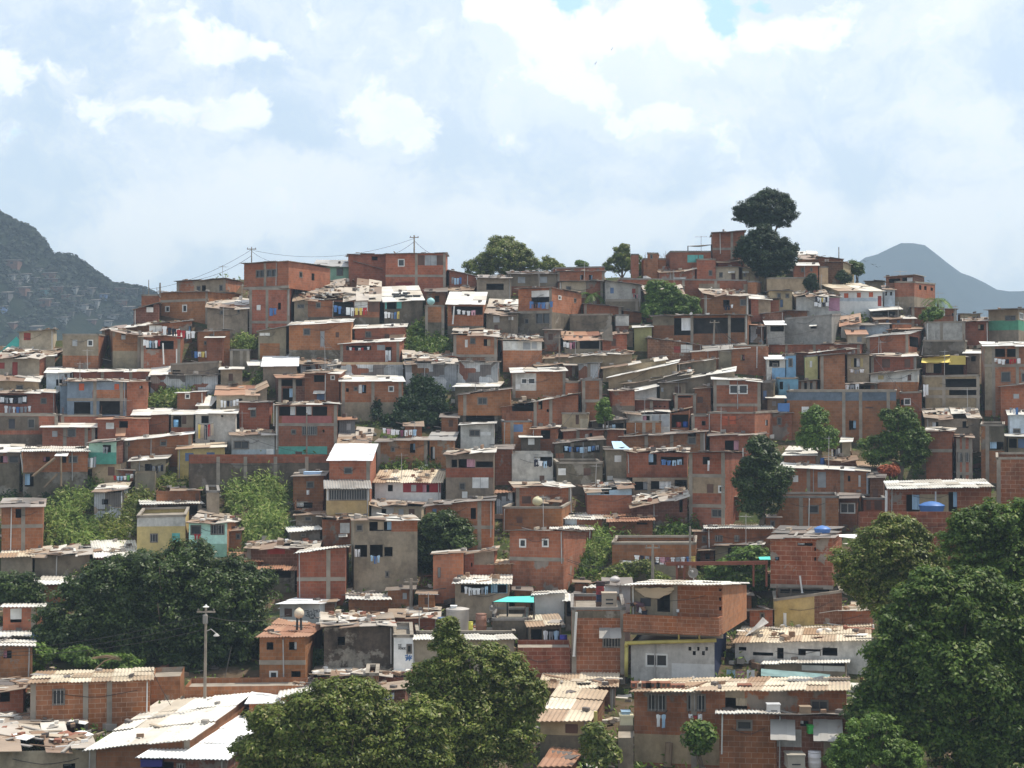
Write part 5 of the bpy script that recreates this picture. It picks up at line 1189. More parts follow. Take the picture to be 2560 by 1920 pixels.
H('brick upper hut with a white roof edge above the yellow house', 1350, 992, 1735, 1120, 'brick', r='o', ry=972, o='db 1690 1015 1732 1090', D=.4)
H('bare grey stair wall beside the brick upper hut', 1780, 1005, 1895, 1240, 'gray', r='f', D=.2)
H('dark open terrace under a thin white roof above the yellow house', 1215, 1112, 1742, 1240, 'brickd', r='z', ry=1078, yr=1105, o='x 1355 1120 1720 1200', c='1345 1730')
H('yellow house with a white parapet, barred window and teal shutter', 1183, 1222, 1632, 1500, 'yellow', r='f', yr=1212, o='P 1183 1210 1632 1296 whited;b 1298 1365 1362 1435;st 1485 1358 1555 1430', D=-.3)
H('mint painted house with two barred windows and a red cloth', 1632, 1272, 1962, 1500, 'mint', s=2085, sw='brick', r='j', ry=1170, sy=1245, o='w 1648 1292 1735 1370;b 1822 1285 1938 1368', bands=[(1450, 'green')], D=-.2)
L('at the mint painted house', 1685, 1345, 1745, 1352, 'rr', 70)
H('brick house with a black upper window by the weeds at the left edge', 12, 1135, 380, 1520, 'brick', r='k', yr=1130, o='x 135 1150 192 1225', b='1300', c='200', d=6)
H('low grey hut with a pale tan roof at the foot of the weeds', 10, 1568, 305, 1680, 'gray', r='t', ry=1500, yr=1560)
H('dark grey hut with a heap of junk on its roof at lower left', 300, 1560, 800, 1650, 'grayd', r='j+', ry=1478, yr=1540)
H('brick shack under a whitish roof weighted with rubble', 800, 1558, 1190, 1640, 'brickd', r='z+', ry=1430)
H('brick hut with a ragged white roof above the left trees', 330, 1592+0, 700, 1660, 'brick', r='z', ry=1535+0) if False else None
H('brick hut under a flat rusty roof above the big dark tree', 745, 1682, 1150, 1760, 'brickd', r='r', ry=1632)
H('brick hut under streaked rusty sheets right of the big tree', 1990, 1598, 2260, 1680, 'brick', r='r', ry=1530)
tile(640, 980)
H('brick house with a long dark veranda, pink parapet and turquoise base', 165, 116, 705, 480, 'brick', r='o', ry=100, yr=108, o='x 200 125 340 205;x 346 125 480 205;x 487 125 615 205;P 225 207 655 277 pink;w 303 325 345 365;b 398 295 528 372;x 575 325 592 350;P 165 470 615 550 teal;sb 340 515 398 545', b='283')
pole('wooden pole in front of the long dark veranda', 438, 180, 545, D=-.6, r=.07)
H('ruined sheet shack with tumbled tan sheets', 715, 452, 1000, 520, 'grayd', r='j+', ry=325)
H('tall narrow brick house under a big plain white roof', 632, 592, 985, 1040, 'brick', s=1035, r='w', ry=460, o='w 762 652 832 706', d=7, c='995')
H('yellow balcony room with a white grille under a grey slope', 605, 828, 976, 1062, 'yellow', r='g-', ry=765, D=-2.2, d=2.2, o='P 605 825 628 938 white;P 958 825 976 938 white;b 630 842 956 932', auto=False)
H('small brick house with a curtained window by the tall weeds', 320, 732, 620, 945, 'brick', r='k', yr=725, o='w 437 775 500 828')
L('in the curtained window by the tall weeds', 440, 830, 465, 830, 'w', 40)
H('dark brick undercroft with an opening below the small brick house', 335, 945, 605, 1050, 'brickd', r=None, o='x 350 948 488 1002', D=.1, d=3)
crate('pale blue plastic tub on the roof of the small brick house', 410, 690, 556, 722, (.45, .62, .85), host=HOUSES[-2], back=1.0, dep=1.2, name='plastic_tub', cat='tub', slots=0)
H('dark grey hut with a tin roof edge left of the yellow balcony', 345, 1058, 600, 1165, 'grayd', r='o', ry=1038, o='w 420 1075 480 1115')
H('little dark hut with a white corrugated roof at the weeds', 265, 1208, 555, 1310, 'grayd', r='zc', ry=1158, yr=1190, o='w 390 1225 430 1250')
H('brick house with three dark openings below the washing line garden', 1045, 432, 1500, 610, 'brickp', r='k', yr=415, o='w 1165 475 1200 515;x 1330 445 1375 525;sb 1230 470 1240 480', d=4)
H('stained brick hut with a tall black door under a grey hump roof', 1500, 418, 1735, 610, 'brickp', r='g', ry=352, o='x 1492 472 1545 592;x 1505 472 1545 590', d=5)
L('over the grassy garden above the brown house', 1095, 305, 1395, 320, 'wpwwuwwl', 50)
H('white upper house with a pierced vent screen beside its window', 1768, 288, 2065, 490, 'whited', r='z', ry=266, yr=275, o='w 1845 328 1935 382;sw 1937 345 2030 375', d=5)
strokes(HOUSES[-1], [[(1950+i*14, 350), (1950+i*14, 368)] for i in range(6)], 7, 'bar_dark', 'vent_holes', HOUSES[-1]['root'])
H('grey ruin with a broken plaster mouth over a dark veranda', 1640, 545, 2065, 940, 'gray', r='o', ry=500, yr=520, o='x 1690 585 1738 650;x 1750 580 1892 655;x 1900 600 2060 650;P 1640 655 2065 738 brick;w 1758 785 1808 845;sw 1868 738 2010 830;sw 1780 860 1828 915', d=5)
H('brick house with a pierced honeycomb wall right of the ruin', 2066, 497, 2225, 745, 'brickp', r='k', D=.2)
H('white house with a red painted porch under a tan patched roof', 1026, 782, 1630, 940, 'white', r='t+', ry=685, o='P 1270 782 1625 868 red;x 1140 803 1182 858;sg 1340 802 1385 860;x 1440 800 1498 866;x 1572 787 1612 866', d=5)
H('white hut with one dark window under a rubble roof, below the red porch', 990, 988, 1190, 1105, 'white', r='j', ry=935, o='x 1085 1010 1125 1055', auto=False)
H('cream hut with grey shutters under a rubble roof, below the red porch', 1190, 988, 1462, 1105, 'cream', r='j', ry=938, o='sg 1232 1012 1275 1065;sb 1320 1010 1370 1060;sg 1430 1000 1458 1075')
dish('white dish lying at the foot of the cream hut', 1340, 1082, 70, host=HOUSES[-1], back=-.7, col='frame_white', face=(.2, -.5, 1))
H('wide brick house with a torn curtain window behind the centre tree', 1465, 985, 2062, 1400, 'brick', r='k', yr=935, ry=930, o='x 1855 1002 1900 1098;sB 1525 1008 1560 1090', d=5, b='1170', c='1930')
H('brick house with a white board and rubble roof left of the grey tower', 565, 1103, 818, 1330, 'brickp', r='j+', ry=1062, o='sw 725 1132 815 1220;A 712 1230 788 1248')
H('tall grey rendered tower house with broken windows and washing', 820, 1110, 1395, 1680, 'gray', r='o', ry=1080, o='w 865 1145 922 1202;x 980 1120 1102 1200;x 1106 1120 1170 1200;x 840 1322 960 1425;x 985 1320 1095 1425;x 1110 1340 1180 1420;w 1118 1550 1150 1600;P 1170 1110 1395 1205 brick', d=6)
L('in the left window of the grey tower', 850, 1340, 900, 1340, 'ww', 60); L('in the middle window of the grey tower', 985, 1395, 1070, 1395, 'lbl', 60)
H('broad blank brick house under a slanting white roof edge', 355, 1392, 800, 1780, 'brick', yr=1345, r='z-', ry=1350, c='625', b='1618', d=5)
H('brick strip hut with a long rubble roof above the rusty shed', -80, 1355, 548, 1500, 'brickd', r='j+', yr=1345, ry=1292, o='P 100 1355 250 1400 red')
H('low open shed under a rust brown tile roof', 0, 1535, 352, 1640, 'grayd', r='r', ry=1500, o='x 30 1545 300 1605')
H('narrow brick house with a slit window right of the centre tree', 1530, 1412, 1800, 1740, 'orange', yr=1390, r='o', ry=1372, o='b 1572 1520 1592 1600;x 1850 1480 1860 1520', auto=False)
H('brick house with a grey panel under a ragged white roof edge', 1800, 1402, 2085, 1660, 'brick', r='o', yr=1375, ry=1362, o='P 1885 1400 2085 1492 gray;x 1858 1475 1870 1510', D=.2)
H('brick hut with a tan sheet roof left of the toothed brick house', 2025, 1492, 2230, 1650, 'brick', r='t', ry=1455, yr=1485, D=.1)
H('grey porch house with white washing and a blue wall', 1720, 1655, 2195, 1900, 'gray', r='z+', ry=1590, o='x 1770 1662 2030 1735;P 2030 1650 2170 1738 blue;x 2040 1665 2165 1735', d=4.5)
L('in the grey porch house', 1800, 1668, 2010, 1668, 'wwwwgl', 65)
tile(1280, 980)
H('long dark brick terrace house behind the blue barrel shack', 430, 335, 965, 430, 'brick', r='k', yr=325, c='570', o='x 670 355 695 410', d=3)
H('shaded porch under a black tin roof sloping to the left', 680, 262, 975, 375, 'grayd', r='k', yr=235, o='x 745 268 965 345')
L('under the black sloping porch roof', 780, 275, 890, 275, 'wwgl', 38)
H('brick terrace block with a white pipe right of the shaded porch', 976, 262, 1288, 370, 'brick', r='f', c='1140 1225')
H('cream wall with a brown door left of the shaded porch', 432, 190, 690, 330, 'tan', r='f', o='db 550 195 578 280;P 590 230 690 330 cream', D=.2)
H('brick hut with a tan roof and dark side opening', 172, 318, 412, 470, 'brick', r='o', ry=298, o='x 250 330 330 405;sg 20 330 90 400')
H('brick house with a pale door at the far left of the barrel row', -100, 260, 170, 440, 'brick', r='f', o='sB 10 280 95 345', c='0')
H('open shack packed with blue and red barrels under a pale roof', 1362, 188, 1548, 330, 'brick', r='o', yr=158, ry=140, o='x 1378 195 1535 308', d=4.5)
H('grey tarpaper shack under a long pale roof left of the barrels', 985, 195, 1365, 340, 'whited', r='o', yr=190, ry=165, o='x 1130 205 1190 245;sg 1210 200 1360 300', d=4)
HB = HOUSES[-2]
tank('bright blue barrel in the open shack', 1500, 305, 50, 50, (.03, .10, .42), host=HB, back=.5); tank('dull red barrel in the open shack', 1440, 305, 46, 46, (.40, .07, .05), host=HB, back=.5)
dish('white dish left of the barrel shack', 1345, 295, 44, host=HB, back=-.5, col='frame_white')
H('narrow brick house with a broken window left of the big plain one', 1550, 210, 1700, 350, 'brick', r='f', o='x 1640 250 1672 290', c='1560')
H('broad plain brick house with a sunlit orange side and two boarded squares', 1696, 185, 2098, 380, 'brick', s=2345, sw='orange', r='f', g=520, D=1, d=6, o='so 1815 208 1865 288;so 1880 208 1935 278;x 1860 160 1920 180', so='x 2190 240 2210 290;x 2250 240 2268 290', auto=False)  # side wall gets a lighter brick: sunlight put into its colour
H('brick house with one big black square window at centre right', 1700, 378, 2200, 545, 'brick', r='k', yr=370, o='x 1840 418 1958 517', auto=False, d=5)
H('brick house with a peaked top line and green stained wall', 940, 392, 1690, 520, 'brickp', r='k', yr=350, o='w 1520 388 1590 450', c='1160 1380 1640', d=4)
H('long shaded veranda hung with blue cloths under a thin tin roof', 365, 452, 790, 615, 'grayd', yr=412, r='k', o='x 440 462 760 522;P 365 530 450 600 brick', c='520', d=4)
L('along the long shaded veranda', 450, 465, 750, 455, 'lbkblglbg', 45)
H('stained grey lower house with one white and one dark shutter', 355, 618, 782, 835, 'grayd', r='f', o='sw 390 660 466 718;sb 618 658 682 722', d=4)
H('grey house with a white curtain window under a turquoise edged roof', 795, 503, 988, 770, 'gray', r='k', o='sw 885 548 946 605;sw 810 725 872 760', d=4)
cloth_sheet('pale turquoise and white tarpaulin draped over the grey house', [(860, 425), (945, 425), (1030, 498), (880, 490)], 'cloth_l', out=-.5, sag=.2, depth=(2.0, 2.0, 0, 0))
H('ruined whitish house with a stepped broken wall and dark yard', -10, 535, 355, 790, 'whited', r='f0', o='x 190 560 352 640;sb 238 722 280 780', d=4)
L('in the yard of the ruined whitish house', 185, 575, 345, 585, 'kwlk', 55)
H('tiny grey cabin with a white window panel and bright roof edge', 72, 392, 245, 550, 'grayd', r='z', ry=373, o='sw 138 402 195 455', D=.3)
H('brick house with a washing balcony over open concrete pillars', 990, 525, 1522, 740, 'brick', r='j', ry=492, g=860, D=-.3, o='x 1180 535 1250 630;x 1285 560 1482 630', d=5, fl=True)
L('on the balcony over the concrete pillars', 1290, 575, 1470, 575, 'bbll', 50)
H('open concrete storey with pillars under the washing balcony', 1040, 740, 1520, 880, 'gray', r=None, d=4.5, o='x 1060 775 1170 850;x 1200 770 1380 840;x 1405 760 1510 840', c='1185 1390')
H('three storey brick house with a tan sheet panel and leaning white flag', 1528, 525, 1842, 1160, 'brick', s=2012, sy=535, r='k', yr=520, o='x 1648 560 1708 626;P 1530 728 1842 878 tan;sb 1685 795 1740 872;W 1785 812 1832 868;w 1725 1012 1850 1085', b='725 985', c='1533 1835', d=6)
L('at the black window of the three storey house', 1700, 575, 1725, 575, 'w', 95)
H('pale blue strip house under a roof of tumbled planks', 625, 862, 1035, 1040, 'lblue', r='j+', ry=785, yr=835, bands=[(890, 'brick')], o='x 765 858 840 884', d=5)
H('dark brick house under a big slanting tan plank roof', 1010, 1000, 1515, 1120, 'brickd', yr=905, r='j+', ry=850, o='x 1445 945 1475 1040', d=7, D=-.3)
H('brick hut under dark tumbled tiles with one black window', 835, 1120, 1215, 1225, 'brick', yr=1108, r='r+', ry=1038, o='x 1080 1128 1170 1145', d=5.5, D=-.2)
H('hut under a clean pale roof, upper of two', 432, 1098, 845, 1150, 'brickp', r='z', ry=1040, o='P 432 1098 560 1150 skyb', d=4.5)
H('hut under a clean pale roof, lower of two', 340, 1182, 690, 1260, 'brick', r='z', ry=1138, yr=1190, d=4.5)
H('brick house behind the white and yellow ball tank', -10, 825, 520, 1010, 'brick', r='o', ry=783, yr=815, o='sb 85 900 165 962', d=4)
H('brick corner under a rubble roof beside the ball tank', 232, 945, 432, 1020, 'brickp', r='j+', ry=885, yr=955, D=-.8)
tank('white over yellow ball tank on a rooftop at centre', 220, 985, 90, 82, (.62, .56, .36), back=-.6, kind='ball')
H('brick house with one small shutter and a pale concrete rim', -80, 1005, 430, 1195, 'brick', s=525, r='f', o='sb 40 1080 90 1132', d=5)
H('toothed brick house with two white framed windows at centre', -20, 1200, 445, 1680, 'brick', s=640, sy=1215, r='k', o='W 65 1272 120 1340;W 262 1272 315 1337', bands=[(1440, 'brickp')], d=6, auto=False, b='1445')
H('brick wall house with a great heap of coloured washing before it', 865, 1315, 1595, 1580, 'brick', r='f', d=4, auto=False)
L('upper line of the great heap of washing', 1060, 1400, 1590, 1410, 'wkgkwpuwgwby', 55); L('lower line of the great heap of washing', 960, 1445, 1500, 1455, 'wwlkbpkwpwww', 50)
H('low grey yard wall below the heap of washing', 925, 1490, 1425, 1620, 'gray', r='f0', d=2.0, D=-1.2, name='yard_wall', cat='wall')
H('brick house with two barred windows behind the leafy tree at right', 1672, 1180, 2250, 1350, 'brick', r='z', ry=1158, o='b 1755 1240 1818 1292;b 1922 1240 1962 1292', d=4)
H('grey porch house with a pale roof edge behind the leafy tree', 1755, 1335, 2180, 1500, 'gray', r='o', ry=1303, yr=1325, o='x 1865 1345 2035 1400;x 2060 1345 2140 1440', c='2040', d=4)
tile(0, 1440)
H('orange brick hut with a white sheet in its window at the left edge', 25, 268, 385, 470, 'orange', r='z-', ry=238, o='sw 88 282 188 372;x 90 375 185 400', c='288', d=4)
H('white roofed hut beside a blue bin at the left edge', -60, 520, 280, 600, 'gray', r='zc', ry=452, d=4.5, o='x -20 530 260 560')
tank('bright blue bin with a lid beside the white roofed hut', 318, 545, 82, 100, (.10, .22, .62), back=.6)
H('dull brick house with a pale roof edge behind the left trees', -60, 608, 290, 870, 'brickp', r='z', ry=566, o='x 30 645 100 710', d=4)
H('low brick hut with a rubble roof at the left edge', -60, 990, 235, 1200, 'brick', r='j+', ry=893, yr=975, o='x 0 1005 85 1085', d=5)
H('brick hut with a white roof strip above the big dark tree', 330, 75, 700, 200, 'brick', r='z', ry=12, d=5)
H('long brick house with one barred window under a patched tin roof', 260, 930, 1300, 1230, 'block', r='tc', ry=826, yr=900, o='b 455 982 558 1110', c='275 740 945', d=6, auto=False)
H('broken end of brick wall with grey plaster beside the long house', 1302, 875, 1592, 1080, 'brickp', r='f0', yr=865, d=2.4, D=.6, name='broken_wall', cat='wall')
H('low brick garden wall behind the utility pole and great tree', 1595, 958, 2660, 1080, 'brick', r='f0', yr=945, d=2.0, D=.5, name='garden_wall', cat='wall')
H('grey house under a wide roof of jumbled planks and sheets', -40, 1515, 800, 1700, 'gray', r='j+', ry=1185, yr=1500, d=8.5, o='x 545 1625 650 1690')
H('brick house under the large white corrugated roof', 780, 1492, 1640, 1700, 'brick', yr=1405, s=2170, sy=1015, r='zc', ry=1035, d=11, o='x 905 1550 918 1575;x 980 1545 995 1570;x 1050 1545 1065 1570')
H('dark brick house under the glaring white roof at bottom left', 1222, 1565, 1945, 1720, 'brickd', yr=1585, s=2420, r='wc', ry=1230, d=10, D=-1.5, o='x 1300 1600 1500 1690;b 1530 1620 1600 1690')
crate('dark blue bundle under the glaring white roof', 1215, 1590, 1400, 1650, (.03, .03, .16), back=-.3, name='bundle', cat='bundle', slots=0)
tile(640, 1440)
H('brick shed under the far end of the glaring white roofs', -60, 1100, 215, 1200, 'brick', r='w', ry=885, s=330, sy=960, d=7)
H('white walled house with graffiti and a glaring white roof', 205, 245, 545, 420, 'white', s=797, sy=195, r='w', ry=168, o='sb 245 280 312 352', d=7, auto=False)
G = [[(335, 290), (350, 278), (392, 284)], [(420, 300), (452, 298), (448, 335), (425, 345), (455, 350)], [(462, 352), (458, 312), (478, 300), (486, 322), (470, 338)], [(475, 345), (492, 330), (505, 345), (496, 362), (480, 358)], [(498, 285), (505, 330), (515, 360), (535, 372)], [(505, 300), (525, 295), (518, 320)], [(530, 292), (532, 312), (548, 310), (546, 288)], [(440, 310), (470, 365), (500, 368)]]
strokes(HOUSES[-1], G, 5, 'bar_dark', 'graffiti', HOUSES[-1]['root'])
H('brick house with a ragged white roof joined to the graffiti wall', 797, 198, 1145, 340, 'brick', r='z+', ry=148, d=5, yr=205)
H('brick house under a tiled brown roof below the round stand tank', 30, 530, 425, 900, 'brick', s=578, sy=440, r='rc', ry=385, o='x 92 572 150 638;x 285 570 352 640;W 118 824 185 890;x 305 822 385 880', b='748', d=7, auto=False)
tank('cream ball tank on a tall black stand', 372, 450, 88, 92, (.66, .56, .42), back=2.5, kind='ball', stand=80)
H('soot dark wall house with a flat cluttered rim', 582, 446, 1185, 820, 'brickdark', r='j+', ry=330, o='x 705 525 770 598', d=7, yr=440)
H('low brick house under tangled sheets near the round concrete tank', 1160, 365, 1580, 450, 'brick', r='j+', ry=275, yr=355, d=4)
H('flat grey roof terrace crowded with tanks and barrels', 1365, 492, 2240, 600, 'grayd', r='f', d=5, D=.2)
HT = HOUSES[-1]
tank('big round concrete tank with a flat lid on the terrace', 1742, 485, 196, 205, (.46, .42, .38), host=HT, back=2.0, kind='cyl')
tank('faded blue barrel left of the round concrete tank', 1605, 470, 78, 112, (.12, .19, .33), host=HT, back=1.2)
tank('brown drum lying under a yellowish lid on the terrace', 1945, 475, 95, 150, (.26, .13, .09), host=HT, back=1.4)
tank('yellow green plastic bin on the terrace', 1855, 480, 40, 85, (.52, .48, .08), host=HT, back=.6)
crate('white block on top of the round concrete tank', 1682, 258, 1732, 290, (.8, .8, .78), host=HT, back=1.7, name='block', cat='block', slots=0)
H('white wall house painted SE VENDE with a dark window', 1188, 527, 1355, 790, 'white', r='f', D=-1, o='w 1303 592 1348 666', d=4, auto=False)
def letters(x, y, w, h, txt):
    A = {'S': [[(1, .1), (.5, 0), (0, .2), (1, .7), (.5, 1), (0, .9)]], 'E': [[(1, 0), (0, 0), (0, 1), (1, 1)], [(0, .5), (.8, .5)]], 'V': [[(0, 0), (.5, 1), (1, 0)]], 'N': [[(0, 1), (0, 0), (1, 1), (1, 0)]], 'D': [[(0, 0), (0, 1), (.7, .9), (1, .5), (.7, .1), (0, 0)]]}
    return [[(x+i*w*1.35+a*w, y+b*h) for a, b in ln] for i, c_ in enumerate(txt) for ln in A[c_]]
strokes(HOUSES[-1], letters(1228, 590, 13, 22, 'SE')+letters(1230, 617, 10, 17, 'VENDE'), 4, 'bar_dark', 'painted_lettering', HOUSES[-1]['root'])
strokes(HOUSES[-1], [[(1290, 690), (1310, 680), (1300, 720), (1330, 685), (1325, 730), (1345, 690)], [(1292, 705), (1345, 712)], [(1295, 730), (1340, 700)]], 9, 'wall_graffiti_blue' if False else 'cloth_b', 'graffiti', HOUSES[-1]['root'])
H('long cream rendered house under a thin bright roof edge', 1356, 550, 2230, 800, 'cream', r='z-', ry=512, d=3.5, o='x 1383 585 1392 640;x 1430 650 1438 700', auto=False)
post('drainpipe at the corner of the SE VENDE wall', 1352, 560, 1360, 740, out=.2, r=.05)
H('brick hut under a roof strewn with bricks and bright sheets', 490, 875, 1330, 1010, 'brickd', r='j+', ry=785, d=6)
H('brown brick chimney stack among the strewn roofs', 952, 858, 1055, 1020, 'brickd', r='f', s=1062, D=-1.5, d=2.2, name='chimney_stack', cat='chimney', auto=False)
H('brick hut with hung washing between the two front trees', 1040, 990, 1320, 1200, 'brickd', r='j', ry=925, d=5, D=-1)
L('between the two front trees', 1050, 990, 1200, 985, 'kgwg', 55); L('low between the two front trees', 1160, 1080, 1320, 1085, 'wkw', 75)
H('white sheet roofed shed behind the bushy front tree', 215, 1040, 560, 1160, 'brick', r='z+', ry=895, yr=985, d=6)
tile(1280, 1440)
H('grey wall house under the turquoise canopy', -170, 382, 140, 560, 'grayd', r='f', d=4, D=.5)
def canopy(label, fl_, fr_, br, bl, base, Y0, dep, mat):
    a, b_, c_, e = at(sx_(fl_[0]), sy_(fl_[1]), Y0), at(sx_(fr_[0]), sy_(fr_[1]), Y0), at(sx_(br[0]), sy_(br[1]), Y0+dep), at(sx_(bl[0]), sy_(bl[1]), Y0+dep)
    zb_ = at(sx_(fl_[0]), sy_(base), Y0).z
    root = empty('canopy', ((a.x+b_.x)/2, Y0, zb_)); tag(root, label, 'canopy')
    m = M(); V = []
    for i in range(9):
        for j in range(5):
            u, v = i/8, j/4; p = a*(1-u)*(1-v)+b_*u*(1-v)+c_*u*v+e*(1-u)*v; V.append(p-Vector((0, 0, .12*math.sin(math.pi*u)*math.sin(math.pi*v))))
    fs = [(i*5+j, (i+1)*5+j, (i+1)*5+j+1, i*5+j+1) for i in range(8) for j in range(4)]; m.mesh(V+[v-Vector((0, 0, .03)) for v in V], fs+[tuple(45+q for q in f[::-1]) for f in fs]); m.build('canopy_sheet', mat, root)
    for p in (a, b_, c_, e):
        pm = M(); pm.tube([Vector((p.x, p.y, zb_-.3)), p], .05); pm.build('post', 'bar_dark', root)
canopy('bright turquoise sheet canopy on thin dark posts', (-165, 222), (190, 228), (188, 172), (-40, 178), 385, HOUSES[-1]['Y']+.3, 2.6, 'cloth_c')
H('bright white blank hut with a white tin roof', 190, 165, 452, 360, 'white', r='z', ry=138, yr=150, d=4, auto=False)
H('dark lean-to under a white corrugated awning roof', 455, 212, 640, 400, 'grayd', r='zc', ry=155, o='x 458 225 560 350', d=3.5)
H('small washhouse under pale corrugated sheets with a grey robe', 118, 440, 425, 640, 'gray', r='tc+', ry=350, yr=420, o='x 155 460 260 605;x 300 460 410 605', d=4)
L('in the washhouse with pale corrugated sheets', 262, 450, 400, 450, 'wgl', 130)
tank('deep blue barrel beside the washhouse', 445, 605, 66, 95, (.06, .05, .34), back=-.5)
H('dark red brick parapet below the washhouse', 48, 618, 505, 790, 'block', r='f0', d=2.2, D=-.6, name='parapet_wall', cat='wall', auto=False)
H('dark red brick house with a barred window under a grey hood', 512, 290, 978, 810, 'block', r='f', o='b 785 528 940 616;A 752 450 942 525 g;P 560 300 960 365 grayd', c='528 962', d=5, D=-.3, auto=False)
HR = HOUSES[-1]
post('long white pipe on the front of the dark red house', 557, 308, 535, 685, host=HR, out=.25, r=.06)
for k_, (lb, x0, y0, x1, y1, cl) in enumerate([('dark bottle crate on top of the rooftop stack', 730, 50, 802, 88, (.06, .03, .03)), ('red bottle crate, upper of two in the rooftop stack', 730, 88, 795, 124, (.34, .05, .05)), ('red bottle crate, lower of two in the rooftop stack', 731, 124, 793, 160, (.34, .05, .05)), ('navy bottle crate, upper of two in the rooftop stack', 733, 160, 792, 192, (.04, .05, .11)), ('navy bottle crate, lower of two in the rooftop stack', 733, 192, 792, 224, (.04, .05, .11))]):
    crate(lb, x0, y0, x1, y1, cl, host=HR, back=2.0)
crate('brown crate carrying the crate stack on the roof', 728, 224, 800, 292, (.16, .10, .07), host=HR, back=1.95)
crate('rusty white cabinet on the dark red roof', 780, 145, 905, 278, (.44, .36, .28), host=HR, back=1.0, dep=.6, name='cabinet', cat='cabinet', slots=2)
tank('shiny steel domed tank behind the cabinet', 890, 62, 92, 60, (.50, .46, .44), host=HR, back=4.2, kind='ball')
H('white sheet walled room behind the rusty cabinet', 800, 82, 1022, 260, 'white', r='k', d=3, D=-.1, g=520, auto=False)
H('lower white house with a white sliding window and five vents', 1028, 568, 1750, 890, 'whited', r=None, s=1852, sw='navy', o='P 1028 740 1750 890 white;P 1028 740 1380 890 whited;W 1158 672 1342 785;x 1525 612 1550 645;x 1600 612 1620 645;x 1672 612 1692 645;x 1562 648 1588 684;x 1642 648 1666 684', d=6, auto=False)
HW = HOUSES[-1]
H('terraced brick upper storey with a black doorway over the white house', 1030, 78, 1820, 505, 'block', s=2030, sw='orange', sy=75, r='z-', ry=48, g=890, D=-.15, fl=True, d=6.5, o='P 1030 85 1412 505 gray;x 1255 150 1366 312;sk 1108 190 1200 262;x 1790 100 1812 130;x 1790 185 1812 215;x 1790 265 1812 300;K 1000 312 1820 500 block', c='1410', b='505', auto=False, ov=.9)  # right side in lighter brick, the sun on it worked into the colour
HU = HOUSES[-1]
cloth_sheet('dirty cloth slung in two swags above the black doorway', [(1062, 105), (1400, 100), (1395, 135), (1070, 128)], 'cloth_t', host=HU, out=.25, sag=.9)
tank('small white bucket standing on the terrace wall', 1433, 312, 26, 24, (.75, .75, .75), host=HU, back=-.85, name='bucket', cat='bucket')
def pipe_run():
    P = HW['PF']; root = empty('yellow_pipe', P.px(sx_(995), sy_(860), .3)); tag(root, 'long yellow pipe round the top and left of the white house', 'pipe')
    plain('pipe_yellow', (.52, .45, .14), .5)
    m = M(); a, b_, c_ = P.px(sx_(995), sy_(862), .3), P.px(sx_(997), sy_(572), .3), P.px(sx_(1770), sy_(548), .3)
    m.tube([a, b_+Vector((0, 0, -.15))], .1, n=10); m.tube([b_+Vector((0, 0, -.2)), b_, b_+Vector((.2, 0, 0))], .12, n=10); m.tube([b_, c_], .1, n=10)
    for q in (1448, 1625): p = P.px(sx_(q), sy_(558), .3); m.tube([p, p+Vector((0, 0, .75 if q == 1448 else .5))], .05)
    m.build('pipe', 'pipe_yellow', root, smooth=True)
pipe_run()
tile(1920, 1440)
H('white house under a patched tan corrugated roof at right', -285, 578, 868, 760, 'whited', r='tc+', ry=412, yr=560, d=8, o='x -252 612 -187 645;x -130 657 45 690;x 80 620 135 715;x 262 628 455 690;sw 325 650 450 690;x 470 618 600 690', auto=False, D=-.3)
HJ = HOUSES[-1]
cloth_sheet('grey green curved sheet hanging beside the tan roof', [(-45, 355), (5, 400), (-110, 470), (-195, 520)], 'bar', host=HJ, out=-2.2, sag=.5, name='curved_sheet', cat='sheet', depth=(2, 2, 0, 0))
H('ochre wall house under the stilts of the block house', 45, 215, 640, 420, 'ochre', r='f', d=3, o='P 100 145 640 222 brickd;P 400 222 640 420 brickd', yr=140, D=.4)
H('brick house with a plank strewn roof below the ochre wall', 160, 315, 905, 440, 'brick', r='o+', ry=268, yr=300, d=5, auto=False)
post('white post at the end of the plank strewn roof', 150, 310, 150, 420, host=HOUSES[-1], out=.5, r=.09)
pole('tall dark pole between the tan roof and the great tree', 1008, 200, 700, D=-.5, r=.13, mat='bark')
plain('tarp_grey', (.20, .31, .31), .7)
H('long grey shed under a bright crinkled roof strip at right', -30, 760, 690, 850, 'gray', r='z', ry=705, yr=750, d=3.5, D=-.2, o='sw 290 765 690 828')
cloth_sheet('grey turquoise tarpaulin draped below the bright roof strip', [(-60, 800), (540, 850), (520, 890), (-60, 862)], 'tarp_grey', host=HOUSES[-1], out=1.6, sag=.1, depth=(1.0, 1.0, 0, 0))
L('in front of the grey turquoise tarpaulin', -355, 788, -100, 790, 'lpw', 72, host=HOUSES[-1])
H('long front house of bare brick and plaster with barred windows', -1155, 998, 680, 1640, 'brickp', r='tc', ry=897, yr=985, d=8.5, o='b -1038 1018 -880 1166;b -698 1020 -540 1166;x -370 1050 -180 1150;w 370 1072 520 1162;P -370 1000 -200 1640 gray;P -1155 1360 -370 1640 tan', auto=False, ov=.7, c='-640')
HL = HOUSES[-1]
L('under the left barred window of the long front house', -960, 1160, -870, 1160, 'wl', 120, host=HL); L('under the right barred window of the long front house', -680, 1165, -560, 1165, 'wrw', 45, host=HL)
H('brick annex with a tilted window in front of the long house', -420, 1188, 75, 1560, 'block', r='z', ry=1158, yr=1195, d=3, D=-2.6, g=1560, o='w -270 1248 -138 1332', auto=False)
H('brick annex under two tilted white corrugated awnings', 75, 1205, 690, 1640, 'brickd', r='k+', ry=1190, d=3, D=-2.8, g=1560, o='P 30 1320 290 1480 cement;P 480 1400 600 1600 gray;A 20 1240 235 1390 g;A 388 1240 642 1400 g;x 280 1250 350 1300', auto=False)
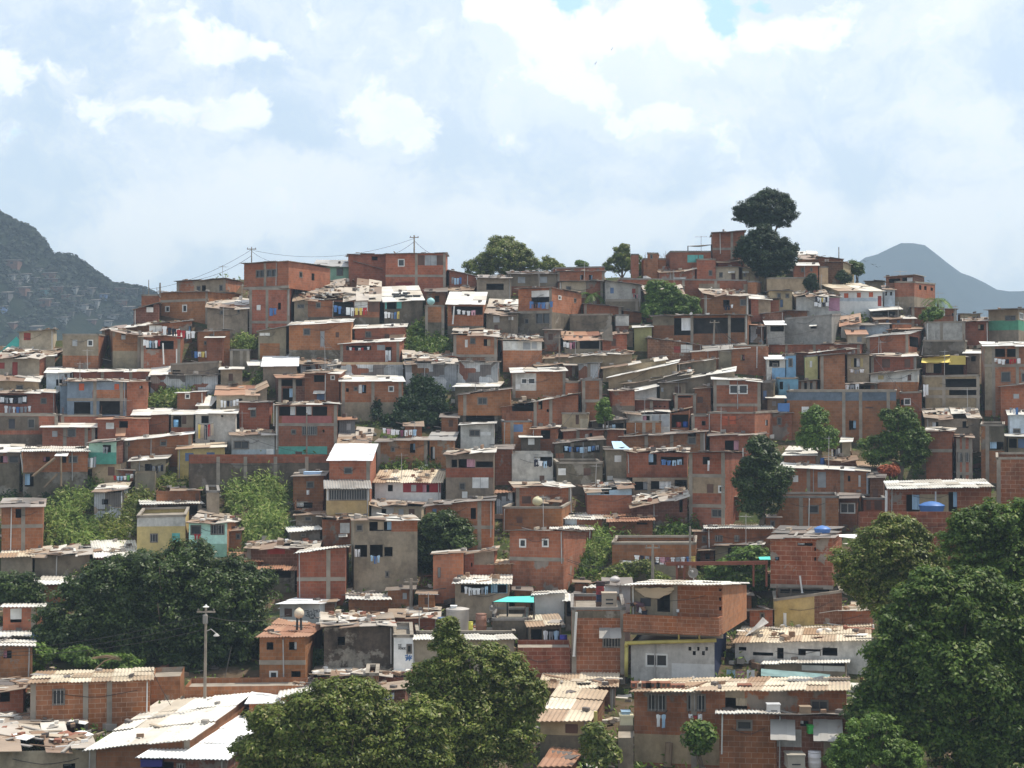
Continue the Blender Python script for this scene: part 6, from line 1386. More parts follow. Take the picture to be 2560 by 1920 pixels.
HA = HOUSES[-1]
crate('tan board box standing on the junk ledge', 285, 1130, 372, 1205, (.34, .25, .17), host=HA, back=.3, name='box', cat='box', slots=0)
crate('white table frame on the junk ledge', 0, 1108, 105, 1190, (.55, .55, .55), host=HA, back=.5, name='table', cat='table', slots=1)
tank('white swirl patterned drum standing at bottom right', 402, 1655, 112, 140, (.62, .58, .58), Y=HA['Y']-.9, kind='barrel')
crate('green plastic sheet box between the tilted awnings', 350, 1295, 392, 1365, (.06, .38, .08), host=HA, back=-.6, name='box', cat='box', slots=0)
crate('grey wooden kennel at the bottom right', 170, 1545, 320, 1665, (.40, .36, .30), Y=HA['Y']-1.2, dep=.8, name='kennel', cat='kennel', slots=1)
tile(1280, 1440)
H('low house behind under a strip of pale corrugated sheets', 250, 968, 900, 1040, 'brickd', r='tc+', ry=852, yr=960, d=4.3, D=-.8)
H('tan hut with a grey corrugated upper roof at bottom centre', 245, 1248, 655, 1500, 'tan', s=800, sy=1010, sw='brickd', r='tc', ry=972, o='sb 460 1278 568 1360', d=6.5, D=-.8, bands=[(1375, 'grayd')], auto=False)
H('brick hut with a pinkish corrugated roof at the bottom edge', 262, 1650, 485, 1800, 'brick', s=612, sy=1480, r='rc', ry=1465, d=6, auto=False, D=-.5)
crate('cream metal locker standing against the long front house', 938, 1202, 1045, 1398, (.62, .56, .38), Y=HL['Y']-1.2, dep=.6, name='locker', cat='locker', slots=0)
H('grey block plinth under the cream locker', 918, 1398, 1050, 1660, 'gray', r='f0', g=1640, D=-1.6, d=2.2, name='block_plinth', cat='plinth', auto=False)
post('bent yellow pipe beside the tan hut, upright part', 722, 1170, 722, 1310, Y=HL['Y']-1.0, r=.08, mat='pipe_yellow', name='yellow_pipe', cat='pipe')
post('wooden post at the foot of the long front house', 1358, 1440, 1345, 1640, Y=HL['Y']-.5, r=.16, mat='wood')
crate('faded blue cloth bundle on the locker', 950, 1172, 1020, 1203, (.25, .36, .46), Y=HL['Y']-1.1, dep=.5, name='bundle', cat='bundle', slots=0)
# ================================================================== trees and bushes
# photograph pixels
T('tall dome crowned dark tree standing highest on the hill', [(1918, 520, 60, 45), (1880, 532, 38, 36), (1955, 535, 36, 38), (1915, 548, 60, 22)], 158, 'leaf_dark', .2, 8, trunk=1925, gap=.25, tr=.35)
T('dense round dark tree just below the dome crowned one', [(1915, 635, 62, 55), (1880, 620, 38, 42), (1960, 640, 36, 45), (1905, 590, 38, 24), (1925, 672, 45, 26)], 153, 'leaf_dark', .2, 8, gap=.1)
T('broad spreading green tree on the skyline at centre', [(1255, 645, 58, 48), (1205, 670, 42, 30), (1300, 665, 44, 38), (1265, 612, 38, 24)], 166, 'leaf_olive', .2, 8)
T('small tree at the right foot of the broad skyline tree', [(1368, 665, 25, 20), (1392, 672, 16, 12)], 167, 'leaf_olive', .2, 7)
T('tiny rounded tree alone on the skyline', [(1453, 668, 15, 11), (1450, 662, 9, 8)], 168, 'leaf_light', .18, 7)
T('thin forked tree with open crown on the skyline', [(1538, 665, 24, 20), (1552, 635, 18, 18), (1560, 622, 10, 10), (1570, 662, 14, 22)], 163, 'leaf_olive', .18, 6, gap=.4)
T('bushy small tree right of the thin forked one', [(1590, 660, 22, 24), (1600, 680, 18, 22)], 162, 'leaf_olive', .18, 7)
T('bright green layered tree at mid hill', [(1655, 725, 35, 26), (1640, 760, 32, 30), (1690, 765, 40, 32), (1720, 770, 28, 26), (1665, 745, 34, 20)], 145, 'leaf_light', .18, 8)
T('light green bush at the left foot of the layered tree', [(1632, 780, 30, 18)], 144.5, 'leaf_light', .17, 8, name='bush', cat='bush')
T('round green tree before the blue grey parapet', [(2040, 1075, 42, 42), (2025, 1100, 36, 30), (2062, 1100, 32, 32), (2040, 1040, 24, 20)], 117, 'leaf_light', .2, 8)
T('larger loose dark green tree right of the round one', [(2255, 1080, 50, 46), (2190, 1125, 45, 42), (2270, 1130, 45, 46), (2240, 1045, 34, 28), (2290, 1100, 30, 44)], 114, 'leaf_mango', .2, 8)
T('ragged dark tree leaning at the three storey house', [(1905, 1150, 38, 45), (1880, 1200, 42, 45), (1930, 1200, 42, 55), (1905, 1255, 55, 36), (1900, 1115, 24, 22)], 105.5, 'leaf_deep', .2, 7, gap=.3)
T('dark drooping tree against the grey tower house', [(1110, 1320, 62, 42), (1050, 1350, 62, 42), (1140, 1355, 45, 40), (1010, 1395, 42, 46), (1080, 1400, 50, 40), (1030, 1430, 45, 28)], 101, 'leaf_deep', .2, 8)
T('very large dark spreading tree at lower left', [(420, 1450, 150, 85), (300, 1480, 140, 80), (560, 1490, 125, 90), (200, 1560, 110, 90), (420, 1560, 180, 100), (590, 1580, 90, 85), (330, 1620, 170, 75), (500, 1640, 110, 70), (150, 1600, 60, 60)], 86, 'leaf_deep', .2, 8, tr=.5)
T('dark tree cut by the left edge of the view', [(30, 1470, 60, 46), (80, 1495, 40, 34), (-30, 1480, 50, 50)], 93, 'leaf_deep', .2, 8)
T('small broad leaved tree in front of the very large dark one', [(80, 1645, 55, 30), (60, 1665, 40, 30), (230, 1645, 70, 24), (300, 1660, 50, 20)], 83.5, 'leaf_light', .2, 6, gap=.4)
T('tall glossy front tree at bottom centre', [(1190, 1668, 100, 55), (1120, 1715, 100, 65), (1275, 1725, 80, 80), (1180, 1790, 130, 85), (1270, 1840, 90, 80), (1118, 1610, 40, 34), (1122, 1572, 18, 24), (1150, 1875, 130, 60)], 66, 'leaf_olive', .15, 9, gap=.2, tr=.3)
T('broad glossy front tree left of the tall one', [(860, 1780, 130, 75), (740, 1820, 120, 75), (980, 1830, 120, 75), (850, 1880, 200, 70), (660, 1890, 80, 50), (1020, 1880, 120, 70), (900, 1745, 70, 40), (1060, 1810, 70, 60)], 62, 'leaf_olive', .15, 9, tr=.3)
T('round olive green tree by the windowless block house', [(2220, 1370, 90, 70), (2160, 1420, 80, 75), (2290, 1420, 75, 80), (2220, 1480, 110, 60), (2250, 1320, 55, 36)], 76, 'leaf_olive', .15, 9)
T('greyish glossy tree at the right margin', [(2500, 1310, 90, 70), (2420, 1370, 75, 75), (2540, 1400, 80, 80), (2430, 1310, 45, 40), (2480, 1440, 90, 50)], 72, 'leaf_mango', .17, 9)
T('huge dark green tree filling the lower right', [(2380, 1500, 130, 80), (2480, 1560, 140, 110), (2290, 1600, 110, 90), (2400, 1680, 190, 120), (2240, 1690, 95, 90), (2350, 1790, 190, 90), (2510, 1760, 130, 120), (2280, 1520, 60, 50), (2540, 1880, 120, 80), (2420, 1870, 120, 70), (2560, 1620, 70, 110)], 66, 'leaf_mango', .18, 9, tr=.5)
T('feathery yellow green tree at the bottom right', [(2180, 1830, 70, 36), (2140, 1870, 60, 40), (2220, 1880, 70, 40), (2110, 1905, 50, 26), (2260, 1900, 50, 30)], 62, 'leaf_light', .13, 8, gap=.35)
T('small bush beside the dark grape hung wall of the long front house', [(1742, 1838, 32, 28), (1735, 1860, 26, 22)], 67.0, 'leaf_mango', .2, 8, name='bush', cat='bush')
T('spiky potted shrub beside the cream locker', [(1486, 1845, 24, 26), (1500, 1885, 34, 26), (1495, 1865, 22, 26)], 66.6, 'leaf_olive', .2, 6, name='shrub', cat='shrub')
T('leafy shrub growing against the soot dark wall', [(930, 1640, 40, 30), (965, 1605, 22, 30), (965, 1645, 24, 24)], 84, 'leaf_light', .18, 7, name='shrub', cat='shrub')
T('creeper bush at the foot of the tiled brick house', [(775, 1660, 16, 36), (800, 1650, 22, 22), (790, 1680, 24, 18)], 84.2, 'leaf_light', .17, 7, name='shrub', cat='shrub')
T('leafy tree under the rusty pergola', [(1890, 1400, 55, 34), (1840, 1430, 50, 34), (1800, 1440, 40, 24), (1870, 1455, 60, 26)], 97.5, 'leaf_light', .2, 7, gap=.3)
T('leafy shrub below the yard wall at centre right', [(1560, 1435, 40, 24), (1605, 1420, 18, 22), (1530, 1450, 26, 18), (1640, 1450, 24, 14)], 96, 'leaf_olive', .18, 7, name='shrub', cat='shrub')
T('pointed dark shrub above the dirty white house', [(2025, 715, 12, 20), (2030, 700, 7, 12)], 151, 'leaf_dark', .2, 8, name='shrub', cat='shrub')
T('dark shrub beside the cream sided house near the crest', [(2108, 695, 14, 14)], 154, 'leaf_dark', .2, 8, name='shrub', cat='shrub')
T('green shrub at the right end of the crest', [(2138, 668, 16, 16), (2146, 680, 10, 10)], 158, 'leaf_mango', .17, 8, name='shrub', cat='shrub')
T('light green bush before the dark brick house with thin flat roof', [(2328, 785, 24, 16), (2320, 795, 16, 12)], 143.5, 'leaf_light', .17, 7, name='bush', cat='bush')
T('red leaved shrub below the large loose tree', [(2222, 1178, 14, 14)], 112, 'leaf_red', .22, 7, name='shrub', cat='shrub')
def palm(label, px, py, Y, n=14, rl=1.9, hpx=60):
    c = at(px, py, Y); zb_ = at(px, py+hpx, Y); root = empty('palm', zb_); tag(root, label, 'palm')
    m = M(); m.tube([zb_-Vector((0, 0, .5)), c], .12, .09, 8); m.build('trunk', 'bark', root)
    fm = M()
    for k in range(n):
        a = 6.283*k/n+.3; up = random.uniform(.15, .9); d = Vector((math.cos(a), math.sin(a), 0)); pts = [c+d*rl*t+Vector((0, 0, up*rl*t-1.0*rl*t*t)) for t in np.linspace(0, 1, 8)]
        for p, q in zip(pts[:-1], pts[1:]):
            sdv = (q-p).cross(Vector((0, 0, 1))).normalized()
            for sg in (-1, 1):
                for u in (.0, .5): b0 = p.lerp(q, u); fm.face([b0, b0+(q-p)*.35, b0+sdv*sg*.42+(q-p)*.9-Vector((0, 0, .12))])
    fm.build('fronds', 'leaf_light', root)
palm('small palm with thin arching fronds below the brick house with a cream half', 1478, 738, 149.2)
palm('small feathery palm below the two storey house at the right crest', 2345, 752, 146, rl=1.5, hpx=30)
T('pale leafy shrub beside the tall plain brick house', [(1508, 1025, 12, 24), (1512, 1045, 14, 14)], 121.5, 'leaf_light', .17, 7, name='shrub', cat='shrub')
# overgrown slopes
tile(640, 560)
scrub('dark tangled shrubs between the brick houses below the white roofs', [(1420, 1000, 110, 110), (1560, 1040, 120, 90), (1640, 1090, 70, 50), (1350, 1090, 60, 50)], 'leaf_mango', 1.3, .9)
scrub('green scrub strip left of the dark open shack', [(60, 1310, 150, 45), (130, 1350, 60, 40)], 'leaf_grass', .9, .8)
scrub('weeds at the brick annex below the grey patched roof house', [(-110, 1010, 90, 50), (-40, 1030, 70, 40)], 'leaf_grass', 1.0, .8)
def creeper():
    tile(640, 560); CC = []
    for (x, y, rx, ry) in [(1420, 1480, 130, 110), (1400, 1380, 35, 60), (1490, 1400, 40, 60), (1520, 1480, 100, 80), (1350, 1590, 130, 90), (1520, 1600, 130, 70), (1290, 1640, 80, 60), (1420, 1690, 150, 50), (1180, 1690, 90, 30), (1035, 1560, 22, 110)]:
        n = int(rx*ry/16); EXCL.append((sx_(x), sy_(y), rx/TS, ry/TS))
        for _ in range(n):
            r, a = math.sqrt(random.random()), random.uniform(0, 6.283); px, py = sx_(x+rx*r*math.cos(a)), sy_(y+ry*r*math.sin(a))
            Y = Yof(sy_(1660))-1.6+(sy_(1700)-py)*.028+.35*noise.noise(Vector((px*.05, py*.05, 0)))*3
            CC.append(tuple(at(px, py, Y-random.random()*.5)))
    C = np.array(CC); C = np.repeat(C, 5, 0)+rng.normal(size=(len(C)*5, 3))*.16; c0 = C.mean(0)
    o = leafmesh('creeper', C-c0, rng.normal(size=(len(C), 3))+np.array([.2, -.8, .5]), .24, 'leaf_dark', None, .7); o.location = c0
    tag(o, 'dense dark creeper smothering the bank right of the four pane house', 'creeper')
creeper()
tile(0, 940)
scrub('pale grassy clump beside the slate blue house', [(1430, 190, 150, 80), (1560, 150, 120, 50), (1250, 260, 60, 40)], 'leaf_grass', 1.0, 1.1)
scrub('weed covered bank sloping down at left', [(840, 920, 60, 50), (740, 1010, 90, 90), (640, 1080, 140, 80), (520, 1180, 130, 120), (620, 1290, 200, 120), (770, 1390, 130, 80), (480, 1390, 90, 80), (640, 1470, 80, 60)], 'leaf_grass', 1.1, .85)
scrub('bushy slope between the tin shack and the yellow house', [(1080, 1150, 130, 110), (1220, 1080, 110, 70), (1050, 1290, 120, 110), (930, 1300, 90, 110)], 'leaf_olive', 1.3, .8, ls=.3)
scrub('dark bushes under the outdoor stair house', [(500, 1030, 120, 80), (740, 950, 80, 50), (90, 1080, 70, 40), (240, 1070, 60, 40)], 'leaf_dark', 1.0, .8, ls=.3)
scrub('tall weedy thicket right of the yellow and mint houses', [(2080, 940, 110, 140), (2230, 900, 160, 120), (2060, 1060, 100, 110), (2300, 1000, 150, 130), (2350, 1130, 130, 120), (2250, 1250, 140, 130), (2230, 1380, 120, 110), (2380, 1330, 110, 90)], 'leaf_grass', 1.5, .85, ls=.32)
scrub('round green bushes against the stained retaining wall', [(1440, 930, 70, 45), (1680, 925, 110, 45), (1440, 870, 70, 30), (2130, 770, 40, 50)], 'leaf_olive', .9, .9, D=-1.2)
tile(640, 980)
scrub('grassy garden below the open brown house', [(1200, 640, 110, 60), (1340, 650, 130, 50), (1480, 650, 100, 45), (1280, 590, 60, 40), (1150, 380, 70, 22)], 'leaf_grass', 1.0, .9)
tile(1280, 980)
scrub('rounded bright green thicket above the washing heap', [(780, 1260, 130, 90), (900, 1240, 140, 70), (1030, 1270, 120, 45), (700, 1370, 80, 90), (780, 1400, 90, 80)], 'leaf_grass', 1.2, 1.0, ls=.3)
scrub('dark leafy thicket right of the bright green one', [(1350, 1180, 140, 80), (1460, 1150, 130, 60), (1420, 1250, 130, 50), (1540, 1120, 100, 40)], 'leaf_mango', 1.3, .9, ls=.3)
scrub('dark undergrowth beside the toothed brick house', [(600, 1500, 60, 90), (700, 1560, 120, 60), (680, 1480, 90, 60)], 'leaf_mango', 1.1, .7, ls=.3)
tile(1920, 1020)
scrub('row of spiky leaves behind the blue tapered tank', [(260, 1010, 110, 45), (420, 1000, 100, 40), (540, 1020, 60, 30)], 'leaf_olive', 1.0, .8, D=-.9)
scrub('flowering bushes at the foot of the large loose tree', [(1120, 600, 70, 35), (1300, 575, 50, 20)], 'leaf_light', .7, .8)
tile(1920, 600)
scrub('weeds on the bank below the long white shed', [(720, 620, 70, 25), (800, 670, 60, 35), (560, 630, 60, 15)], 'leaf_grass', .6, .8)
scrub('dark shrubs along the tan wall below the round tree', [(170, 415, 70, 18), (420, 430, 50, 18)], 'leaf_dark', .7, .9)
tile(1280, 1440)
scrub('weeds at the foot of the washhouse parapet', [(700, 1630, 120, 40), (1000, 1640, 160, 30)], 'leaf_mango', .7, .6)
def infill():
    rq = random.Random(21); tile(0, 0); n = 0; k = TS
    kinds = [('brick', 'o', 'small brick shed'), ('brickd', 'j', 'small dark brick shed'), ('gray', 'z', 'small grey walled shed'), ('tin', 'r', 'small tin walled shed'), ('brick', 'z', 'small brick shed'), ('brickp', 'k', 'small patched brick shed')]
    rn = {'o': 'a mottled sheet roof', 'j': 'a junk covered roof', 'z': 'a pale sheet roof', 'r': 'a rusty roof', 'k': 'a dark roof'}
    for _ in range(9000):
        if n >= 48: break
        w_, h_ = rq.uniform(34, 70), rq.uniform(26, 42); x, y = rq.uniform(10, 2500), rq.uniform(745, 1560)
        if y-h_ < float(np.interp(x, _cx, _cy))+12: continue
        pts = [(x+w_*i/4, y-h_*j/4) for i in range(5) for j in range(5)]
        if any(((px-a)/c)**2+((py-b)/d)**2 < 1.1 for px, py in pts for a, b, c, d in EXCL): continue
        if sum(any(a < px < b and c < py < d for a, b, c, d in RECTS) for px, py in pts) > 8: continue
        w, r, lb = rq.choice(kinds); ow = x+w_*rq.uniform(.25, .6)
        H(f'{lb} with {rn[r]} squeezed into a gap between hillside houses', x*k, (y-h_)*k, (x+w_)*k, y*k, w, r=r, ry=(y-h_-rq.uniform(3, 9))*k, d=rq.uniform(2.4, 3.4), o=f'{rq.choice(["w", "x", "db", "sg"])} {ow*k} {(y-h_*.75)*k} {(ow+11)*k} {(y-h_*.3)*k}', cat='shed', group='small sheds filling gaps between hillside houses', name='shed', auto=False); n += 1
infill()
def litter():
    CC = []; NN = []; m = M(); m2 = M()
    for _ in range(8500):
        py = random.uniform(640, 1990); px = random.uniform(-160, 2860); Y = Yof(py)+random.uniform(-2, 2); X = ray(px, py)[0]*Y
        if py < float(np.interp(px, _cx, _cy))+8: continue
        z = gz(X, Y)
        if random.random() < .5:
            k = 10; dv = rng.normal(size=(k, 3)); dv[:, 2] = abs(dv[:, 2]); CC.append(np.array([X, Y, z])+dv*np.array([.22, .22, .26])); NN.append(rng.normal(size=(k, 3))+np.array([0, -.3, .4]))
        else:
            an = random.uniform(0, 6.28); u = Vector((math.cos(an), math.sin(an), random.gauss(0, .15))); v = Vector((-u.y, u.x, random.gauss(0, .15))); t = random.random()
            a, b_, h = (.3, .2, .15) if t < .4 else ((random.uniform(.6, 2), .12, .05) if t < .7 else (random.uniform(.3, .9), random.uniform(.3, .7), .04 if t < .9 else .3))
            m.box(Vector((X, Y, z-.02)), u*a, v*b_, (0, 0, h))
    C, N = np.concatenate(CC), np.concatenate(NN); c0 = C.mean(0); o = leafmesh('weeds', C-c0, N, .3, 'leaf_grass', None, .35); o.location = c0
    tag(o, 'weeds scattered over the bare earth between the houses', 'weeds', kind='stuff'); tag(m.build('rubble', 'debris'), 'bricks, boards and rubble lying between the houses', 'rubble', kind='stuff')
litter()
# ================================================================== poles and wires
tile(0, 500)
PA = pole('skyline pole standing on the tall flat roofed brick house', 2174, 405, 545, Y=Yof(sy_(1060))+2.5, r=.055, arms=1)
tile(640, 560)
PB = pole('skyline pole in front of the big two storey brick house', 1367, 97, 590, Y=Yof(sy_(590))-.8, r=.09, arms=1)
tile(0, 500)
wire('cable sagging between the two skyline poles', [PA-Vector((0, 0, .3)), PB-Vector((0, 0, .3))], 1.1)
e1 = at(sx_(1290), sy_(770), 152); e2 = at(sx_(1600), sy_(700), 155)
wire('upper cable running down left from the skyline pole', [PA-Vector((0, 0, .25)), e1], .6); wire('lower cable running down left from the skyline pole', [PA-Vector((0, 0, .8)), e2], .5)
tile(640, 560)
wire('guy cable running right and down from the flat roof pole', [PA-Vector((0, 0, .4)), at(sx_(220), sy_(330), 150)], .3); wire('guy cable running right and down from the two storey pole', [PB-Vector((0, 0, .5)), at(sx_(1500), sy_(250), 157)], .1); wire('guy cable running left and down from the two storey pole', [PB-Vector((0, 0, .6)), at(sx_(1200), sy_(255), 157)], .1)
tile(0, 500); pole('thin bare pole at the left end of the skyline', 1285, 690, 830, Y=152, r=.05); pole('short thick stump pole near the left skyline', 1383, 715, 770, Y=153, r=.1)
tile(1280, 560)
PC = pole('leaning utility pole in front of the open workshop', 1750, 830, 1090, D=-.8, r=.1, arms=1, px2=1738)
wire('drooping cable from the leaning pole down to the right', [PC-Vector((0, 0, .1)), at(sx_(2000), sy_(1040), Yof(sy_(1100))-1), at(sx_(2260), sy_(1210), Yof(sy_(1250))-1)], .4, .03)
for k, (x, y, w_) in enumerate([(1890, 1240, 'steepest'), (1940, 1180, 'second steepest'), (2000, 1120, 'third steepest')]): wire(w_+' thin cable fanning from the leaning utility pole', [PC-Vector((0, 0, .2)), at(sx_(x), sy_(y), Yof(sy_(y))-1)], .25)
pole('thin dark pole left of the rusty roofed open shack', 408, 960, 1240, D=-.6, r=.06, arms=1)
antenna('antenna mast on the canopy beside the highest brick house', 1634, 100, 240, Y=158); tile(1920, 600); pole('thin mast on the right end of the crest', 612, 60, 155, Y=158, r=.06); antenna('antenna on the ruined rooftop room', 1142, 262, 330, Y=153)
tile(1280, 560)
canopy('flat tin canopy on thin posts at the highest brick house', (1520, 192), (1722, 180), (1722, 176), (1520, 188), 245, 157.5, 2.5, 'roof_k')
tile(1280, 980)
pole('grey utility pole before the heap of washing', 1215, 1315, 1640, Y=93, r=.1, mat='concrete', arms=1); pole('thin grey pole right of the heap of washing', 1538, 1160, 1500, Y=94, r=.08, mat='concrete')
pole('slim white pipe pole by the three storey house at right', 1995, 485, 560, Y=109, r=.04, mat='frame_white')
for k, (y0, y1, n_) in enumerate([(1435, 1330, 'upper'), (1450, 1400, 'middle'), (1560, 1600, 'lower')]): wire(n_+' of three cables crossing before the washing heap', [at(sx_(480), sy_(y0+10), 93), at(sx_(1215), sy_(y0), 93), at(sx_(2250), sy_(y1-100), 90)], .5)
def pergola():
    tile(1280, 980); Y = 88.5; root = empty('pergola', at(sx_(1800), sy_(1640), Y)); tag(root, 'rust red steel frame standing over the brick upper storey', 'frame')
    plain('rust_steel', (.16, .05, .03), .7)
    for x0, x1 in ((1330, 2212),):
        m = M(); a, b_ = at(sx_(x0), sy_(1502), Y), at(sx_(x1), sy_(1492), Y); m.box(a, b_-a, (0, .15, 0), (0, 0, .2)); m.build('beam', 'rust_steel', root)
    for x in (1425, 1490, 2088, 2200):
        m = M(); a, b_ = at(sx_(x), sy_(1650), Y), at(sx_(x), sy_(1495), Y); m.box(a-Vector((.05, 0, .2)), (.1, 0, 0), (0, .1, 0), (0, 0, b_.z-a.z+.2)); m.build('post', 'rust_steel', root)
pergola()
dish('large pale dish under the rust red steel frame', 1567, 1565, 92, Y=87.5)
cloth_sheet('small turquoise sheet at the right end of the rusty steel frame', [(2130, 1425), (2230, 1420), (2235, 1448), (2140, 1448)], 'cloth_c', Y=90, sag=.1, depth=(1, 1, 0, 0))
tile(0, 1440)
PD = pole('concrete utility pole with a lamp before the great dark tree', 1780, 272, 945, D=-6.5, r=.075, arms=1, lamp=True, mat='pole_wood', px2=1770)
for k, (x, y, n_) in enumerate([(-60, 640, 'top'), (-60, 665, 'second'), (-60, 690, 'third')]): wire(n_+' of three cables running left from the lamp pole', [PD-Vector((0, 0, .3+.35*k)), at(sx_(x), sy_(y), 80)], .3)
wire('cable running right from the lamp pole', [PD-Vector((0, 0, .4)), at(sx_(2500), sy_(330), 86)], .3); wire('low cable crossing the lamp pole', [at(sx_(1300), sy_(790), 78), PD-Vector((0, 0, 7.0)), at(sx_(2000), sy_(610), 84)], .2)
tile(640, 1440)
pole('grey utility pole behind the soot dark wall house', 1340, 20, 340, Y=93, r=.12, arms=1)
dish('round grey dish on the strewn roof near the soot dark wall', 970, 360, 56, Y=88); dish('dark round dish beside the turquoise canopy', 2045, 275, 62, Y=88); tile(640, 980); dish('pale dish on the ragged white roof right of the centre tree', 1552, 1370, 48, Y=101); dish('grey dish behind the grey porch house', 1745, 1590, 40, Y=97)
tile(640, 1440); antenna('bent antenna on the right of the centre tree', 1490, 140, 250, Y=90); antenna('antenna above the soot dark wall', 1410, 300, 420, Y=87)
tile(0, 1440)
def frond():
    m = M(); a = at(sx_(850), sy_(770), 79.5); root = empty('dead_branch', a); tag(root, 'dry pale branch caught in the great dark tree', 'branch')
    for k in range(12):
        b0 = at(sx_(790+random.uniform(0, 30)), sy_(703+k), 79.5); b1 = at(sx_(1000+random.uniform(0, 60)), sy_(695+k*3.5), 79.2+random.uniform(0, .4)); m.tube([b0, b0.lerp(b1, .5)+Vector((0, 0, .1)), b1], .02, .008, 4)
    m.tube([at(sx_(820), sy_(805), 79.5), at(sx_(900), sy_(735), 79.4), at(sx_(1000), sy_(700), 79.4)], .04, .02, 5); m.build('twigs', 'wood', root)
frond()
# television antennas and cables nobody could tell apart
rq = random.Random(5); hs_ = [h for h in HOUSES if 95 < h['Y'] < 150 and h['L'] > 2.5 and h['root'].name.split('.')[0] in ('brick_house', 'concrete_house', 'painted_house')]; rq.shuffle(hs_)
for h in hs_[:34]:
    b0 = h['FL']+h['U']*h['L']*rq.uniform(.15, .85)+h['V']*h['d']*rq.uniform(.1, .5); z0 = h['zt']; p = Vector((b0.x, b0.y, z0)); hh = rq.uniform(1.2, 2.4)
    root = empty('antenna', p); tag(root, 'thin television antenna mast rising from a hillside roof', 'antenna', 'television antennas on the hillside roofs')
    m = M(); m.tube([p-Vector((0, 0, .3)), p+Vector((rq.gauss(0, .06), 0, hh))], .022, n=5); m.build('mast', 'bar', root)
    m = M(); z = p+Vector((0, 0, hh-.15)); an = rq.uniform(0, 3.1); u = Vector((math.cos(an), math.sin(an), 0)); v = Vector((-u.y, u.x, 0)); m.tube([z-u*.45, z+u*.45], .014, n=4)
    for q in (-.4, -.2, 0, .2, .4): m.tube([z+u*q-v*.25, z+u*q+v*.25], .009, n=4)
    m.build('elements', 'bar', root)
for a, b in zip(hs_[:26:2], hs_[1:27:2]):
    b = min(hs_, key=lambda k: abs((k['FL']-a['FL']).length-13)); p, q = Vector((*(a['FL']-a['V']*.3), a['zt']+.4)), Vector((*(b['FL']-b['V']*.3), b['zt']+.4)); m = M()
    m.tube([p.lerp(q, t/12)-Vector((0, 0, 1.6*t/12*(1-t/12))) for t in range(13)], .013, n=4)
    tag(m.build('overhead_wire', 'wire'), 'thin black cable slung between two hillside roofs', 'wire', 'cables slung between hillside roofs')
# birds over the right slope
tile(1920, 600)
plain('bird', (.03, .03, .035), .8)
for k, (x, y) in enumerate([(845, 185), (915, 215), (951, 235), (1398, 356)]):
    c = at(sx_(x), sy_(y), 150); m = M(); s_ = .28
    m.mesh([c+Vector(v)*s_ for v in [(0, -.5, 0), (.12, 0, .05), (0, .6, .02), (-.12, 0, .05), (0, 0, -.08), (1.1, .1, .35), (-1.1, .1, .4), (.5, -.15, .22), (-.5, -.15, .24)]], [(0, 4, 1), (1, 4, 2), (2, 4, 3), (3, 4, 0), (0, 1, 2, 3), (1, 7, 5), (1, 5, 2), (3, 6, 8), (3, 2, 6)])
    tag(m.build('bird', 'bird'), ['small dark bird highest over the right slope', 'small dark bird, upper of two before the mountain', 'small dark bird, lower of two before the mountain', 'small dark bird beside the ruined rooftop room'][k], 'bird', 'birds over the right slope')
for k, (px, py) in enumerate([(1530, 122), (1489, 158)]):
    c = at(px, py, 260); m = M(); s_ = .3
    m.mesh([c+Vector(v)*s_ for v in [(0, -.5, 0), (.12, 0, .05), (0, .6, .02), (-.12, 0, .05), (0, 0, -.08), (.5, .1, 1.1), (-.3, .1, -.9), (.5, -.15, .22), (-.5, -.15, -.24)]], [(0, 4, 1), (1, 4, 2), (2, 4, 3), (3, 4, 0), (0, 1, 2, 3), (1, 7, 5), (1, 5, 2), (3, 6, 8), (3, 2, 6)])
    tag(m.build('bird', 'bird'), ['far bird, upper of two high against the white cloud', 'far bird, lower of two high against the white cloud'][k], 'bird', 'birds high in the cloud')
# six dark blocks on the white roof
tile(640, 560)
hb = next(h for h in HOUSES if 'weighted with dark blocks' in h['label'])
for k, (x, y) in enumerate([(1210, 622), (1222, 636), (1280, 630), (1304, 612), (1322, 638), (1392, 636)]):
    f = (668-y)/118*hb['d']; p = at(sx_(x), sy_(y), hb['Y']+max(.4, f)); m = M(); m.box(p-Vector((.3, .3, .1)), (.62, .1, 0), (-.1, .6, .1), (0, 0, .28)); m.box(p-Vector((.12, .12, -.17)), (.24, .04, 0), (-.04, .24, .04), (0, 0, .03))
    tag(m.build('tyre_block', 'bar_dark'), ['leftmost', 'second from left', 'third from left', 'fourth from left, rear', 'fifth from left', 'rightmost'][k]+' dark block weighing down the white roof', 'block', 'dark blocks on the white roof')
# hollow bricks on the long front roof
tile(1280, 1440)
plain('terracotta', (.24, .10, .06), .85)
for k, x in enumerate([1057, 1140, 1215, 1308, 1432, 2010]):
    p = at(sx_(x), sy_(962), HL['Y']+.9); root = empty('hollow_brick', p); tag(root, ['leftmost single', 'second from left', 'third from left, widest', 'fourth from left', 'flat fifth from left', 'far right'][k]+' hollow brick holding down the long front roof', 'brick', 'bricks along the long front roof')
    m = M(); w_ = .3 if k == 0 else .62; m.box(p-Vector((w_/2, .15, .02)), (w_, 0, 0), (0, .3, .04), (0, 0, .24 if k < 4 else .14)); m.build('block', 'terracotta', root)
    m = M()
    for q in range(int(w_/.2)): m.box(p+Vector((-w_/2+.05+q*.2, -.16, .05)), (.12, 0, 0), (0, .012, 0), (0, 0, .13 if k < 4 else .06))
    m.build('hole', 'bar_dark', root)
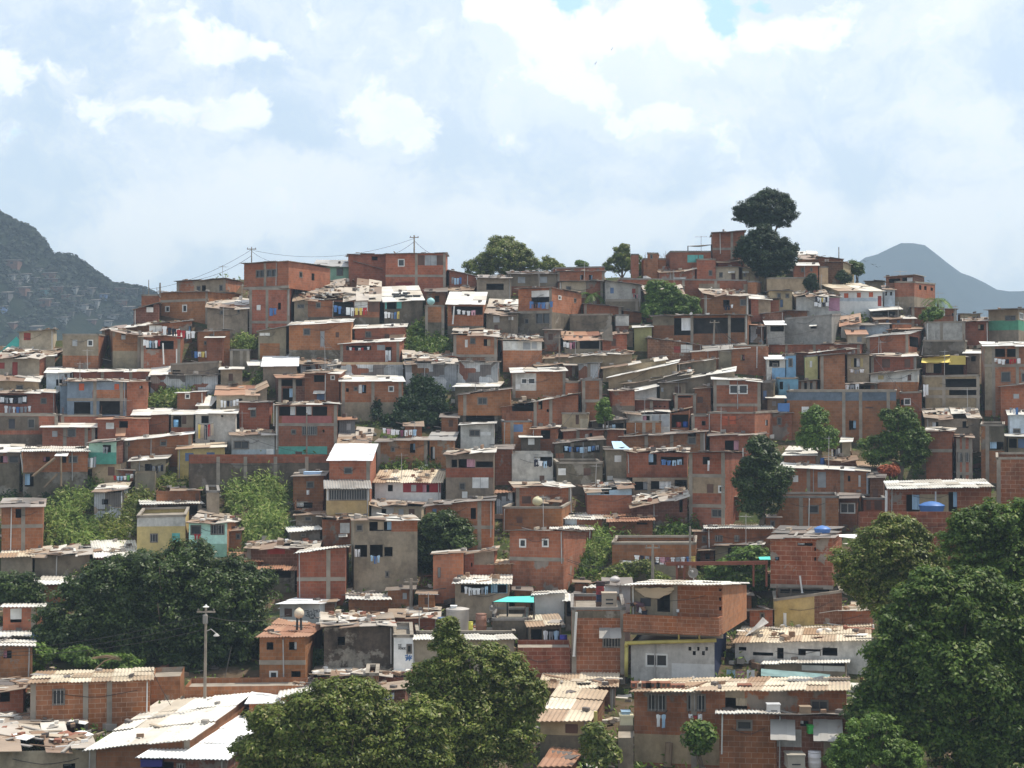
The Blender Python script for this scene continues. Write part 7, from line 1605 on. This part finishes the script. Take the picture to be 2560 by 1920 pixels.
# ================================================================== the person on the terrace
def person():
    P = HU['PF']; f = lambda x, y, o: P.px(sx_(x), sy_(y), o)
    o0 = .42
    hip = f(1160, 262, o0); sh = f(1092, 226, o0); head = f(1068, 238, o0+.12); neck = f(1080, 230, o0+.06)
    kn = hip+Vector((.06, 0, -.45)); ft = kn+Vector((.02, .06, -.43)); kn2 = hip+Vector((-.02, .12, -.46)); ft2 = kn2+Vector((-.1, .05, -.42))
    root = empty('person', (hip.x, hip.y, ft.z)); tag(root, 'person in a plum top bending on the terrace, one arm stretched left', 'person')
    def skin(name, pts, edges, mat, sub=2):
        me = bpy.data.meshes.new(name); me.from_pydata([tuple(p[0]-Vector((hip.x, hip.y, ft.z))) for p in pts], edges, []); o = bpy.data.objects.new(name, me); COL.objects.link(o); o.parent = root
        md = o.modifiers.new('skin', 'SKIN'); 
        lay = me.skin_vertices[0] if me.skin_vertices else None
        if lay is None:
            bpy.context.view_layer.objects.active = o; lay = me.skin_vertices.new() if hasattr(me.skin_vertices, 'new') else None
        if lay:
            for i, p in enumerate(pts): lay.data[i].radius = (p[1], p[1] if len(p) < 3 else p[2])
            lay.data[0].use_root = True
        s2 = o.modifiers.new('sub', 'SUBSURF'); s2.levels = s2.render_levels = sub
        dg = bpy.context.evaluated_depsgraph_get(); dg.update(); nm = bpy.data.meshes.new_from_object(o.evaluated_get(dg)); o.modifiers.clear(); o.data = nm; nm.materials.clear(); nm.materials.append(MATS[mat]); return o
    plain('skin', (.30, .16, .10), .6); plain('plum', (.10, .055, .075), .9); plain('trousers', (.035, .035, .05), .9); plain('hair', (.02, .015, .012), .7)
    el = f(1062, 232, o0-.08); ha = f(1022, 232, o0-.12); el2 = sh+Vector((.1, -.06, -.28)); ha2 = el2+Vector((-.12, -.05, -.22))
    waist = hip.lerp(sh, .35)+Vector((0, 0, .06)); chest = hip.lerp(sh, .75)+Vector((0, 0, .05))
    pts = [(hip, .15, .13), (waist, .135, .115), (chest, .17, .13), (neck, .06), (head, .085), (head+Vector((-.07, -.02, -.1)), .095, .08), (kn, .085), (ft, .055), (ft+Vector((-.16, 0, -.03)), .045),
           (kn2, .085), (ft2, .055), (ft2+Vector((-.16, 0, -.03)), .045), (sh+Vector((0, .12, 0)), .065), (el, .045), (ha, .032), (ha+Vector((-.09, 0, 0)), .03), (sh+Vector((.02, -.13, -.03)), .065), (el2, .045), (ha2, .032)]
    ed = [(0, 1), (1, 2), (2, 3), (3, 4), (4, 5), (0, 6), (6, 7), (7, 8), (0, 9), (9, 10), (10, 11), (2, 12), (12, 13), (13, 14), (14, 15), (2, 16), (16, 17), (17, 18)]
    skin('body', pts, ed, 'skin')
    skin('shirt', [(hip+Vector((0, 0, .02)), .165, .145), (waist, .155, .135), (chest, .19, .15), (sh+Vector((0, .12, 0)), .085), (el, .062), (el.lerp(ha, .8), .045), (sh+Vector((.02, -.13, -.03)), .085), (el2, .062), (el2.lerp(ha2, .8), .045)], [(0, 1), (1, 2), (2, 3), (3, 4), (4, 5), (2, 6), (6, 7), (7, 8)], 'plum')
    skin('trousers', [(hip, .17, .15), (kn, .10), (ft+Vector((0, 0, .06)), .075), (kn2, .10), (ft2+Vector((0, 0, .06)), .075)], [(0, 1), (1, 2), (0, 3), (3, 4)], 'trousers')
    hm = M(); hm.lathe(head+Vector((-.03, -.01, -.03)), [(.02, -.06), (.1, -.03), (.115, .03), (.09, .085), (.02, .11)], 12); WINV[root.name] = Matrix.Translation(-Vector((hip.x, hip.y, ft.z))); hm.build('hair', 'hair', root, smooth=True)
    for hnd, dr in ((ha+Vector((-.09, 0, 0)), Vector((-1, 0, -.15))), (ha2, Vector((-.3, 0, -1)))):
        for q in range(5):
            lat = Vector((0, (q-2)*.02, 0)) if q < 4 else Vector((0, .045, .02)); L_ = (.075, .085, .08, .065, .05)[q]
            a = hnd+lat; skin('finger', [(a, .011), (a+dr*L_*.5, .0095), (a+dr*L_+Vector((0, 0, -.02)), .008)], [(0, 1), (1, 2)], 'skin', 1)
person()
tile(1280, 1440)
cloth_sheet('crumpled white cloth hanging by the bending person', [(1100, 270), (1132, 268), (1142, 312), (1095, 312)], 'cloth_w', host=HU, out=.5, sag=.3, name='cloth', cat='cloth')
